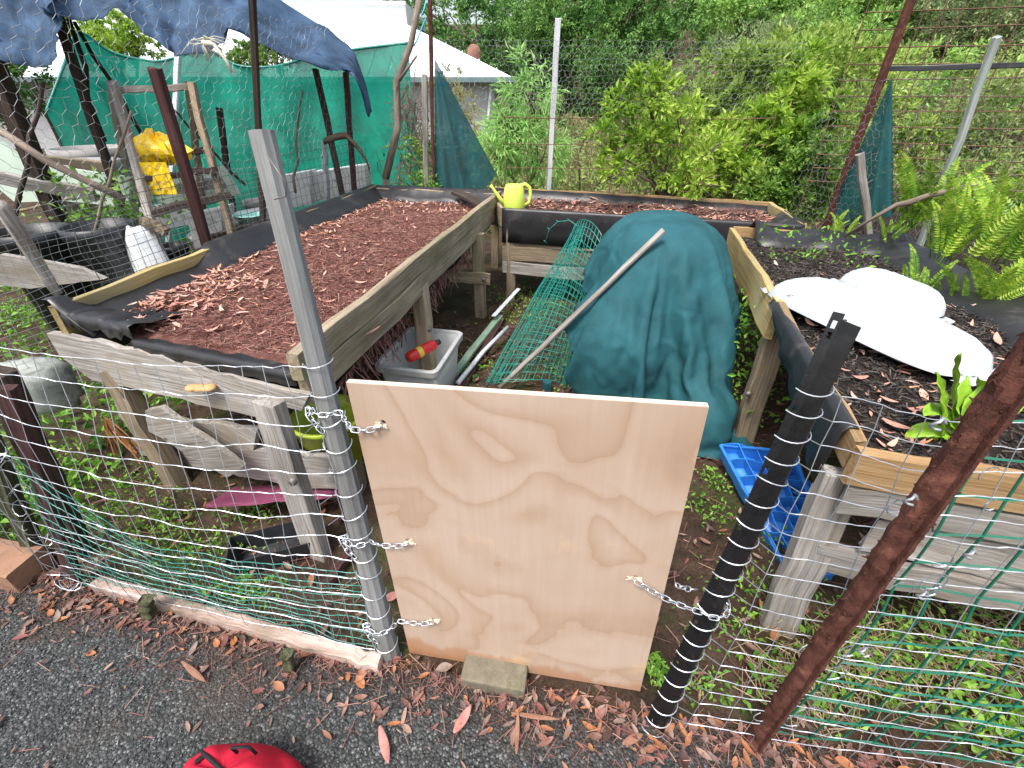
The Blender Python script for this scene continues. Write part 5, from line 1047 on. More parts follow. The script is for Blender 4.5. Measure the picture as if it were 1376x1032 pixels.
19, 21, 22, 21, 19, 16, 29, 30, 28, 27, 33, 16, 23, 16, 28, 30, 26, 22, 22, 21, 27, 10, 14, 21, 12, 27, 27, 14, 11, 14, 10, 2, 12, 19, 23, 30, 7, 14,
28, 16, 6, 14, 24, 24, 7, 25, 14, 16, 21, 20, 23, 28, 33, 32, 30, 30, 29, 31, 30, 29, 31, 30, 21, 17, 18, 27, 25, 22, 25, 16, 23, 28, 13, 19, 16, 16,
26, 19, 14, 14, 10, 21, 16, 20, 21, 12, 11, 23, 12, -3, 16, 16, 26, 4, 23, 22, 21, 23, 24, 27, 29, 30, 27, 28, 31, 32, 26, 28, 31, 31, 25, 27, 30, 26,
18, 22, 25, 25, 26, 27, 11, 22, 28, 14, 22, 14, 20, 21, 13, 14, 5, 19, 19, 25, 18, 4, 25, 17, 1, 18, 13, 30, 6, 28, 20, 19, 19, 26, 28, 31, 26, 30, 32,
31, 17, 11, 18, 27, 29, 28, 25, 30, 23, 30, 29, 19, 26, 27, 25, 23, 26, 12, 22, 27, 23, 23, 21, 24, 9, 26, 19, 18, 20, 27, 9, 18, 18, 12, 17, 9, 31, 7,
30, 13, 12, 17, 31, 30, 31, 20, 26, 25, 19, 13, 19, 19, 18, 33, 29, 25, 28, 21, 32, 25, 29, 31, 28, 28, 26, 31, 31, 32, 20, 24, 24, 20, 20, 26, 23, 25,
23, 19, 21, 18, 19, 26, 13, 16, 9, 30, 9, 30, 8, 10, 25, 31, 27, 32, 21, 24, 27, 23, 26, 27, 28, 31, 30, 27, 20, 32, 31, 31, 24, 30, 25, 20, 17, 27,
31, 30, 33, 34, 36, 26, 23, 24, 24, 27, 26, 26, 29, 15, 33, 23, 23, 19, 23, 11, 24, 14, 28, 7, 16, 31, 33, 30, 31, 24, 30, 24, 22, 26, 29, 29, 32, 34,
31, 17, 19, 10, 18, 31, 31, 21, 25, 29, 30, 24, 22, 32, 30, 31, 31, 33, 35, 34, 30, 28, 30, 23, 26, 32, 26, 24, 25, 23, 20, 18, 24, 24, 8, 20, 31, 26,
6, 1, 3, 9, 18, 33, 33, 29, 23, 16, 1, -2, -7, 18, 19, 32, 31, 22, 25, 31, 28, 26, 28, 30, 30, 20, 31, 29, 33, 36, 33, 32, 28, 28, 30, 30, 29, 29, 24,
25, 25, 27, 13, 29, 22, 13, 26, 32, 17, 12, 22, 30, 32, 32, 27, 16, 5, -5, -8, -7, 1, -5, -9, 9, 20, 33, 32, 32, 33, 30, 28, 30, 29, 30, 29, 31, 26,
31, 26, 31, 31, 29, 30, 30, 30, 30, 31, 29, 30, 30, 26, 17, 34, 23, 20, 33, 33, 21, 27, 29, 38, 35, 29, 24, 22, 22, 23, 28, 29, 32, 33, 35, 35, 7, 22,
3, 19, 27, 30, 32, 30, 29, 26, 28, 30, 31, 30, 28, 28, 22, 31, 31, 30, 28, 31, 32, 31, 32, 32, 29, 28, 32, 25, 29, 34, 29, 23, 27, 28, 32, 33, 32, 29,
20, 22, 30, 30, 32, 29, 27, 32, 30, 36, 26, 4, 2, -11, -12, 9, 20, 30, 25, 33, 22, 22, 27, 22, 31, 30, 29, 25, 30, 34, 36, 35, 32, 32, 32, 32, 31, 31,
30, 33, 33, 33, 34, 35, 35, 34, 24, 18, 19, 23, 33, 32, 30, 33, 30, 32, 32, 29, 32, 32, 12, 22, 31, 26, 17, -6, -8, 1, 30, 23, 21, 30, 24, 23, 23, 28,
26, 29, 31, 33, 35, 33, 33, 33, 32, 33, 33, 31, 32, 27, 35, 33, 31, 29, 25, 26, 34, 32, 31, 33, 34, 36, 34, 28, 33, 34, 31, 19, 3, 2, -12, 14, 4, 19,
29, 35, 34, 25, 9, 14, 22, 14, 15, 33, 27, 27, 29, 32, 32, 33, 32, 33, 34, 33, 32, 32, 33, 35, 30, 30, 20, 19, 21, 25, 33, 32, 32, 35, 36, 34, 33, 32,
28, 26, 1, -11, 0, 3, 3, 8, 19, -4, 7, -3, -7, -9, -6, 11, 27, 30, 31, 30, 32, 22, 26, 26, 32, 30, 32, 33, 34, 33, 32, 32, 33, 32, 32, 34, 38, 37, 30,
30, 34, 32, 29, 24, 19, 12, 7, 1, -4, -10, -10, -6, 11, 25, -3, 2, 14, 10, 33, 33, 34, 37, 37, 33, 34, 25, 4, -2, 2, 11, 32, 30, 31, 31, 31, 31, 32,
33, 33, 33, 32, 32, 32, 33, 32, 32, 34, 39, 41, 35, 29, 29, 28, 30, 33, 33, 32, 30, 33, 34, 34, 34, 33, 25, 32, 32, 34, 30, 15, 7, 13, 6, 15, 27, 30,
24, 34, 35, 35, 35, 26, 34, 34, 36, 35, 37, 37, 35, 34, 33, 33, 33, 32, 32, 33, 34, 32, 31, 40, 39, 33, 31, 30, 31, 27, 24, 25, 32, 26, 19, 12, 11, 12,
13, 30, 8, -9, -13, 23, 13, 14, 33, 30, 32, 29, 33, 30, 39, 40, 39, 33, 31, 31, 33, 36, 36, 35, 34, 33, 32, 32, 32, 33, 32, 33, 32, 33, 28, 27, 34, 33,
32, 34, 36, 34, 36, 38, 38, 37, 36, 34, 30, 26, 23, 8, 25, 23, 7, 22, 36, 31, 31, 18, 8, 7, 12, 22, 35, 41, 38, 36, 37, 36, 35, 35, 34, 33, 32, 32, 32,
33, 34, 35, 35, 33, 33, 32, 33, 27, 25, 33, 35, 35, 33, 35, 35, 36, 35, 35, 35, 38, 36, 36, 34, 33, 27, 28, 31, 25, 35, 32, 24, 33, 33, 30, 34, 34, 28,
27, 34, 36, 36, 35, 33, 33, 32, 32, 32, 32, 33, 32, 32, 31, 32, 32, 29, 30, 32, 32, 30, 25, 37, 36, 34, 34, 39, 31, 23, 23, 30, 34, 36, 31, 35, 29, 25,
29, 36, 29, 26, 22, 32, 28, 31, 40, 37, 36, 32, 33, 32, 33, 32, 31, 32, 30, 32, 32, 32, 31, 32, 32, 32, 33, 33, 33, 33, 31, 32, 31, 32, 36, 21, 17, 32,
38, 35, 33, 32, 31, 29, 31, 26, 26, 28, 34, 34, 34, 35, -10, -3, 25, -8, 4, 23, 17, 23, 27, 33, 29, 29, 31, 30, 31, 31, 31, 31, 31, 31, 31, 30, 32, 32,
32, 31, 31, 32, 32, 30, 29, 23, 32, 33, 29, 7, -4, -5, 6, 27, 33, 28, 31, 33, 33, 26, 29, 32, 34, 36, 26, 29, -11, 17, 24, 23, 36, 36, 36, 27, 33, 27,
30, 31, 29, 28, 31, 30, 30, 31, 32, 33, 33, 31, 31, 32, 31, 30, 30, 30, 29, 30, 10, 0, 10, 29, 31, 24, 15, 1, 11, 28, 24, 29, 32, 33, 31, 28, 34, 36,
7, 7, 32, 29, 30, 29, 26, 18, 26, 34, 23, 30, 27, 27, 27, 32, 25, 29, 31, 26, 30, 28, 32, 30, 31, 31, 31, 30, 30, 32, 31, 28, 30, 31, 15, -3, 17, 31,
34, 26, 6, -6, -4, 0, 14, 17, 21, 29, 18, 5, 31, 22, 27, 22, 18, 20, 16, 26, 18, 25, 26, 29, 20, 22, 31, 16, 24, 31, 22, 31, 26, 29, 29, 31, 31, 27,
29, 32, 33, 31, 30, 30, 28, 30, 30, 26, -2, -7, 10, 24, 32, 25, 16, 11, 7, -5, -10, 5, 18, 26, 21, 29, 25, 29, 27, 20, 29, 26, 29, 14, 28, 20, 22, 31,
13, 26, 32, 25, 23, 28, 26, 29, 30, 30, 23, 30, 26, 32, 31, 29, 30, 32, 33, 32, 33, 32, 32, 22, -5, -10, 9, 28, 32, 26, 12, 14, 7, -15, -2, -13, 19,
22, 24, 32, 35, 31, 31, 28, 23, 25, 7, 13, 30, 13, 21, 31, 14, 25, 23, 28, 28, 30, 14, 30, 27, 25, 28, 16, 27, 28, 28, 28, 29, 34, 35, 32, 30, 31, 31,
19, -11, -10, 11, 25, 33, 39, 36, 30, 0, 28, 24, 14, 19, 22, 26, 30, 19, 20, 0, 3, 19, 25, 19, 11, 27, 4, 31, 3, 22, 27, 29, 9, 22, 25, 23, 27, 21, 32,
18, 31, 29, 26, 29, 24, 30, 30, 31, 26, 30, 30, 28, 3, -14, -4, -5, 14, 34, 30, 26, -4, 20, 16, 9, 7, 6, 7, 20, 2, 12, 21, 19, 18, 14, 15, 17, 21, 16,
13, 32, 22, 6, 26, 25, 23, 21, 30, 33, 17, 32, 19, 26, 27, 23, 29, 22, 26, 27, 27, 30, 30, 32, 34, 22, -4, -4, -10, 3, 16, 21, 24, 27, 31, 31, 31, 30,
24, -5, 10, 32, 14, 22, 15, -5, 23, 15, 24, -9, 24, 26, 14, 12, 14, 32, 20, 21, 25, 29, 26, 4, 30, 27, 27, 27, 17, 29, 29, 31, 36, 31, 32, 36, 39, 39,
35, 21, 3, -1, -13, 4, 12, 32, 36, 31, 25, 9, -11, 11, 33, 4, 28, 11, 6, 6, 12, 12, -10, 12, 27, 18, 13, 14, 16, 22, 20, 19, 0, 23, 23, 15, -5, 27, 24,
21, 26, 9, 26, 23, 32, 34, 30, 26, 28, 25, 28, 28, 25, -1, 0, -17, -2, 13, -4, 7, -13, -10, 11, 27, -6, 27, 10, 5, 8, 9, 9, 2, 7, 21, 22, 13, -1, 12,
15, 20, 16, 22, 9, 17, 20, 17, 3, 8, 28, 27, 21, 27, 7, 28, 11, 16, 25, 29, 23, 26, 26, 29, 23, 23, 26, 24, -3, -13, 16, -17, 3, 12, 24, -3, 21, 4, 5,
3, 7, 8, 6, 2, 9, 21, 18, 6, 6, 23, 15, 15, 2, -3, 12, 15, 22, 19, 13, -6, 21, 25, 26, 21, 27, 6, 25, 11, 11, 4, 28, 29, 23, 24, 25, 26, 26, 25, 28,
20, -19, 11, 11, 22, 3, 16, 10, 14, -7, 10, -6, 9, 5, -5, 23, 24, 15, 4, 8, -5, 20, 12, 11, 8, 12, 14, 18, 18, 14, -2, 1, 27, 26, 26, 18, 25, 15, 25,
10, 3, -13, 13, 29, 23, 26, 27, 26, 25, 25, -19, 12, 6, 21, 2, 10, 24, 20, 3, -2, 1, 0, 14, -1, 10, 20, 21, 13, 5, 6, 5, 2, 9, 7, 6, 11, 9, 12, 14, 13,
1, -2, 12, 17, 17, 28, 29, 25, 16, 22, 23, 11, -10, -8, 27, 29, 22, 23, 27, 30, 12, 11, 23, 4, -2, 24, 18, 10, 0, -3, 1, 0, -5, -8, 21, 20, 21, 8, 6,
4, 4, 15, 9, 12, 8, 18, 4, 0, 11, 13, 9, -8, -1, 27, 39, 39, 33, 29, 29, 28, 30, 31, 33, 26, -4, 24, 33, 33, 35, 34, 16, 22, 6, -7, 17, 9, -9, 0, -1,
-4, -1, -1, -7, 20, 22, 20, 13, 5, 8, 5, 6, 2, 4, 11, 11, 1, -10, -11, 12, 13, 10, -7, -10, 4, 28, 35, 31, 27, 24, 21, 33, 35, 25, 12, 15, 9, 12, 26,
30, 28, 16, 6, 0, 3, 15, -3, 1, -9, -8, -4, -3, 1, 17, 23, 23, 23, 12, 2, -1, 8, 16, -11, -1, 11, 10, -11, -16, -3, 10, 12, 13, -3, -12, -14, -2, 18,
25, 24, 27, 30, 27, 26, 22, 27, 25, 6, 10, 13, 14, 18, -2, -9, -18, 18, 3, -3, -8, -12, -17, 3, -9, 12, 23, 23, 22, 24, -7, -6, 1, 14, -13, 7, -10, 10,
10, 3, 3, 13, 10, 10, 10, 2, -11, -7, -14, -3, 25, 28, 29, 32, 29, 33, 33, 33, 30, 27, 16, 13, 12, 17, -9, -17, 10, 12, 0, -3, -10, -14, 2, 9, 10, 22,
21, 19, 18, 4, 9, 9, 12, 6, 2, 0, 9, 4, 9, 6, 13, 2, 9, 9, 11, 11, -13, -15, -10, -11, 0, 31, 31, 29, 29, 27, 29, 28, 29, 28, 27, 14, 20, 25, 22, 42,
26, 32, 28, 20, 20, 22, 24, 23, 40, 41, 26, 28, 25, 29, 23, 22, 23, 19, 19, 43, 22, 33, 19, 27, 33, 52, 27, 35, 22, 22, 22, 22, 22, 41, 21, 21, 22, 22,
22, 22, 27, 22, 22, 22, 22, 26, 22, 42, 16, -16, -6, -10, 12, 31, 2, 0, 11, -4, -13, 14, 26, 7, 27, 21, 30, 16, 28, 21, 7, -9, 25, -12, 4, 20, 29, -7,
21, -16, 0, 10, 4, 22, 32, 2, 26, 13, 0, 0, 0, 13, -5, 3, 16, 0, 10, -4, -2, -20, -3, -6, 1, 11, -18, -4, 24, 4, 4, 3, 5, 9, 13, 8, 12, 28, 27, 25, 15,
10, 28, 3, 16, 16, 3, 15, 8, 14, -16, 4, 7, 4, 17, 6, 20, 34, 32, 29, 30, 24, 14, -10, -1, 18, -15, 18, -5, 0, 2, 0, 19, 24, 1, 7, 23, -25, -24, 18,
-16, 0, 10, 11, 12, 9, 7, 11, 27, 28, 20, 22, -2, 15, 12, 26, 21, 5, -1, -14, 16, 31, 32, 32, 32, 33, 15, 28, 14, 31, 32, 31, 30, 30, 21, -14, -2, -18,
21, 24, 7, 0, -32, -19, 17, -18, -22, 29, 0, -22, -1, 14, 17, 12, -6, 31, 23, 21, 16, 17, 12, 19, 32, 27, 4, 27, 29, 0, -2, 28, 31, 32, 30, 32, 31, 32,
33, 20, 35, 26, 34, 30, 31, 30, 30, 22, 27, 1, -10, -22, 16, 7, 0, -3, -19, 1, 22, -21, 14, 20, 27, 26, 20, 1, 30, 29, 29, 30, 11, 25, 33, 33, 32, 31,
28, 29, 34, 35, 35, 34, 32, 29, 32, 30, 32, 32, 32, 33, 33, 38, 33, 31, 29, 31, 23, 22, 4, 19, -18, 13, -23, 17, -1, 0, 4, 23, 23, 33, 37, 27, 31, 27,
25, 29, 30, 30, 30, 30, 32, 32, 33, 31, 31, 31, 33, 20, 31, 32, 33, 33, 33, 33, 27, 27, 29, 31, 28, 29, 30, 30, 29, 31, 29, 22, 24, 19, 22, 11, 30,
-15, -2, 4, 2, 22, 20, 7, -4, 27, 14, 31, 30, 32, 31, 30, 28, 30, 29, 27, 33, 33, 31, 32, 31, 33, 32, 32, 28, 33, 34, 33, 33, 34, 38, 36, 33, 28, 29,
32, 25, 25, 27, 26, 25, 24, 16, 17, 17, 20, 9, 8, 2, -2, 25, 25, 27, 27, 28, 15, 29, 28, 30, 31, 28, 31, 31, 30, 30, 28, 32, 33, 29, 32, 33, 34, 33,
32, 33, 34, 33, 31, 33, 30, 32, 30, 31, 30, 32, 16, 25, 25, 23, 22, 21, 20, 26, 27, 22, 23, 16, 19, 2, -27, 24, 15, 27, 30, 30, 30, 31, 31, 31, 31, 31,
29, 30, 32, 35, 31, 33, 32, 33, 30, 32, 33, 33, 32, 30, 33, 34, 35, 29, 30, 28, 33, 33, 29, 13, 19, 19, 23, 24, 22, 18, 23, 26, 24, 18, 18, 11, 12, 20,
-1, 28, 31, 31, 31, 31, 31, 30, 30, 30, 30, 30, 30, 31, 33, 31, 32, 32, 33, 32, 32, 34, 33, 33, 34, 34, 29, 32, 33, 30, 31, 29, 27, 25, 24, 19, 21, 16,
24, 6, 18, 18, 7, 24, 24, 21, 6, 16, 11, 10, 5, 29, 29, 31, 30, 32, 31, 31, 31, 30, 32, 32, 30, 31, 29, 30, 32, 32, 32, 32, 32, 33, 33, 33, 33, 33, 32,
32, 32, 31, 33, 31, 29, 30, 13, 22, 23, 32, -3, 20, 9, 0, 27, 17, 16, 15, 17, 12, 14, 8, 13, 29, 30, 27, 32, 31, 31, 31, 30, 31, 30, 31, 31, 29, 30,
32, 30, 32, 33, 32, 32, 33, 32, 33, 33, 33, 33, 33, 30, 32, 29, 32, 33, 13, 18, 25, 32, 12, 9, 9, -3, 12, 23, 5, 13, 14, 15, 13, 19, 19, 17, 29, 28,
31, 29, 29, 31, 31, 31, 31, 33, 32, 29, 29, 29, 29, 31, 32, 32, 32, 33, 32, 34, 33, 31, 33, 34, 32, 27, 34, 33, 33, 29, 30, 26, 30, 24, 7, 15, 1, 16,
33, 10, 6, 12, 14, 16, 23, 21, 19, 21, 28, 31, 29, 30, 31, 28, 31, 32, 33, 31, 31, 32, 27, 30, 30, 30, 32, 32, 32, 32, 29, 27, 33, 32, 32, 33, 27, 34,
32, 32, 32, 30, 24, 28, 21, 16, 15, 17, 18, 29, 18, 3, 23, 16, 18, 22, 20, 20, 22, 21, 22, 31, 33, 30, 28, 29, 30, 32, 31, 27, 32, 33, 33, 22, 30, 31,
30, 32, 30, 34, 33, 32, 32, 33, 33, 34, 33, 32, 31, 33, 33, 28, 27, 32, 34, 12, 16, 17, 32, 29, 17, 28, 22, 19, 25, 26, 22, 22, 22, 24, 22, 22, 32, 35,
33, 32, 31, 30, 31, 35, 31, 35, 33, 31, 19, 29, 27, 30, 32, 33, 29, 37, 35, 32, 29, 26, 33, 34, 33, 33, 32, 26, 26, 31, 19, 20, 18, 29, 24, 26, 28, 24,
21, 23, 23, 24, 22, 21, 22, 22, 26, 20, 19, 30, 32, 33, 31, 28, 31, 33, 31, 27, 32, 30, 24, 23, 29, 30, 34, 32, 30, 28, 34, 32, 29, 31, 33, 33, 35, 35,
30, 26, 27, 18, 19, 14, 26, 28, 33, 27, 27, 27, 26, 24, 25, 18, 21, 23, 20, 17, 23, 24, 19, 18, 31, 31, 31, 31, 33, 30, 29, 34, 30, 34, 28, 20, 26, 29,
36, 35, 32, 30, 31, 32, 30, 33, 32, 33, 33, 32, 23, 22, 26, 30, 15, 26, 26, 32, 31, 20, 26, 23, 24, 25, 21, 28, 24, 18, 18, 24, 24, 24, 24, 22, 18, 28,
29, 29, 25, 29, 29, 30, 34, 32, 31, 26, 25, 29, 31, 27, 34, 31, 32, 32, 32, 34, 33, 33, 34, 28, 22, 25, 32, 16, 23, 27, 31, 33, 27, 26, 24, 24, 22, 20,
22, 23, 23, 19, 18, 17, 14, 22, 23, 19, 16, 22, 24, 30, 26, 27, 29, 21, 29, 23, 35, 25, 23, 26, 30, 31, 34, 32, 32, 32, 33, 33, 33, 33, 32, 24, 24, 32,
18, 25, 23, 31, 35, 33, 21, 28, 24, 23, 21, 20, 23, 20, 21, 21, 19, 13, 15, 12, 20, 26, 23, 15, 27, 23, 29, 22, 24, 24, 23, 31, 18, 26, 26, 27, 29, 33,
32, 31, 30, 32, 33, 33, 33, 33, 30, 24, 26, 24, 26, 20, 28, 31, 37, 25, 31, 26, 24, 22, 24, 24, 21, 18, 17, 20, 18, 12, 25, 15, 14, 15, 29, 28, 11, 24,
23, 22, 27, 26, 22, 31, 33, 29, 24, 25, 28, 35, 35, 34, 33, 31, 32, 34, 34, 31, 20, 29, 27, 22, 19, 26, 30, 32, 28, 29, 27, 26, 21, 22, 26, 23, 16, 16,
16, 17, 18, 21, 31, 30, 26, 15, 7, 8, 29, 13, 22, 25, 25, 26, 24, 26, 27, 26, 27, 29, 31, 34, 33, 33, 32, 31, 33, 33, 32, 33, 38, 31, 27, 21, 29, 35,
33, 32, 31, 29, 27, 18, 23, 22, 16, 16, 18, 16, 16, 17, 20, 24, 32, 39, 34, 31, 22, 24, 7, 29, 15, 25, 18, 31, 26, 24, 33, 32, 30, 29, 29, 31, 32, 31,
31, 32, 32, 32, 33, 32, 33, 31, 25, 25, 32, 25, 32, 32, 26, 26, 15, 23, 19, 14, 16, 19, 17, 17, 17, 18, 21, 22, -8, -10, 2, 21, 30, 9, 14, 7, 28, 17,
27, 17, 33, 25, 31, 33, 31, 22, 24, 29, 32, 32, 32, 31, 34, 32, 32, 18, 21, 19, 26, 37, 24, 31, 33, 25, 27, 15, 21, 18, 10, 19, 21, 19, 19, 19, 21, 23,
21, 18, 1, -7, -11, -11, 3, 32, 17, 12, 7, 26, 19, 26, 15, 31, 24, 30, 30, 27, 24, 27, 33, 32, 32, 32, 33, 33, 29, 25, 19, 18, 31, 28, 30, 33, 28, 30,
19, 17, 21, 11, 21, 21, 18, 19, 20, 21, 22, 22, 19, 15, 8, 17, 16, 12, -5, 0, 29, 17, 10, 8, 25, 24, 25, 14, 31, 29, 29, 34, 26, 27, 35, 36, 33, 34,
34, 31, 29, 26, 18, 32, 28, 22, 32, 33, 28, 21, 12, 23, 11, 21, 22, 17, 18, 18, 20, 19, 16, 13, 16, 16, 13, 16, 17, 4, 13, 5, 2, 27, 18, 11, 12, 25,
29, 25, 15, 31, 28, 31, 30, 22, 29, 31, 31, 30, 24, 29, 24, 24, 30, 30, 24, 29, 33, 26, 26, 12, 20, 8, 17, 18, 16, 17, 15, 14, 14, 17, 16, 13, 10, 15,
12, 16, 14, 26, 23, 14, 8, 2, 24, 23, 11, 12, 20, 31, 26, 18, 30, 26, 30, 27, 27, 30, 29, 33, 26, 28, 24, 29, 35, 25, 27, 33, 26, 29, 11, 18, 9, 17,
17, 19, 14, 13, 11, 15, 14, 11, 11, 15, 15, 15, 13, 13, 10, 4, 17, 24, 15, 12, 6, 20, 20, 8, 6, 11, 30, 26, 23, 26, 26, 27, 24, 32, 21, 26, 28, 27, 22,
30, 26, 26, 29, 26, 30, 12, 18, 10, 21, 22, 20, 8, 10, 9, 18, 15, 15, 16, 16, 15, 16, 15, 12, 12, 3, 7, 4, 14, 26, 22, 21, 12, 16, 22, 21, 19, 17, 31,
24, 23, 27, 27, 21, 25, 23, 25, 26, 25, 25, 26, 21, 28, 26, 31, 15, 16, 11, 24, 23, 15, 9, 13, 8, 20, 17, 15, 15, 13, 13, 13, 14, 13, 12, 7, 24, 28,
26, 13, 15, 24, 24, 22, 20, 20, 24, 24, 25, 19, 27, 25, 24, 23, 19, 21, 24, 22, 33, 13, 25, 23, 26, 22, 30, 20, 13, 14, 25, 20, 11, 9, 14, 14, 17, 9,
16, 16, 13, 14, 13, 13, 11, 11, 8, 7, 2, 7, 9, 15, 10, 11, 15, 19, 27, 28, 18, 18, 16, 22, 22, 21, 19, 22, 23, 16, 23, 21, 14, 23, 23, 21, 22, 24, 25,
7, 16, 24, 17, 10, 14, 22, 23, 24, 26, 23, 9, 6, 4, 1, -2, -5, -5, -6, 8, 9, 12, 8, 5, 6, 12, 12, 10, 12, 12, 14, 26, 19, 22, 17, 14, 20, 19, 20, 17,
16, 15, 14, 17, 24, 20, 19, 17, 30, 6, 16, 22, 14, 9, 19, 21, 17, 12, 8, 5, -1, -3, -3, -4, -5, -4, -4, -6, -7, 10, 14, 10, 10, 11, 11, 11, 16, 19, 20,
16, 16, 15, 26, 26, 28, 18, 16, 14, 13, 13, 13, 15, 16, 16, 14, 14, 19, 27, 0, 16, 21, 8, 8, 17, 13, 12, 4, 2, 0, -3, -2, -3, -1, 1, 1, 3, 2, 4, 4, 17,
15, 19, 18, 14, 12, 11, 14, 15, 12, 15, 14, 5, 3, 0, 0, 27, 8, 11, 9, 16, 12, 12, 15, 12, 10, 13, 13, 4, 16, 11, 9, 19, 18, 13, 11, 4, 4, 5, 5, 5, 4,
6, 5, 5, 9, 10, 8, 4, 5, 15, 18, 22, 21, 19, 17, 17, 12, 15, 8, 2, 4, 21, 28, 12, 11, 10, 20, 10, 9, 3, 6, 6, 4, 8, 8, 10, 6, 9, 5, 9, 10, 2, 0, -1,
-3, 8, 10, 9, 9, 6, 5, 4, 5, 8, 7, 4, 6, 7, 7, 10, 12, 12, 14, 17, 22, 21, 18, 14, 22, 22, 14, 7, 1, 23, 21, -12, -4, 7, 5, 6, 6, 6, 6, 6, 6, 7, 8, 3,
16, 4, 0, 3, 8, 12, 13, 2, 1, 1, 2, 7, 7, 6, 5, 5, 3, 4, 7, 11, 11, 17, 8, 5, 6, 9, 13, 18, 21, 25, 27, 27, 29, 25, 1, -9, -9, 15, 5, 1, 4, 3, 3, 3, 3,
4, 5, 3, 6, 13, 7, 16, 16, 14, 12, 3, -1, 0, 1, 1, 3, 3, 5, 6, 5, 8, 9, 11, 11, 11, 11, -11, 0, 7, 7, 7, 5, 4, 3, 4, 6, 10, 13, 10, 29, 26, 23, 3, 12,
7, 1, 1, 2, 2, 2, 3, 2, 2, 0, -4, -6, -14, -13, 1, -1, 4, 8, 10, 10, 11, 9, 9, 8, 9, 9, 5, 4, 12, 11, 9, 5, 3, 4, 8, 11, 11, 8, 3, -8, -12, -14, -12,
-10, -1, -13, -12, -10, 12, -8, -2, 1, 1, 0, 0, 1, -1, -1, -1, 0, 0, -5, 5, 8, -11, -10, -13, -15, -7, -6, -6, -7, -4, -2, -1, 1, 1, 3, -3, 2, -2, -4,
13, 8, 6, 9, 10, 8, 8, 18, 7, 8, 8, -2, -10, 14, 14, 9, -11, 11, 3, 1, 0, 0, 0, -1, 0, 0, 0, -3, -4, 6, -4, -10, 2, 3, 3, 2, -9, -10, -10, -8, -12,
-12, -12, -12, -12, -12, -13, -9, -9, -5, 30, 11, 7, 1, 4, 4, 6, 4, 11, 6, -3, 8, 11, -8, -8, -7, 3, -6, 0, 0, 0, -1, 0, 0, -1, -1, -4, 3, -5, -15, 6,
-1, -10, -11, -11, -5, -5, -5, -8, -11, -10, -10, -8, -7, -8, -9, -14, -22, -11, -5, -19, 1, -6, -1, -16, -20, -22, -19, -9, -3, 5, -5, -6, 0, 0, 3,
-1, -1, -2, -1, -2, -1, -2, -2, -2, -4, -5, -1, -4, -4, -20, -1, -5, -3, -5, -13, -5, -4, -4, -4, -3, -5, -8, -10, -4, -5, -5, -9, -19, -17, -3, 0, 4,
-12, -1, 3, 7, -2, -1, -7, -8, 1, -4, -2, 1, -6, -2, -2, -4, -3, -2, -3, -2, -1, -4, -4, 1, -15, 0, -3, -5, -14, 0, -8, -9, -8, -15, -13, -12, -9, -10,
-9, -7, -7, -12, -5, -7, -7, -6, -13, 2, 0, -1, 11, 9, 11, 9, 15, 5, 5, 1, -4, -2, -1, -6, -2, -9, -5, -5, -6, -6, -4, -4, -6, -4, -4, -10, -7, -14,
-9, -2, -1, -11, -4, -3, -2, -5, -11, -10, -9, -7, -8, -7, -6, -7, -10, -8, -7, -6, -6, 5, 4, -4, -11, -12, -12, -14, -14, -13, -9, -12, -10, -8, -13,
-12, -11, -9, -9, -7, -7, -6, -7, -7, -5, -6, -8, -9, -9, -11, -18, -24, -28, -18, -16, -6, -5, -3, -2, -3, -2, -6, -5, -7, -7, -7, -11, -9, -7, -7,
-6, -9, -15, -19, -13, -13, -11, -3, -2, -4, -18, -8, -13, -9, -9, -12, -13, -6, -12, -13, -7, -10, -7, -4, -11, -10, -10, -8, -12, -16, -12, -15, -14,
-26, -25, -25, -14, -8, -3, -2, -5, -2, -3, -6, -6, -6, -6, -7, -7, -5, -8, -20, -20, -7, -8, -10, -11, -16, -19, -16, -5, -21, -11, -13, -14, -15, -5,
-20, -12, -7, -19, -10, -16, -10, -13, -11, -9, -13, -14, -10, -13, -14, -17, -10, -15, -21, -25, -20, -16, -10, -5, -5, -5, -4, -7, -4, -4, -4, -7,
-6, -1, -11, -7, -10, -18, -18, -19, -21, -17, -17, -16, -14, -12, -21, -19, -6, -27, -19, -11, -24, -9, -19, -15, -13, -13, -13, -19, -14, -11, -14,
-15, -15, -14, -18, -13, -11, -18, -25, -25, -23, -18, -11, -7, -6, -5, -7, -4, -2, 0, -4, -7, -12, -14, -15, -14, -15, -15, -13, -15, -15, -21, -12,
-22, -19, -10, -31, -21, -11, -20, -22, -16, -19, -15, -14, -10, -24, -16, -21, -12, -18, -17, -16, -16, -15, -19, -19, -15, -15, -21, -25, -27, -25,
-17, -10, -7, -7, -8, -6, -4, -1, 3, -18, -17, -16, -11, -8, -11, -12, -13, -17, -16, -23, -24, -11, -28, -23, -17, -30, -21, -22, -18, -17, -12, -31,
-16, -19, -21, -15, -29, -10, -18, -19, -18, -18, -15, -18, -20, -19, -16, -19, -24, -27, -27, -24, -20, -21, -20, -19, -15, 0, 0, -17, -19, -19, -18,
-17, -13, -17, -18, -25, -25, -18, -12, -26, -29, -18, -33, -16, -35, -22, -18, -14, -32, -25, -22, -25, -23, -29, -15, -33, -17, -20, -20, -16, -22,
-15, -14, -16, -17, -15, -17, -20, -26, -29, -29, -29, -25, -19, -13, -19, -16, -18, -19, -21, -21, -21, -21, -19, -24, -19, -18, -17, -24, -25, -26,
-27, -22, -24, -25, -8, -23, -32, -20, -24, -31, -33, -27, -22, -35, -17, -29, -15, -18, -22, -16, -22, -20, -15, -15, -18, -18, -19, -22, -27, -31,
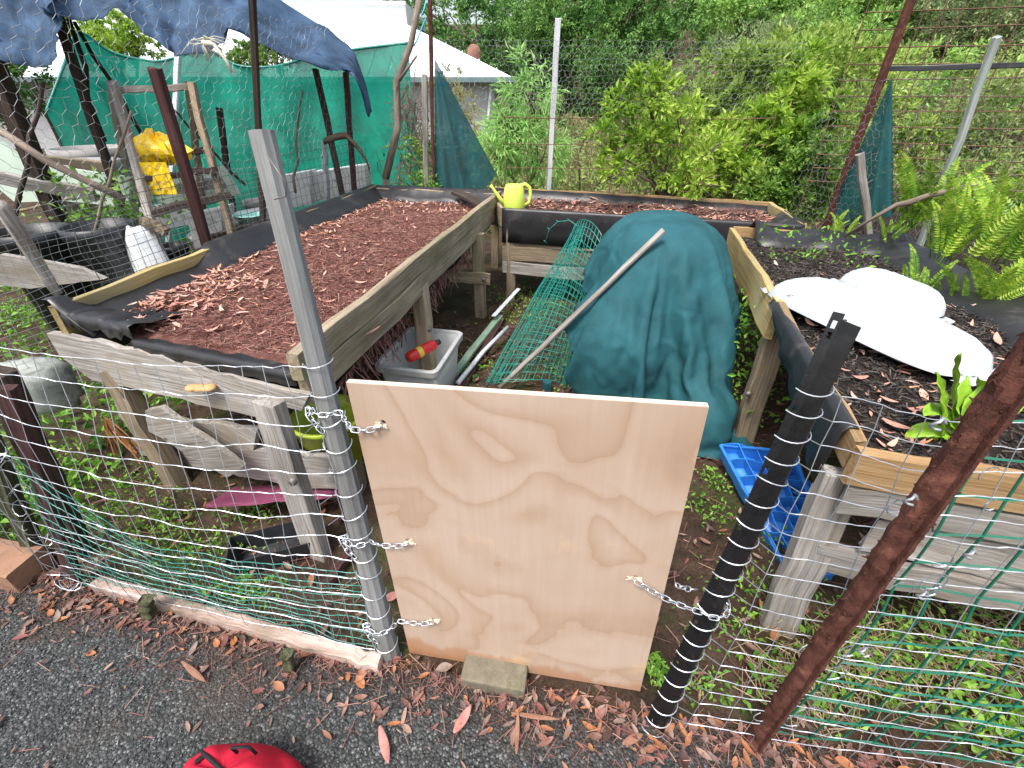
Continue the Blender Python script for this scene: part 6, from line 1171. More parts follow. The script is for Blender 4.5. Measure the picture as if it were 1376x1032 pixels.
-27, -26, -24, -27, -26, -24, -18, -14, -9, -10, -14, -20, -24, -20, -18, -19, -22, -25, -32, -22, -27, -21, -30, -22, -20, -30, -31, -32, -22, -34,
-31, -27, -27, -28, -34, -14, -20, -21, -22, -24, -16, -16, -20, -23, -23, -21, -23, -24, -24, -22, -22, -24, -26, -20, -25, -25, -15, -14, -16, -18,
-21, -23, -20, -18, -24, -23, -28, -27, -26, -27, -27, -31, -27, -14, -28, -31, -30, -32, -32, -31, -28, -34, -25, -23, -29, -34, -22, -21, -25, -22,
-27, -23, -27, -27, -22, -19, -18, -17, -16, -16, -16, -18, -24, -25, -18, -22, -14, -16, -20, -22, -23, -21, -20, -25, -21, -28, -30, -28, -28, -28,
-30, -28, -24, -25, -29, -32, -34, -34, -31, -32, -25, -33, -29, -27, -28, -32, -28, -16, -16, -23, -23, -31, -27, -21, -20, -19, -16, -15, -16, -16,
-16, -7, -7, -15, -24, -18, -17, -21, -23, -23, -21, -21, -27, -25, -28, -28, -30, -32, -31, -30, -29, -29, -27, -29, -32, -32, -24, -30, -30, -32,
-31, -32, -29, -26, -27, -29, -32, -22, -18, -23, -28, -25, -23, -21, -22, -21, -21, -20, -16, -16, -16, -20, -19, -19, -17, -22, -23, -22, -22, -22,
-22, -25, -23, -25, -26, -30, -30, -33, -32, -29, -31, -25, -27, -29, -34, -33, -32, -25, -32, -32, -32, -31, -30, -28, -28, -29, -33, -32, -19, -22,
-22, -22, -19, -24, -22, -23, -24, -23, -21, -17, -17, -20, -18, -19, -20, -20, -25, -24, -22, -23, -25, -22, -23, -24, -26, -30, -31, -31, -28, -30,
-26, -26, -25, -28, -34, -33, -33, -33, -31, -31, -32, -31, -32, -31, -30, -31, -31, -32, -27, -14, -11, -17, -25, -23, -22, -23, -21, -21, -25, -27,
-22, -20, -20, -22, -24, -25, -25, -26, -25, -27, -26, -23, -24, -28, -31, -31, -30, -31, -29, -29, -26, -24, -25, -31, -32, -34, -33, -29, -32, -30,
-33, -29, -41, -41, -34, -31, -31, -30, -30, -19, -19, -20, -17, -19, -17, -18, -20, -20, -14, -21, -29, -28, -29, -28, -30, -31, -25, -26, -30, -27,
-25, -30, -28, -28, -29, -30, -30, -29, -28, -25, -24, -23, -28, -32, -31, -32, -33, -34, -34, -32, -31, -38, -45, -43, -34, -29, -31, -32, -31, -30,
-24, -17, -17, -18, -22, -21, -18, -18, -24, -18, -19, -24, -26, -24, -24, -23, -23, -28, -27, -23, -29, -34, -38, -32, -31, -27, -28, -27, -25, -24,
-25, -24, -29, -33, -30, -33, -33, -40, -40, -36, -35, -39, -40, -38, -32, -31, -31, -33, -33, -36, -29, -19, -20, -18, -20, -19, -23, -23, -21, -22,
-20, -22, -22, -21, -21, -22, -27, -24, -23, -27, -31, -34, -36, -35, -32, -30, -27, -25, -24, -24, -23, -25, -36, -37, -33, -34, -35, -35, -38, -39,
-40, -40, -36, -31, -32, -32, -29, -32, -33, -30, -30, -30, -19, -19, -17, -22, -22, -23, -24, -24, -23, -21, -21, -22, -20, -19, -24, -23, -26, -31,
-34, -35, -36, -35, -30, -28, -27, -24, -24, -23, -18, -33, -31, -30, -19, -32, -33, -33, -31, -36, -35, -36, -31, -33, -31, -32, -34, -33, -30, -31,
-32, -31, -26, -18, -20, -18, -18, -18, -19, -20, -20, -20, -20, -21, -18, -16
]
#TARP1
tq = np.cumsum(np.array(TARP).reshape(3, TNY, TNX).transpose(1, 2, 0), axis=0) / 1000.0
mb = MB().grid(tq.tolist())
tag(mb.build('shade_cloth_tarp', M['teal'], smooth=True, sub=1, solid=.004), 'dark teal shade cloth draped over a pile between the beds', 'tarp')

# ---------- things between the beds ----------
from mathutils.bvhtree import BVHTree
vv = [V(p) for p in tq.reshape(-1, 3).tolist()]; bvh = BVHTree.FromPolygons(vv, mb.f)
yh = 2.6     # the pole rests on the cloth: bring its upper end forward until it clears the folds
a = at(672, 520, z=.04)
def clear(y):
    b = at(893, 309, y=y)
    for k in range(5, 101):
        q = a.lerp(b, k/100); h = bvh.ray_cast(V((0, 0, H)), q.normalized() if False else (q - V((0, 0, H))).normalized())
        if h[0] is not None and h[3] < (q - V((0, 0, H))).length + .012: return False
    return True
while yh > 1.5 and not clear(yh): yh -= .01
b = at(893, 309, y=yh)
mb = MB(); n = 10; mb.tube([a.lerp(b, k/n) + V((random.gauss(0, .002), random.gauss(0, .002), 0)) for k in range(n+1)], [.017 + random.gauss(0, .0006) for _ in range(n+1)], 8)
tag(mb.build('wooden_pole', M['silver'], smooth=True), 'long pale wooden pole leaning across the teal tarp', 'pole')
a, b = at(600, 520, z=.04), at(697, 385, z=.10); 
tag(MB().tube([a, a.lerp(b, .5), b], .015, 8).build('white_pipe', M['pvc'], smooth=True), 'thin white plastic pipe lying on the soil beside the green mesh roll', 'pipe') if False else None
def lying(name, label, cat, q0, q1, w, h, mat, **k): return onebeam(name, label, cat, q0, q1, w, h, mat, (0, 0, 1), 8, .002)
e = lying('metal_rail', 'pale green metal rail lying beside the grey storage tub', 'rail', at(600, 515, z=.05), at(672, 425, z=.06), .05, .03, 'greenrail')
lying('timber_rail', 'dark reddish timber length lying next to the green rail', 'rail', at(622, 520, z=.03), at(676, 425, z=.03), .05, .03, 'darkred')
p = [at(615, 515, z=.06), at(650, 472, z=.09), at(682, 440, z=.10)]
tag(MB().tube(p, .016, 10).build('plastic_pipe', M['pvc'], smooth=True), 'white plastic pipe lying over the dark reddish timber', 'pipe')
e = empty('aluminium_angle', at(685, 405, z=.1), 'silver metal angle strip lying under the back bed', 'metal strip')
MB().beam(at(663, 425, z=.12), at(697, 388, z=.12), .035, .006, jit=.0005).build('strip', M['pvc'], e)
lying('timber_rail', 'brown timber length on the soil left of the plywood panel', 'rail', at(438, 785, z=.03), at(485, 720, z=.05), .03, .03, 'darkred')
# storage tub
e = empty('storage_tub', at(580, 470, z=0), 'grey plastic storage tub standing under the left bed', 'storage tub')
tc = V((-.50, 2.33, 0)); rz = math.atan2(ld.y, ld.x) - math.pi/2
def rrect(hx, hy, r, z, n=5):
    pts = []
    for sx, sy, a0 in ((1, 1, 0), (-1, 1, 90), (-1, -1, 180), (1, -1, 270)):
        for k in range(n+1):
            a = math.radians(a0 + 90*k/n); pts.append((sx*(hx-r) + r*math.cos(a), sy*(hy-r) + r*math.sin(a), z))
    return [tc + Matrix.Rotation(rz, 3, 'Z') @ V(p) for p in pts]
hx, hy = .17, .25
tcx = tc
MB().grid([rrect(.13, .20, .03, .0), rrect(.135, .205, .03, .01), rrect(.165, .24, .035, .34), rrect(.161, .236, .033, .342), rrect(.130, .20, .03, .02), rrect(.01, .01, .005, .018)], True).build('body', M['tubgrey'], e, True)
MB().grid([rrect(.166, .241, .036, .315), rrect(.186, .261, .045, .315), rrect(.188, .263, .046, .352), rrect(.180, .255, .043, .358), rrect(.163, .238, .034, .355), rrect(.160, .235, .034, .33)], True).build('rim', M['tubgrey'], e, False, .003)
c = tc + V((.03, -.03, .33))
e2 = empty('spray_can', c, 'red spray can lying in the grey storage tub', 'can'); a, b = c + V((-.10, -.06, .0)), c + V((.05, .07, .03)); dd_ = (b-a).normalized()
MB().tube([a, a.lerp(b, .12), a.lerp(b, .5), a.lerp(b, .9), b], [.026, .033, .033, .033, .022], 16).build('body', M['red'], e2, True)
MB().tube([a.lerp(b, .35), a.lerp(b, .5)], .0338, 16, caps=False).build('label_band', M['yellowcan'], e2, True)
MB().tube([b, b + dd_*.03], [.018, .016], 12).build('cap', M['blackpl'], e2, True)
c2 = tc + V((-.04, .1, .30)); tag(MB().tube([c2, c2 + V((.06, .1, .06))], [.03, .025], 12).build('spray_can', M['white'], smooth=True), 'grey white bottle standing in the storage tub behind the red can', 'bottle')
# green wire roll
e = empty('wire_roll', at(720, 480, z=0), 'loose roll of green coated wire mesh leaning on the tarp', 'wire roll')
A, B = [], []
r0a, r0b = at(655, 520, z=.0), at(770, 315, z=.62)
r1a, r1b = at(770, 520, z=.02), at(815, 330, z=.78)
def RW(u, v):
    p = r0a.lerp(r0b, v); q = r1a.lerp(r1b, v); s = p.lerp(q, .5); wv_ = (q - p)*.5; up = V((-.25, -.6, .75)).normalized()*wv_.length*.8
    a = -.3 + u*8.2; k = 1 - .28*u + .12*math.sin(u*9 + v*3)
    return s - wv_*math.cos(a)*k + up*math.sin(a)*k*.75 + V((0, .012*mn.noise(V((u*7, v*7, 0))), .016*mn.noise(V((u*7, v*7, 8)))))
NU, NV = 44, 22
for i in range(NU+1):
    for j in range(NV+1):
        p = RW(i/NU, j/NV)
        if i < NU: q = RW((i+1)/NU, (j + (.0))/NV); A.append(p[:]); B.append(q[:])
        if j < NV: q = RW(min(1, (i+.35)/NU), (j+1)/NV); 
        if j < NV: q = RW(i/NU, (j+1)/NV); A.append(p[:]); B.append(q[:])
rawj('mesh', [wires(A, B, .0022)], M['greenwire'], e)
pts = [at(733, 325, y=3.1), at(738, 308, y=3.1), at(750, 298, y=3.08), at(765, 296, y=3.05), at(778, 305, y=3.02), at(783, 325, y=3.0), at(790, 345, y=2.95)]
mb = MB(); mb.tube(pts, .003, 6)
for q in pts: mb.tube([q + V((-.012, 0, .01)), q + V((.012, 0, -.01))], .0025, 5)
mb.build('loose_strand', M['greenwire'], e, True)
# small finds near the roll
tag(MB().box(at(735, 518, z=.04), (.05, .05, .07), .3).build('pot', M['teal'], bevel=.006), 'small dark teal pot on the soil behind the plywood panel', 'pot')
# blue seedling tray
e = empty('seedling_tray', at(1030, 690, z=0), 'blue plastic seedling tray tilted on the soil behind the black picket', 'seedling tray')
q00, q10, q01, q11 = at(968, 598, z=.16), at(1064, 775, z=.03), at(1068, 605, z=.20), at(1120, 770, z=.05)
def TR(u, v, d=0): return q00.lerp(q10, u).lerp(q01.lerp(q11, u), v) + V((.25, .1, -1)).normalized()*(d + .035*mn.noise(V((u*2.5, v*2.5, 6)))) + V((.02*mn.noise(V((u*4, v*4, 1))), 0, 0))
mb = MB(); nu, nv = 7, 4
for i in range(nu+1): mb.grid([[TR(i/nu, v, 0) for v in np.linspace(0, 1, 9)], [TR(i/nu, v, .075) for v in np.linspace(0, 1, 9)]])
for j in range(nv+1): mb.grid([[TR(u, j/nv, 0) for u in np.linspace(0, 1, 15)], [TR(u, j/nv, .075) for u in np.linspace(0, 1, 15)]])
mb.build('cell_wall', M['blue'], e, solid=.004)
MB().grid([[TR(u, v, .072 + .006*math.sin(u*nu*3.1416)**2*math.sin(v*nv*3.1416)**2) for v in np.linspace(0, 1, 25)] for u in np.linspace(0, 1, 43)]).build('cell_base', M['blue'], e, True, solid=.002)
mb = MB(); ed = [TR(0, 0), TR(1, 0), TR(1, 1), TR(0, 1)]
for a, b in zip(ed, ed[1:] + ed[:1]): mb.beam(a, b, .012, .010, seg=3, jit=.0005)
mb.build('rim', M['blue'], e)
c = at(1075, 655, z=.10); tag(MB().lathe(c, [(.0, -.09), (.045, -.09), (.06, .0), (.066, .004), (.064, .012), (.055, .0), (.04, -.07)], 20).build('blue_pot', M['blue'], smooth=True), 'deep blue plastic pot behind the seedling tray', 'pot')
# under the left bed
e = empty('black_trough', at(375, 745, z=0), 'black plastic trough lying on the soil between the legs of the left bed', 'trough')
c = at(372, 735, z=.05); d1 = V((.94, .34, 0)); d2 = V((-.34, .94, 0))
def tro(z, k): return [c + d1*sx*.17*k + d2*sy*.07*k + V((0, 0, z - .05)) for sx, sy in ((-1, -1), (1, -1), (1, 1), (-1, 1))]
MB().grid([tro(0, .85), tro(.10, 1), tro(.102, .96), tro(.012, .82), tro(.011, .05)], True).build('shell', M['blackpl'], e, bevel=.004)
tag(MB().beam(at(300, 668, z=.10), at(470, 655, z=.12), .22, .012, up=(.1, .45, .9), jit=.003, seg=10).build('maroon_panel', M['maroon']), 'flaky maroon painted panel lying under the left bed', 'panel')
c = at(420, 615, y=1.55); e = empty('lime_tub', Z(c, 0), 'lime green plastic tub under the left bed behind the grey post', 'tub')
c = V((-.78, 1.56, .18)); MB().lathe(c, [(.0, 0), (.11, 0), (.145, .24), (.155, .24), (.155, .26), (.142, .26), (.135, .2), (.1, .03), (0, .03)], 26).build('body', M['limetub'], e, True)
MB().lathe(V((-.78, 1.56, 0)), [(.0, 0), (.10, 0), (.10, .176), (0, .178)], 16).build('stand', M['brownwood'], e)
tag(MB().beam(V((-1.1, 1.62, .42)), V((-.86, 1.9, .55)), .07, .08, jit=.004).build('loose_timber', M['brownwood']), 'loose timber length lying inside the open front of the left bed', 'timber')
c = at(280, 548, y=1.52); MBc = MB()
for dx in (-.035, 0, .03): MBc.lathe(fp(270, 520, .03) + V((dx, 0, -.005)), [(0, .012), (.018, .009), (.026, .001), (.02, -.003), (0, -.004)], 12, 1.2)
tag(MBc.build('fungus', M['mushroom'], smooth=True), 'tan bracket fungus on the broken front plank of the left bed', 'fungus')
# orange dry stems on the left bed leg
p0 = fp(140, 560, .05); A, B = [], []
for _ in range(16):
    q = p0; dr = V((random.gauss(.010, .014), random.gauss(-.01, .01), -.06))
    for k in range(4):
        n_ = q + dr*random.uniform(.6, 1.1) + V((random.gauss(0, .008), 0, 0)); A.append(q[:]); B.append(n_[:]); q = n_
v, f = wires(A, B, .003); tag(raw('dry_stem', v, f, M['orangestem']), 'bunch of orange dry stems hanging on the left leg of the left bed', 'dry stems')
def rock(name, label, px, py, y, sz, mat, seed):
    c = at(px, py, y=y); rows = []
    for i in range(13):
        th = math.pi*i/12; r_ = []
        for j in range(22):
            ph = 2*math.pi*j/22; d = V((math.sin(th)*math.cos(ph), math.sin(th)*math.sin(ph), math.cos(th))); m_ = max(abs(d.x), abs(d.y), abs(d.z))**.9
            k = (1 + .16*mn.noise(d*2.2 + V((seed, 0, 0))) + .10*mn.noise(d*6 + V((seed, 0, 0))))/m_; r_.append(c + V((d.x*sz[0], d.y*sz[1], d.z*sz[2]))*k)
        rows.append(r_)
    return tag(MB().grid(rows, True).build(name, M[mat], smooth=True), label, 'block')
rock('concrete_block', 'crumbling pale concrete lump behind the left fence corner', 40, 520, 1.75, (.17, .10, .11), 'concrete', 3)
# red bag in the near corner
e = empty('red_bag', at(320, 1060, z=0), 'red fabric bag with black trim at the bottom edge of the view', 'bag')
bc = at(318, 1075, z=.0); bc = V((bc.x, bc.y, 0))
c = at(308, 1046, z=.16); rows = []
for i in range(17):
    th = math.pi*.5*i/16
    rows.append([Z(c, 0) + V((.17*math.cos(a)*math.sin(th)**.7*(1 + .05*mn.noise(V((a*2, i*.2, 0)))), .10*math.sin(a)*math.sin(th)**.7, .21*math.cos(th)**.8 * (1 - .22*max(0, math.cos(a - .6))*math.sin(th)) + .022*mn.noise(V((math.cos(a)*2.2, math.sin(a)*2.2, i*.22))))) for a in np.linspace(0, 2*math.pi, 40, endpoint=False)])
MB().grid(rows, True).build('body', M['redcloth'], e, True)
pk = lambda a, th, k=1.02: Z(c, 0) + V((.17*math.cos(a)*math.sin(th)**.7*k, .10*math.sin(a)*math.sin(th)**.7*k, .21*math.cos(th)**.8*k))
MB().grid([[pk(a, t_, 1.012) for a in np.linspace(2.3, 4.2, 14)] for t_ in np.linspace(.35, 1.57, 10)]).build('side_panel', M['blackcloth'], e, True)
MB().tube([pk(2.4, t_) for t_ in np.linspace(1.5, .15, 14)] + [pk(-.7, t_) for t_ in np.linspace(.15, 1.5, 14)], .005, 6).build('piping', M['blackcloth'], e, True)
MB().tube([pk(1.3, .25), pk(1.3, .2, 1.1) + V((0, .0, .02)), pk(1.0, .3, 1.1) + V((.01, 0, .015)), pk(.8, .4)], .004, 6).build('handle', M['blackcloth'], e, True)

# ---------- on the beds ----------
# watering can
c = V((.07, 4.18, .755)); e = empty('watering_can', c, 'lime yellow plastic watering can standing on the back bed', 'watering can')
MB().lathe(c, [(0, 0), (.075, 0), (.082, .02), (.080, .12), (.070, .19), (.060, .205), (.055, .20), (.06, .17)], 24, 1.15, .8).build('body', M['lime'], e, True)
MB().tube([c + V((-.08, 0, .03)), c + V((-.13, -.02, .10)), c + V((-.19, -.03, .185)), c + V((-.205, -.03, .20))], [.02, .016, .012, .016], 10).build('spout', M['lime'], e, True)
MB().tube([c + V((.055, 0, .20)), c + V((.10, 0, .205)), c + V((.135, 0, .18)), c + V((.145, 0, .12)), c + V((.135, 0, .06)), c + V((.085, 0, .03))], [.014, .015, .015, .015, .014, .013], 10).build('handle', M['lime'], e, True)
lying('timber_offcut', 'short dark weathered timber lying across the back bed corner', 'timber', at(612, 258, z=.88), at(650, 276, z=.85), .09, .03, 'dark')
# small tree in the back bed
base = at(893, 268, z=.75); e = empty('small_tree', base, 'small bright green bushy tree growing in the back bed', 'tree')
bl_ = [(870, 125, 4.45, 90, 55), (830, 150, 4.45, 60, 50), (920, 160, 4.4, 70, 60), (810, 190, 4.3, 50, 45), (860, 190, 4.4, 70, 50), (955, 200, 4.4, 60, 45), (830, 225, 4.2, 60, 35), (900, 225, 4.4, 60, 40), (945, 245, 4.3, 50, 35), (878, 105, 4.5, 40, 30)]
bs = [blob(*q) for q in bl_]; v, f = clumps(bs, 2700, 15, .066, .44, .7, 0, .3); raw('crown', v, f, M['l_bright'], e)
mb = MB()
for b in bs:
    tip = V(b[:3]); m1 = base.lerp(tip, .4) + V((random.gauss(0, .03), random.gauss(0, .03), .06)); m2 = base.lerp(tip, .75) + V((random.gauss(0, .03), 0, .03))
    mb.tube([base + V((random.gauss(0, .02), random.gauss(0, .02), -.05)), m1, m2, tip], [.016, .011, .008, .004], 6)
    for _ in range(11):
        q = tip + V((random.uniform(-1, 1)*b[3], random.uniform(-1, 1)*b[4], random.uniform(-1, 1)*b[5])); mb.tube([m2, m2.lerp(q, .5) + V((0, 0, .01)), q], [.006, .004, .002], 5)
mb.build('trunk', M['twig'], e, True)
# sacks
def sack(name, label, c, lx, ly, hz, rz, seed, tilt=0):
    e = empty(name, c, label, 'sack'); rows = []; R = Matrix.Rotation(rz, 3, 'Z') @ Matrix.Rotation(tilt, 3, 'Y'); n = 46; m_ = 30; V_ = []
    def pt(u, v, s):   # u,v in -1..1
        eu = 1 - abs(u)**4; ev = 1 - abs(v)**2.4; h = hz*max(0, eu*ev)**.5
        pin = 1 - .10*(1 - abs(u)**4)*abs(v)**2 * (0) ; x = u*lx*(1 - .10*abs(v)**3); y = v*ly*(1 - .22*abs(u)**5)
        w = (.04*mn.noise(V((u*2, v*2, seed))) + .04*mn.noise(V((u*9, v*9, seed))) + .035*mn.noise(V((u*22, v*6, seed))))*hz
        ridge = .03*hz*math.sin(v*26 + 3*mn.noise(V((u*3, v*3, seed+5))))*max(0, abs(u)-.55)/.45*2
        z = (h*(1.25 if s > 0 else .22) + (w + ridge)*(h/hz)**.5)*s
        return V(c) + R @ V((x, y, z + .0))
    mb = MB(); mb.grid([[pt(u, v, 1) for v in np.linspace(-1, 1, m_)] for u in np.linspace(-1, 1, n)]); mb.grid([[pt(u, v, -1) for v in np.linspace(1, -1, m_)] for u in np.linspace(-1, 1, n)])
    o = mb.build('bag', M['sack'], e, True)
    for sgn in (-1, 1):
        MB().grid([[V(c) + R @ V((sgn*(lx - .01 + .05*k), y_*(.78 - .1*k), .006*math.sin(y_*60) + .012*mn.noise(V((y_*9, k, seed))))) for y_ in np.linspace(-ly*.9, ly*.9, 30)] for k in (0, .5, 1)]).build('seam', M['sack'], e, True, solid=.002)
    return e
t = NT('white_sack_plastic', .35, .4); v = t.obj(); n1 = t.noise(v, 13, 6)
c_ = t.ramp(t.noise(v, 3, 4), [(.3, (.46, .50, .52)), (.7, (.54, .56, .57))]); c_ = t.mix(t.ramp(t.noise(v, 17, 7, .75, .3), [(.615, (0, 0, 0)), (.67, (1, 1, 1))]), c_, (.12, .10, .085)); t.col(c_); t.bump(t.n('TexNoise', {'Vector': v, 'Scale': 9.0, 'Detail': 4, 'Distortion': 1.2}, noise_type='RIDGED_MULTIFRACTAL').outputs['Fac'], .35, .012); M['sack'] = t.m
sl, sr = at(1055, 375, z=.86), at(1330, 490, z=.86); mid = (sl + sr)/2; d = sr - sl
sack('soil_sack', 'dirt speckled white plastic soil sack lying nearest on the right bed', Z(mid, .795) + V((.0, .0, .02)), d.length/2*.98, .165, .085, math.atan2(d.y, d.x), 3)
a, b = at(1120, 365, z=.88), at(1265, 425, z=.88); d2_ = b - a; mid = (a + b)/2
sack('soil_sack', 'second white plastic sack partly behind the front sack', Z(mid, .80) + V((.10, .07, .02)), .22, .11, .085, math.atan2(d2_.y, d2_.x), 9)
# canna
base = at(1265, 585, z=.76); e = empty('canna_plant', base, 'broad leaved bright green lily plant at the front of the right bed', 'plant')
def bleaf(p, pts, w, name='leaf'):
    rows = []; n = len(pts)
    fine = []
    for i in range(13):
        fine.append(sum((V(pts[k]) * (math.comb(n-1, k) * (i/12)**k * (1 - i/12)**(n-1-k)) for k in range(n)), V((0, 0, 0))))
    for i, q in enumerate(fine):
        k = i/12; ww = w*math.sin(math.pi*min(1, .06 + k*.94))**.7; d = (fine[min(12, i+1)] - fine[max(0, i-1)]).normalized(); sd = d.cross(V((0, -.5, 1))).normalized(); up = sd.cross(d)
        rows.append([q + sd*ww*s + up*abs(s)*ww*.35 + up*.004*math.sin(i*2 + s*3) for s in (-1, -.5, 0, .5, 1)])
    MB().grid(rows).build(name, M['canna'], p, True, solid=.0012)
for tip in (((1305, 500), (1340, 520)), ((1232, 575), (1215, 590)), ((1285, 540), (1300, 505)), ((1250, 540), (1240, 560)), ((1345, 560), (1376, 545)), ((1290, 590), (1310, 600)), ((1330, 600), (1360, 610)), ((1275, 500), (1290, 475)), ((1310, 540), (1350, 500)), ((1245, 590), (1228, 610)), ((1300, 560), (1330, 580)), ((1262, 520), (1258, 500))):
    m1 = at(*tip[0], y=base.y + random.uniform(-.03, .05)); m2 = at(*tip[1], y=base.y + random.uniform(-.06, .05))
    b2_ = base + V((random.uniform(-.02, .06), random.uniform(-.03, .03), 0))
    bleaf(e, [b2_, b2_.lerp(m1, .5) + V((0, 0, .02)), m1, m2], random.uniform(.020, .032))
# ferns
def fern(label, base, n, L, lean=(0, 0), spread=.5):
    e = empty('fern', base, label, 'fern', 'sword ferns behind the right bed'); Vs, Fs, nb = [], [], 0; mb = MB()
    for k in range(n):
        a = random.uniform(0, 6.28); l = L*random.uniform(.6, 1.1); dr = V((math.cos(a)*spread*random.uniform(.2, 1) + lean[0], math.sin(a)*spread*random.uniform(.2, 1) + lean[1], 1)).normalized()
        b0 = V(base) + V((random.gauss(0, .04), random.gauss(0, .04), -.02)); pts = []; m = 30
        side = V((-dr.y, dr.x, 0)); side = side.normalized() if side.length > .05 else V((1, 0, 0))
        twist = random.uniform(-.9, .9)
        for i in range(m+1):
            s = i/m; pts.append(b0 + dr*l*s + V((dr.x, dr.y, 0))*l*.45*s*s - V((0, 0, l*.2*s**3)))
        mb.tube(pts[::3], [.0022*(1-.7*i/10) for i in range(11)], 4)
        P, D, LL, WW, NN = [], [], [], [], []
        vd = (V((0, 0, H)) - b0); vd.z = 0; vd.normalize()
        sd0 = V((vd.y, -vd.x, 0)); sd0 = (sd0*math.cos(twist) + vd*math.sin(twist))
        for i in range(4, m+1):
            s = i/m; d = (pts[min(m, i+1)] - pts[i-1]).normalized(); sd = (sd0 - d*sd0.dot(d)).normalized()
            pl = .040*math.sin(math.pi*min(1, .12 + .9*s))**.6 * (l/.5)
            for q in (-1, 1):
                P.append(pts[i][:]); D.append((sd*q + d*.35 + V((0, 0, random.gauss(0, .1))))[:]); LL.append(max(.008, pl)); WW.append(.016*(l/.5)); NN.append(d.cross(sd)[:])
        v, f = leaf_arr(np.array(P), np.array(D), np.array(LL), np.array(WW), .1, np.array(NN)); raw('frond', v, f, M['l_fern'], e)
    mb.build('stalk', M['l_fern'], e, True)
fl = [('fern with tall bright fronds below the end of the bent branch', 1225, 300, 2.75, 13, .5), ('fern in the middle of the row with erect dense fronds', 1270, 345, 2.45, 14, .52), ('fern with long dark green fronds near the pale post foot', 1320, 350, 2.35, 14, .55), ('small young fern left of the bent branch base', 1120, 318, 3.15, 6, .26), ('short yellow green fern just behind the second white sack', 1240, 400, 2.15, 9, .28), ('fern with spreading fronds low at the right edge of the view', 1345, 420, 1.95, 12, .40), ('fern leaning over the black liner right of the sacks', 1300, 415, 2.0, 9, .30), ('small pale fern under the bent branch', 1185, 330, 2.95, 7, .30), ('tall fern at the far right edge behind the others', 1385, 370, 2.25, 13, .5)]
for lab, px, py, y, n, L in fl: p = at(px, py, y=y); fern(lab, p, n, L)
# mound of earth that carries the ferns
rows = [[(x, y, (.74 if True else 0)*(1/(1 + math.exp(-(x - (2.62 - .28*(3.0-y)) + .0)*14))) + .02*mn.noise(V((x*5, y*5, 0))) - .02) for x in np.linspace(2.2, 5, 50)] for y in np.linspace(.9, 4.2, 50)]
tag(MB().grid(rows).build('earth_bank', M['darksoil'], smooth=True), kind='structure')

# weeds on the ground
def weeds(name, label, n, fx, L, h, mat='l_weed'):
    P = np.array([fx() for _ in range(n)]); P[:, 2] += rng.random(n)**1.6*h; D = rng.normal(size=P.shape) + np.array([0, 0, .35]); ll = rng.uniform(.5, 1.2, n)*L
    v, f = leaf_arr(P, D, ll, ll*.5); return tag(raw(name, v, f, M[mat]), label, 'weeds', kind='stuff')
def patch(cs):
    def f():
        px, py, rx, ry = random.choice(cs); b = at(px, py, z=0); return (b.x + random.gauss(0, rx), b.y + random.gauss(0, ry), .01)
    return f
weeds('weed_patch', 'clover like green weeds growing behind the left wire fence', 1500, patch([(230, 730, .10, .05), (290, 745, .09, .05), (340, 690, .08, .05), (220, 700, .07, .06), (180, 650, .10, .08), (330, 800, .10, .03), (60, 640, .15, .1), (150, 700, .08, .08)]), .024, .07)
weeds('weed_patch', 'sparse green weeds on the soil around the blue seedling tray', 800, patch([(950, 690, .06, .06), (960, 650, .06, .05), (1000, 800, .08, .05), (980, 850, .1, .05), (940, 920, .05, .04), (880, 905, .012, .02), (1040, 720, .1, .1), (1150, 900, .12, .06)]), .026, .06)
weeds('weed_patch', 'grassy weeds at the foot of the green plastic mesh', 1300, patch([(1150, 880, .12, .07), (1250, 900, .14, .08), (1330, 860, .14, .1), (1080, 930, .1, .05), (1350, 980, .1, .05)]), .035, .09)
def strawpt():
    px, py, rx, ry = random.choice([(1150, 880, .14, .08), (1250, 900, .16, .1), (1330, 860, .16, .12), (1080, 930, .1, .05)]); b = at(px, py, z=0); return (b.x + random.gauss(0, rx), b.y + random.gauss(0, ry), .02)
tag(twigs('dry_grass', M['straw'], 700, strawpt, .04, .16, .0014, None, .05, .4), 'pale dry straw lying under the right wire fence', 'dry grass', kind='stuff')
weeds('weed_patch', 'moss and clover weeds in the shade between the beds', 1100, patch([(760, 500, .12, .12), (700, 430, .15, .15), (740, 410, .15, .15), (640, 500, .1, .1), (820, 510, .1, .1), (690, 400, .2, .2)]), .028, .05)
weeds('grass_patch', 'rough green grass on the ground around the shelter left of the left bed', 7000, lambda: (-1.9 - abs(random.gauss(0, 1.6)), random.uniform(1.2, 6.5), .01), .06, .12)
weeds('weed_patch', 'bright grass at the left edge behind the corner posts', 1400, patch([(10, 690, .10, .1), (20, 430, .2, .1), (30, 660, .1, .1)]), .035, .10)
weeds('weed_patch', 'leafy weeds growing between the tarp and the right bed', 900, lambda: (random.gauss(1.38, .07), random.gauss(2.45, .3), random.uniform(.05, .6)), .04, .1)
weeds('weed_patch', 'thin straggly weeds at the far end of the right bed', 170, lambda: (lambda p: (p.x, p.y, p.z))(bs2(random.uniform(.72, .97), random.uniform(.08, .75))), .035, .16)
p = at(585, 250, y=4.7); weeds('weed_patch', 'small leafy weed at the back corner of the left bed', 160, lambda: (p.x + random.gauss(0, .06), p.y + random.gauss(0, .05), p.z - .1 + random.uniform(0, .12)), .045, .08)

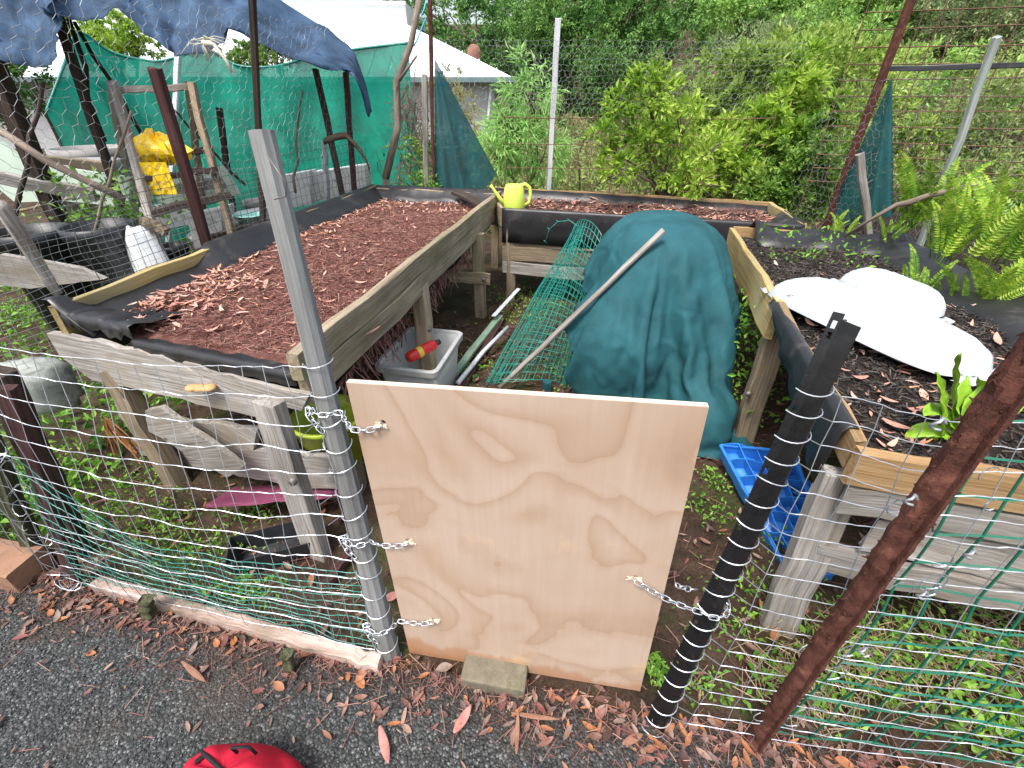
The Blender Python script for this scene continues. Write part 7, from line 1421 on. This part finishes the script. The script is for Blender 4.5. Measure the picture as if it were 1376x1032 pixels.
# ---------- left shelter area ----------
# chicken wire along the left bed
def hexwire(S, nu, nv, r, jit=.0):
    # unit hexagons: nu columns, nv rows ; S(u,v) maps 0..1
    A, B = [], []; 
    def q(i, j): 
        return S(i/(nu*2), j/(nv*3), )
    cache = {}
    def pt(i, j):
        if (i, j) not in cache: cache[(i, j)] = (S(i/(2*nu), j/(3*nv)) + V((random.gauss(0, .005), random.gauss(0, .004), random.gauss(0, .005))))[:]
        return cache[(i, j)]
    for row in range(nv):
        for k in range(nu):
            i = 2*k + (row % 2); j = 3*row
            # vertical edge then two slants
            a = pt(i, j); b = pt(i, j+2); A.append(a); B.append(b)
            if i + 1 <= 2*nu: A.append(b); B.append(pt(i+1, j+3))
            if i - 1 >= 0: A.append(b); B.append(pt(i-1, j+3))
    return wires(A, B, r)
LF0, LF1 = V((-2.15, 1.55, 0)), V((-1.33, 4.75, 0))
def SC1(z0, z1, a=LF0, b=LF1, amp=.03, sd=0):
    def S(u, v):
        p = a.lerp(b, u); n_ = amp*mn.noise(V((u*9, v*6, sd))); m_ = amp*.6*mn.noise(V((u*14, v*9, sd+7)))
        return V((p.x + n_, p.y + m_, z0 + (z1-z0)*v + amp*.8*mn.noise(V((u*12, v*8, sd+3)))))
    return S
e = empty('chicken_wire_fence', (-1.7, 3.1, 0), 'tall sagging chicken wire fence along the far side of the left bed', 'wire fence')
rawj('hex_mesh', [hexwire(SC1(1.16, 2.05, LF0 + V((-.4, -1.2, 0)), LF1), 72, 19, .0010)], M['galvdull'], e)
rawj('small_mesh', [gridwire(SC1(.30, 1.20, LF0 + V((-.4, -1.2, 0)), LF0.lerp(LF1, .62), .022, 3), np.linspace(0, 1, 84), np.linspace(0, 1, 31), 1, .0009)], M['galvdull'], e)
rawj('square_mesh', [gridwire(SC1(.70, 1.24, LF0.lerp(LF1, .18), LF1 + V((.0, 0, 0)), .018, 5), np.linspace(0, 1, 44), np.linspace(0, 1, 10), 1, .0016)], M['darkwire'], e)
# posts of the shelter
P_ = [
 ('shelter_post', 'broad reddish brown timber post in front of the trestle', (283, 345, 2.75), (207, 92, 2.62), .055, .04, 'darkred'),
 ('shelter_post', 'tall weathered brown pole rising to the canopy beside the knotted cord', (352, 300, 3.5), (336, -60, 3.3), .035, .035, 'dark'),
 ('shelter_post', 'dark leaning pole below the left end of the canopy', (150, 240, 3.6), (75, 15, 3.7), .05, .05, 'dark'),
 ('shelter_post', 'thick dark post at the left edge under the canopy', (60, 250, 3.3), (-30, 40, 3.1), .10, .09, 'dark'),
 ('shelter_post', 'left one of the two dark stakes under the drooping canopy tip', (462, 270, 4.5), (424, 92, 4.5), .045, .045, 'dark'),
 ('shelter_post', 'right one of the two dark stakes under the drooping canopy tip', (477, 262, 4.6), (464, 97, 4.6), .045, .04, 'darkred'),
 ('shelter_post', 'short black stake in front of the green net', (310, 260, 4.6), (294, 145, 4.6), .045, .045, 'dark'),
 ('shelter_post', 'tall rusty steel pole at the back left corner', (583, 275, 4.75), (577, -40, 4.75), .03, .03, 'rust'),
 ('shelter_post', 'grey sun bleached slab post among the dry vine stems', (573, 262, 5.0), (570, 100, 5.0), .05, .04, 'silver'),
 ('shelter_post', 'pale metal pole behind the trestle and the green net', (232, 200, 5.4), (240, 60, 5.6), .05, .05, 'pvc'),
]
for nm, lab, a, b, w, d, m in P_:
    p = at(a[0], a[1], y=a[2]); q = at(b[0], b[1], y=b[2]); dirv = (p - q); foot = p + dirv*(p.z/max(.05, -dirv.z)) if p.z > 0 else p
    onebeam(nm, lab, 'post', foot - V((0, 0, .03)), q, w, d, m, seg=10, jit=.003)
mb = MB(); mb.tube([at(518, 240, y=4.7), at(535, 170, y=4.7), at(533, 110, y=4.72), at(552, 60, y=4.75), at(565, -10, y=4.8)], [.035, .032, .030, .026, .024], 8); mb.tube([at(535, 110, y=4.72), at(560, 75, y=4.6)], [.015, .008], 6)
p = at(518, 240, y=4.7); mb.tube([Z(p, -.03) + V((-.03, 0, 0)), p], [.04, .035], 8)
tag(mb.build('branch_post', M['twig'], smooth=True), 'crooked grey branch used as a post beside the rusty steel pole', 'branch')
mb = MB(); mb.tube([at(-10, 168, y=2.6), at(60, 215, y=2.6), at(120, 245, y=2.65), at(168, 268, y=2.7)], [.016, .02, .018, .02], 8)
tag(mb.build('branch', M['twig'], smooth=True), 'dark branch lying slanted against the chicken wire at the left', 'branch')
mb = MB(); mb.tube([at(0, 275, y=1.9), at(30, 320, y=2.0), at(62, 372, y=2.05), at(78, 395, y=2.05)], [.026, .028, .026, .02], 8)
tag(mb.build('branch', M['silver'], smooth=True), 'bleached grey branch leaning on the left end of the left bed', 'branch')
mb = MB(); mb.tube([at(92, 25, y=3.9), at(115, 90, y=3.9), at(118, 130, y=3.9), at(140, 190, y=3.9)], [.014, .018, .014, .02], 7); mb.tube([at(100, 30, y=3.9), at(125, 75, y=3.85), at(150, 110, y=3.8), at(190, 180, y=3.8)], [.012, .014, .014, .012], 7)
tag(mb.build('branch', M['dark'], smooth=True), 'forked dark branch hanging below the canopy left of the trestle', 'branch')
# wooden trestle
e = empty('wooden_trestle', V((-2.5, 3.6, 0)), 'old grey wooden A frame trestle against the green net', 'trestle')
def tb(a, b, w, d, name='leg', m='silver', foot=True):
    p, q = at(*a[:2], y=a[2]), at(*b[:2], y=b[2])
    if foot: dv_ = q - p; q = p + dv_*(p.z/max(.05, -dv_.z))
    MB().beam(p, q, w, d, up=(0, 1, 0), seg=8, jit=.004).build(name, M[m], e)
tb((150, 110, 3.55), (175, 250, 3.75), .04, .05); tb((152, 112, 3.5), (208, 310, 3.15), .05, .045)
tb((252, 112, 3.75), (262, 190, 3.95), .04, .045, m='brownwood'); tb((256, 112, 3.7), (302, 280, 3.45), .045, .045, m='brownwood')
tb((158, 122, 3.53), (256, 117, 3.72), .04, .04, 'rail', foot=False); tb((190, 208, 3.4), (285, 200, 3.6), .04, .05, 'rail', 'dark', False); tb((195, 240, 3.3), (292, 228, 3.5), .04, .05, 'rail', 'dark', False)
tb((262, 205, 3.6), (285, 196, 3.6), .03, .03, 'rail', 'silver', False)
tb((205, 285, 3.1), (310, 262, 3.3), .05, .06, 'rail', 'dark', False); tb((190, 295, 3.1), (225, 312, 3.1), .05, .06, 'rail', 'brownwood', False)
# yellow bag and wire basket
c = at(215, 200, y=3.45); e = empty('yellow_bag', c, 'crumpled yellow plastic bag on the wooden trestle', 'bag'); rows = []
for i in range(15):
    th = math.pi*i/14; rows.append([c + V((.17*math.sin(th)*math.cos(a)*(1 + .45*mn.noise(V((math.cos(a)*2, math.sin(a)*2, i*.5)))), .12*math.sin(th)*math.sin(a), .085*math.cos(th)*(1 + .8*mn.noise(V((math.cos(a)*2.5, math.sin(a)*2.5, 4)))) + .03*mn.noise(V((math.cos(a)*4, i*.7, 2))) - .35*abs(math.sin(th)*math.cos(a))**2*.17)) for a in np.linspace(0, 6.283, 26, endpoint=False)])
MB().grid(rows, True).build('bag_body', M['yellowbag'], e)
c = at(213, 240, y=3.3); MB().grid([[c + V((x*.09, .01*mn.noise(V((x*3, z*3, 0))), .10*z)) for x in np.linspace(-1, 1, 8)] for z in np.linspace(-1, 1, 8)]).build('hanging_part', M['yellowbag'], e, solid=.003)
# tubs, boards and boxes under the shelter
def tub(name, label, px, py, y, r, h, mat, z0=None):
    c = at(px, py, y=y); c = Z(c, 0 if z0 is None else z0); 
    e = empty(name, c, label, 'tub')
    MB().lathe(c, [(0, .0), (r*.75, 0), (r*.98, h*.92), (r*1.06, h*.92), (r*1.06, h), (r*.97, h), (r*.9, h*.85), (r*.85, h*.8), (0, h*.8)], 26).build('body', M[mat], e, True)
    return c
tub('plant_tub', 'black round plant tub behind the chicken wire left of the white chair', 130, 302, 3.0, .19, .90, 'blackpl')
tub('plant_tub', 'black round plant tub at the left edge behind the chicken wire', 35, 305, 2.95, .20, .88, 'blackpl')
tub('plant_tub', 'dull grey tub under the dark pole at the left', 90, 190, 4.1, .28, 1.15, 'dirtytub')
tub('plant_tub', 'second grey tub partly hidden behind the front grey tub', 112, 180, 4.7, .30, 1.2, 'dirtytub')
p = at(80, 262, y=3.0); weeds('weed_patch', 'green leafy plant growing in the black tubs', 420, lambda: (p.x + random.gauss(0, .22), p.y + .35 + random.gauss(0, .1), .85), .055, .32, 'l_weed')
def panel(name, label, q, y, mat, th=.03, cat='board'):
    pts = [at(a, b, y=y) for a, b in q]; return tag(slab(pts, th, (0, -1, 0), M[mat], name, None, ragged=.001), label, cat)
panel('pale_board', 'pale green flat board at the left under the grey tubs', [(0, 190), (40, 222), (70, 270), (20, 272), (-30, 230)], 3.6, 'palegreen')
panel('pale_board', 'pale green board standing behind the trestle legs', [(62, 222), (175, 238), (172, 280), (110, 272), (75, 270)], 3.7, 'palegreen')
panel('pale_board', 'long pale green board between the trestle and the black stake', [(205, 250), (300, 222), (322, 262), (215, 282)], 4.3, 'palegreen')
panel('bench_slab', 'weathered whitish timber bench slab below the black tubs', [(0, 342), (105, 360), (140, 375), (40, 388), (-30, 380)], 2.45, 'silver')
e = empty('white_chair', at(185, 340, y=2.9), 'white plastic chair back half hidden behind the left bed rim', 'chair')
c = at(185, 330, y=2.9); rows = []
for i in range(13):
    k = i/12; w = .135*(1 - k**5*.75); rows.append([c + V((s*w, .05*s*s, -.45 + .56*k)) for s in np.linspace(-1, 1, 9)])
MB().grid(rows).build('backrest', M['white'], e, True, solid=.025)
MB().box(c + V((0, -.2, -.42)), (.38, .4, .03)).build('seat', M['white'], e, bevel=.01)
for sx, sy in ((-.15, -.35), (.15, -.35), (-.15, -.03), (.15, -.03)): MB().beam(Z(c, 0) + V((sx, sy, 0)), c + V((sx*.9, sy, -.43)), .03, .03, up=(0, 1, 0)).build('leg', M['white'], e)
for lab, q, y in (('white foam box standing behind the square wire mesh', [(370, 238), (415, 230), (418, 275), (374, 282)], 4.9), ('white foam box beside the two dark stakes', [(418, 232), (490, 222), (494, 255), (422, 272)], 5.0), ('low white foam slab right of the trestle', [(305, 290), (352, 282), (352, 304), (312, 312)], 4.0), ('small white foam block by the trestle foot', [(250, 290), (296, 280), (300, 320), (262, 335)], 3.6)):
    panel('foam_box', lab, q, y, 'foam', .2, 'foam box')
c = at(336, 294, y=3.6); e = empty('turquoise_tray', c, 'shallow turquoise tray beside the square wire mesh', 'tray'); MB().lathe(c, [(0, -.02), (.09, -.02), (.12, .03), (.125, .03), (.12, .035), (.085, -.01), (0, -.01)], 20, 1, .8).build('dish', M['turq'], e, True)
MB().box(Z(c, c.z/2 - .012), (.18, .18, c.z - .025)).build('stand', M['dark'], e)
for lab, a, b, r_, m in (('thin grey stick leaning on the wooden trestle from the left', (120, 330, 3.0), (175, 150, 3.3), .010, 'twig'), ('thin dark stick crossing behind the reddish post', (330, 250, 4.2), (215, 130, 4.3), .011, 'dark'), ('crooked stick standing between the two dark stakes and the square wire mesh', (395, 260, 4.4), (405, 120, 4.5), .012, 'twig'), ('pale bamboo cane lying over the pale green boards', (20, 285, 3.4), (185, 235, 3.5), .009, 'straw'), ('slanted dark stick near the far left post', (10, 330, 2.9), (60, 110, 3.1), .014, 'dark')):
    p, q = at(a[0], a[1], y=a[2]), at(b[0], b[1], y=b[2])
    tag(MB().tube([p.lerp(q, k/6) + V((random.gauss(0, .012), 0, random.gauss(0, .012))) for k in range(7)], [r_*(1.1 - .07*k) for k in range(7)], 6).build('stick', M[m], smooth=True), lab, 'stick')
for lab, a, b, m in (('weathered shelf plank lying across the pale boards at the far left', (-20, 236, 3.2), (128, 262, 3.3), 'silver'), ('thin brown plank propped under the grey tubs', (10, 212, 3.8), (150, 226, 3.9), 'brownwood'), ('grey plank on edge behind the yellow bag', (150, 262, 4.1), (300, 246, 4.2), 'silver'), ('dark short plank below the turquoise tray', (285, 322, 3.5), (352, 306, 3.55), 'dark'), ('pale plank standing between the foam boxes and the two dark stakes', (440, 275, 4.7), (436, 190, 4.75), 'whitepost')):
    onebeam('shelf_plank', lab, 'plank', at(a[0], a[1], y=a[2]), at(b[0], b[1], y=b[2]), .03, .09, m, (0, -.3, 1) if abs(a[0]-b[0]) > 20 else (0, 1, 0))
tub('pot', 'terracotta brown pot behind the reddish post', 300, 268, 4.2, .10, .70, 'terracotta')
tub('pot', 'small black pot beside the white chair', 225, 318, 3.4, .10, .66, 'blackpl')
tub('bucket', 'small white bucket standing right of the trestle foot', 268, 300, 3.9, .11, .62, 'white')
tub('bucket', 'grey bucket between the black stake and the foam boxes', 345, 262, 4.8, .14, .72, 'dirtytub')
panel('pale_board', 'cream board leaning low behind the white chair', [(150, 285), (260, 268), (262, 300), (150, 322)], 3.9, 'white')
# green net wall
def curvepts(q, n):
    out = []
    for i in range(n+1):
        s = i/n*(len(q)-1); k = min(len(q)-2, int(s)); t_ = s - k
        p0_, p1_, p2_, p3_ = q[max(0, k-1)], q[k], q[k+1], q[min(len(q)-1, k+2)]
        out.append(tuple(.5*((2*b) + (-a + c)*t_ + (2*a - 5*b + 4*c - d)*t_*t_ + (-a + 3*b - 3*c + d)*t_**3) for a, b, c, d in zip(p0_, p1_, p2_, p3_)))
    return out
top = [(62, 150, 5.0), (85, 90, 5.3), (105, 44, 5.6), (150, 70, 5.8), (205, 82, 5.9), (235, 78, 5.9), (280, 68, 5.9), (320, 88, 5.9), (370, 89, 5.9), (420, 76, 5.8), (480, 66, 5.7), (548, 58, 5.6)]
e = empty('shade_net', V((-2.5, 5.8, 0)), 'bright green shade net wall hung behind the trestle', 'shade net')
tp = [at(a, b, y=c) for a, b, c in curvepts(top, 90)]
rows = []
for i, p in enumerate(tp):
    r_ = []
    for k in range(25):
        v_ = k/24; z = p.z*(1-v_) + .02*v_; r_.append(V((p.x + .05*v_*mn.noise(V((i*.1, v_*2, 0))), p.y + (.10*mn.noise(V((i*.16, v_*1.5, 0))) + .05*math.sin(i*.55 + v_))*min(1, v_*3 + .2), z)))
    rows.append(r_)
MB().grid(rows).build('net_sheet', M['greennet'], e, True)
MB().tube(tp, .012, 6).build('top_hem', M['greenwire'], e, True)
# blue grey canopy
def sheetpx(name, lo, hi, n, m_, mat, parent, bulge=.15, seed=0):
    a = [at(*q[:2], y=q[2]) for q in curvepts(lo, n)]; b = [at(*q[:2], y=q[2]) for q in curvepts(hi, n)]; rows = []
    for i in range(n+1):
        r_ = []
        for k in range(m_+1):
            v_ = k/m_; p = a[i].lerp(b[i], v_); s_ = math.sin(math.pi*v_)
            r_.append(p + V((0, -bulge*s_*.6 + .10*mn.noise(V((i*.09, v_*2.5, seed))) + .06*mn.noise(V((i*.3, v_*5, seed))) + .02*mn.noise(V((i*.8, v_*12, seed))), -bulge*s_*.4 + .04*mn.noise(V((i*.2, v_*4, seed+9))))))
        rows.append(r_)
    return MB().grid(rows).build(name, M[mat], parent, True, solid=.003)
e = empty('shade_canopy', V((-3.2, 4, 0)), 'torn blue grey shade cloth canopy sagging over the top left', 'canopy')
sheetpx('left_panel', [(-60, 80, 3.0), (0, 82, 3.0), (30, 88, 3.0), (62, 90, 3.05), (78, 60, 3.1), (76, 14, 3.2)], [(-80, -60, 3.9), (-20, -60, 3.9), (20, -60, 3.9), (50, -60, 3.9), (68, -50, 3.8), (74, -5, 3.4)], 40, 16, 'bluecloth', e, .1, 3)
sheetpx('main_panel', [(68, 8, 3.3), (85, 22, 3.4), (130, 27, 3.5), (160, 12, 3.6), (185, 38, 3.6), (215, 62, 3.6), (238, 76, 3.65), (275, 72, 3.7), (300, 55, 3.75), (310, 38, 3.8), (345, 58, 3.9), (395, 78, 4.0), (440, 92, 4.1), (478, 104, 4.2), (495, 150, 4.3)], [(60, -60, 4.2), (90, -70, 4.3), (130, -70, 4.4), (165, -60, 4.4), (190, -60, 4.5), (220, -55, 4.5), (250, -50, 4.5), (280, -45, 4.5), (310, -40, 4.6), (340, -25, 4.6), (375, 0, 4.6), (410, 22, 4.6), (445, 44, 4.6), (480, 75, 4.5), (498, 148, 4.32)], 80, 20, 'bluecloth', e, .1, 7)
c = at(272, 55, y=3.5); mb = MB()
for k in range(26):
    a = random.uniform(-2.9, .3); l = random.uniform(.06, .18); q = c + V((math.cos(a)*l, random.gauss(0, .02), math.sin(a)*l*.7)); mb.tube([c + V((random.gauss(0, .01), 0, random.gauss(0, .012))), c.lerp(q, .5) + V((0, -.02, .02)), q], .003, 4)
mb.tube([c + V((.01, -.02, -.01)), c + V((.08, -.03, -.02)), c + V((.13, -.03, -.10)), c + V((.15, -.03, -.16))], [.014, .012, .010, .012], 7)
tag(mb.build('frayed_cord', M['strawcord'], smooth=True), 'knot of pale frayed cord tied to the canopy edge', 'cord')
c = at(568, 40, y=4.7); tag(MB().tube([at(575, -10, y=4.7), at(570, 12, y=4.68), at(566, 20, y=4.66), at(572, 24, y=4.66), at(560, 55, y=4.68), at(556, 62, y=4.7)], .006, 6).build('twine', M['bluecord'], smooth=True), 'light blue twine knotted round the rusty steel pole top', 'twine')
# dry bark hanging on the wire
mb = MB(); rows = []
for k in range(9):
    s = k/8; p = at(435 + 60*s, 190 - 8*math.sin(s*3), y=4.3).lerp(at(498, 240, y=4.35), max(0, s-.5)*1.6); rows.append([p + V((0, 0, .025)), p + V((0, -.02, 0)), p + V((0, 0, -.025))])
tag(mb.grid(rows).build('bark_piece', M['trunk'], smooth=True, solid=.004), 'curled brown strip of bark caught on the wire behind the left bed', 'bark')
# teal triangle net at the back left
def tri_net(name, label, apex, lo, n=24, m_=20, seed=0, amp=.05):
    e = empty(name, V((0, 0, 0)) + at(lo[1][0], lo[1][1], y=lo[1][2]) * V((1, 1, 0)), label, 'net') if False else None
    A_ = at(*apex[:2], y=apex[2]); L_ = [at(*q[:2], y=q[2]) for q in curvepts(lo, n)]; rows = []
    for i in range(n+1):
        rows.append([A_.lerp(L_[i], v_) + V((.0, amp*v_*mn.noise(V((i*.35, v_*1.2, seed))) + .04*v_*math.sin(i*.9), .0)) for v_ in np.linspace(0.01, 1, m_)])
    return tag(MB().grid(rows).build(name, M['tealnet'], smooth=True), label, 'net')
tri_net('hanging_net', 'dark teal net hanging as a triangle from the rusty back left pole', (584, 78, 4.75), [(584, 285, 4.7), (612, 282, 4.65), (640, 262, 4.75), (668, 236, 4.95)])
tri_net('hanging_net', 'narrow teal net triangle hanging beside the rusty corner post on the right', (1199, 103, 3.55), [(1112, 300, 3.75), (1150, 300, 3.55), (1180, 292, 3.4), (1202, 288, 3.4)], seed=4)

# ---------- back fence ----------
def upright(name, label, a, b, w, d, m, jit=.003):
    p = at(*a[:2], y=a[2]); q = at(*b[:2], y=b[2]); dv_ = p - q; foot = p + dv_*(p.z/max(.05, -dv_.z)); return onebeam(name, label, 'post', foot - V((0, 0, .03)), q, w, d, m, seg=8, jit=jit)
upright('timber_stake', 'tall bleached timber stake standing behind the back bed', (737, 250, 5.4), (750, 25, 5.4), .055, .03, 'whitepost', .002)
upright('timber_stake', 'short brown stake behind the small bed tree', (835, 270, 5.2), (845, 160, 5.2), .05, .04, 'brownwood')
e = empty('chicken_wire_fence', (1, 5.45, 0), 'chicken wire strung along the back behind the bleached stake', 'wire fence')
h0, h1 = at(590, 130, y=5.5), at(985, 130, y=5.5)
rawj('hex_mesh', [hexwire(SC1(1.45, 2.05, V((-1.1, 5.2, 0)), V((3.0, 5.5, 0)), .02, 13), 70, 13, .0013)], M['galvdull'], e)
e = empty('mesh_panel', (.9, 5.1, 0), 'rusty steel mesh panel standing behind the back bed', 'mesh panel')
A, B = [], []
mp = lambda u, z: V((.0 + 2.6*u, 5.15 - .15*u, z))
for z in (.75, .97, 1.19, 1.42):
    for k in range(8): A.append(mp(k/8, z + .012*mn.noise(V((k, z, 0))))[:]); B.append(mp((k+1)/8, z + .012*mn.noise(V((k+1, z, 0))))[:])
for k in range(13): A.append(mp(k/12, .0)[:]); B.append((mp(k/12, 1.45) + V((random.gauss(0, .01), 0, 0)))[:])
rawj('bars', [wires(A, B, .0042)], M['rustwire'], e)

# ---------- right back fence ----------
upright('corner_post', 'dark rusty steel post leaning at the back right corner', (1114, 292, 3.75), (1228, -10, 3.75), .05, .04, 'rust')
upright('timber_stake', 'short grey split stake in front of the narrow teal net', (1166, 290, 3.45), (1155, 207, 3.45), .045, .035, 'silver')
upright('metal_post', 'pale lichen covered post in front of the rusty mesh panel', (1250, 292, 3.05), (1340, 50, 2.95), .034, .03, 'lichen')
tag(MB().beam(at(1196, 93, y=3.7), at(1420, 86, y=3.2), .03, .03, jit=.002).build('steel_bar', M['blackpl']), 'black steel bar running right from the leaning rusty post', 'bar')
e = empty('mesh_panel', (3.2, 3.9, 0), 'rusty reinforcing mesh panel at the upper right behind the black bar', 'mesh panel')
A, B = [], []; m0, m1 = V((2.55, 4.1, 0)), V((4.9, 3.35, 0))
for k in range(22):
    p = m0.lerp(m1, k/21); A.append(Z(p, 1.0 if k % 2 else .0)[:]); B.append((Z(p, 2.5) + V((random.gauss(0, .012), 0, 0)))[:])
for z in np.arange(1.0, 2.5, .10):
    A.append(Z(m0, z)[:]); B.append(Z(m0.lerp(m1, .5), z + random.gauss(0, .008))[:]); A.append(B[-1]); B.append(Z(m1, z + random.gauss(0, .01))[:])
rawj('bars', [wires(A, B, .0042)], M['rustwire'], e)
e = empty('chicken_wire_fence', (3, 3.3, 0), 'chicken wire fence behind the ferns on the right', 'wire fence')
rawj('hex_mesh', [hexwire(SC1(.55, 1.70, V((2.25, 3.75, 0)), V((4.1, 2.55, 0)), .035, 23), 60, 24, .0009)], M['galvdull'], e)
mb = MB(); mb.tube([at(1135, 318, y=2.9), at(1165, 298, y=2.8), at(1205, 275, y=2.72), at(1222, 272, y=2.7), at(1250, 262, y=2.66), at(1285, 255, y=2.6), at(1318, 246, y=2.55)], [.006, .010, .014, .018, .016, .017, .016], 8); mb.tube([at(1222, 272, y=2.7), at(1218, 285, y=2.72)], [.01, .006], 6)
tag(mb.build('branch', M['twig'], smooth=True), 'bent grey branch lying over the ferns on the right', 'branch')

# ---------- individual leaves and bark by the panel ----------
def single(name, label, cat, px, py, ang, L, W, mat, curl=.3, z=.032):
    p = at(px, py, z=z); v, f = curled(p, ang, L, W, .02, curl, 8); o = raw(name, np.array(v), np.array(f), M[mat], None, True); k = o.modifiers.new('s', 'SOLIDIFY'); k.thickness = .0012; return tag(o, label, cat)
single('fallen_leaf', 'large pink red leaf on the soil left of the paver', 'leaf', 622, 968, 1.0, .085, .028, 'pinkleaf')
single('fallen_leaf', 'long purplish leaf on the gravel near the grey post foot', 'leaf', 517, 1003, -1.1, .10, .026, 'pinkleaf')
single('fallen_leaf', 'orange brown leaf standing behind the lower left panel edge', 'leaf', 527, 803, .5, .06, .035, 'pinkleaf')
single('bark_strip', 'brown bark strip lying across the soil below the paver', 'bark', 720, 964, -.12, .15, .014, 'bark', .1)
single('bark_strip', 'brown bark strip pointing away from the paver', 'bark', 695, 985, 1.5, .11, .014, 'bark', .3)
single('bark_strip', 'thick chunk of bark beside the foot of the black picket', 'bark', 850, 994, .35, .07, .022, 'bark', .1)
single('bark_strip', 'reddish bark strip among the leaves below the pink edging board', 'bark', 262, 905, -.5, .13, .018, 'bark', .2)
single('bark_strip', 'orange bark sliver hanging over the side plank of the left bed', 'bark', 502, 445, 1.1, .10, .012, 'bark', .1, .75)

# ---------- camera, light ----------
cam = bpy.data.cameras.new('camera'); co = bpy.data.objects.new('camera', cam); COL.objects.link(co)
cam.sensor_width = 36; cam.lens = F/1376*36; cam.shift_x = 8/1376; cam.clip_start = .02; cam.clip_end = 2000
co.location = (0, 0, H); co.rotation_euler = (math.radians(90) - TH, 0, 0); SC.camera = co
w = bpy.data.worlds.new('World'); SC.world = w; w.use_nodes = True; nt = w.node_tree
sk = nt.nodes.new('ShaderNodeTexSky'); sk.sky_type = 'NISHITA'; sk.sun_disc = False; sk.sun_elevation = math.radians(62); sk.sun_rotation = math.radians(215); sk.dust_density = 4; sk.air_density = 1.2; sk.ozone_density = 1
hs_ = nt.nodes.new('ShaderNodeHueSaturation'); hs_.inputs['Saturation'].default_value = .6
nt.links.new(sk.outputs[0], hs_.inputs['Color']); bg = nt.nodes['Background']; nt.links.new(hs_.outputs[0], bg.inputs[0]); bg.inputs[1].default_value = .12
sl_ = bpy.data.lights.new('sun', 'SUN'); sl_.energy = 1.5; sl_.angle = math.radians(14); sl_.color = (1, .98, .95); so = bpy.data.objects.new('sun', sl_); COL.objects.link(so)
az, el = math.radians(215), math.radians(62)
so.rotation_euler = V((-math.sin(az)*math.cos(el), -math.cos(az)*math.cos(el), -math.sin(el))).to_track_quat('-Z', 'Y').to_euler()
SC.view_settings.view_transform = 'Standard'; SC.view_settings.look = 'None'; SC.view_settings.exposure = 1.32; SC.view_settings.gamma = 1
SC.cycles.max_bounces = 6; SC.cycles.transparent_max_bounces = 16
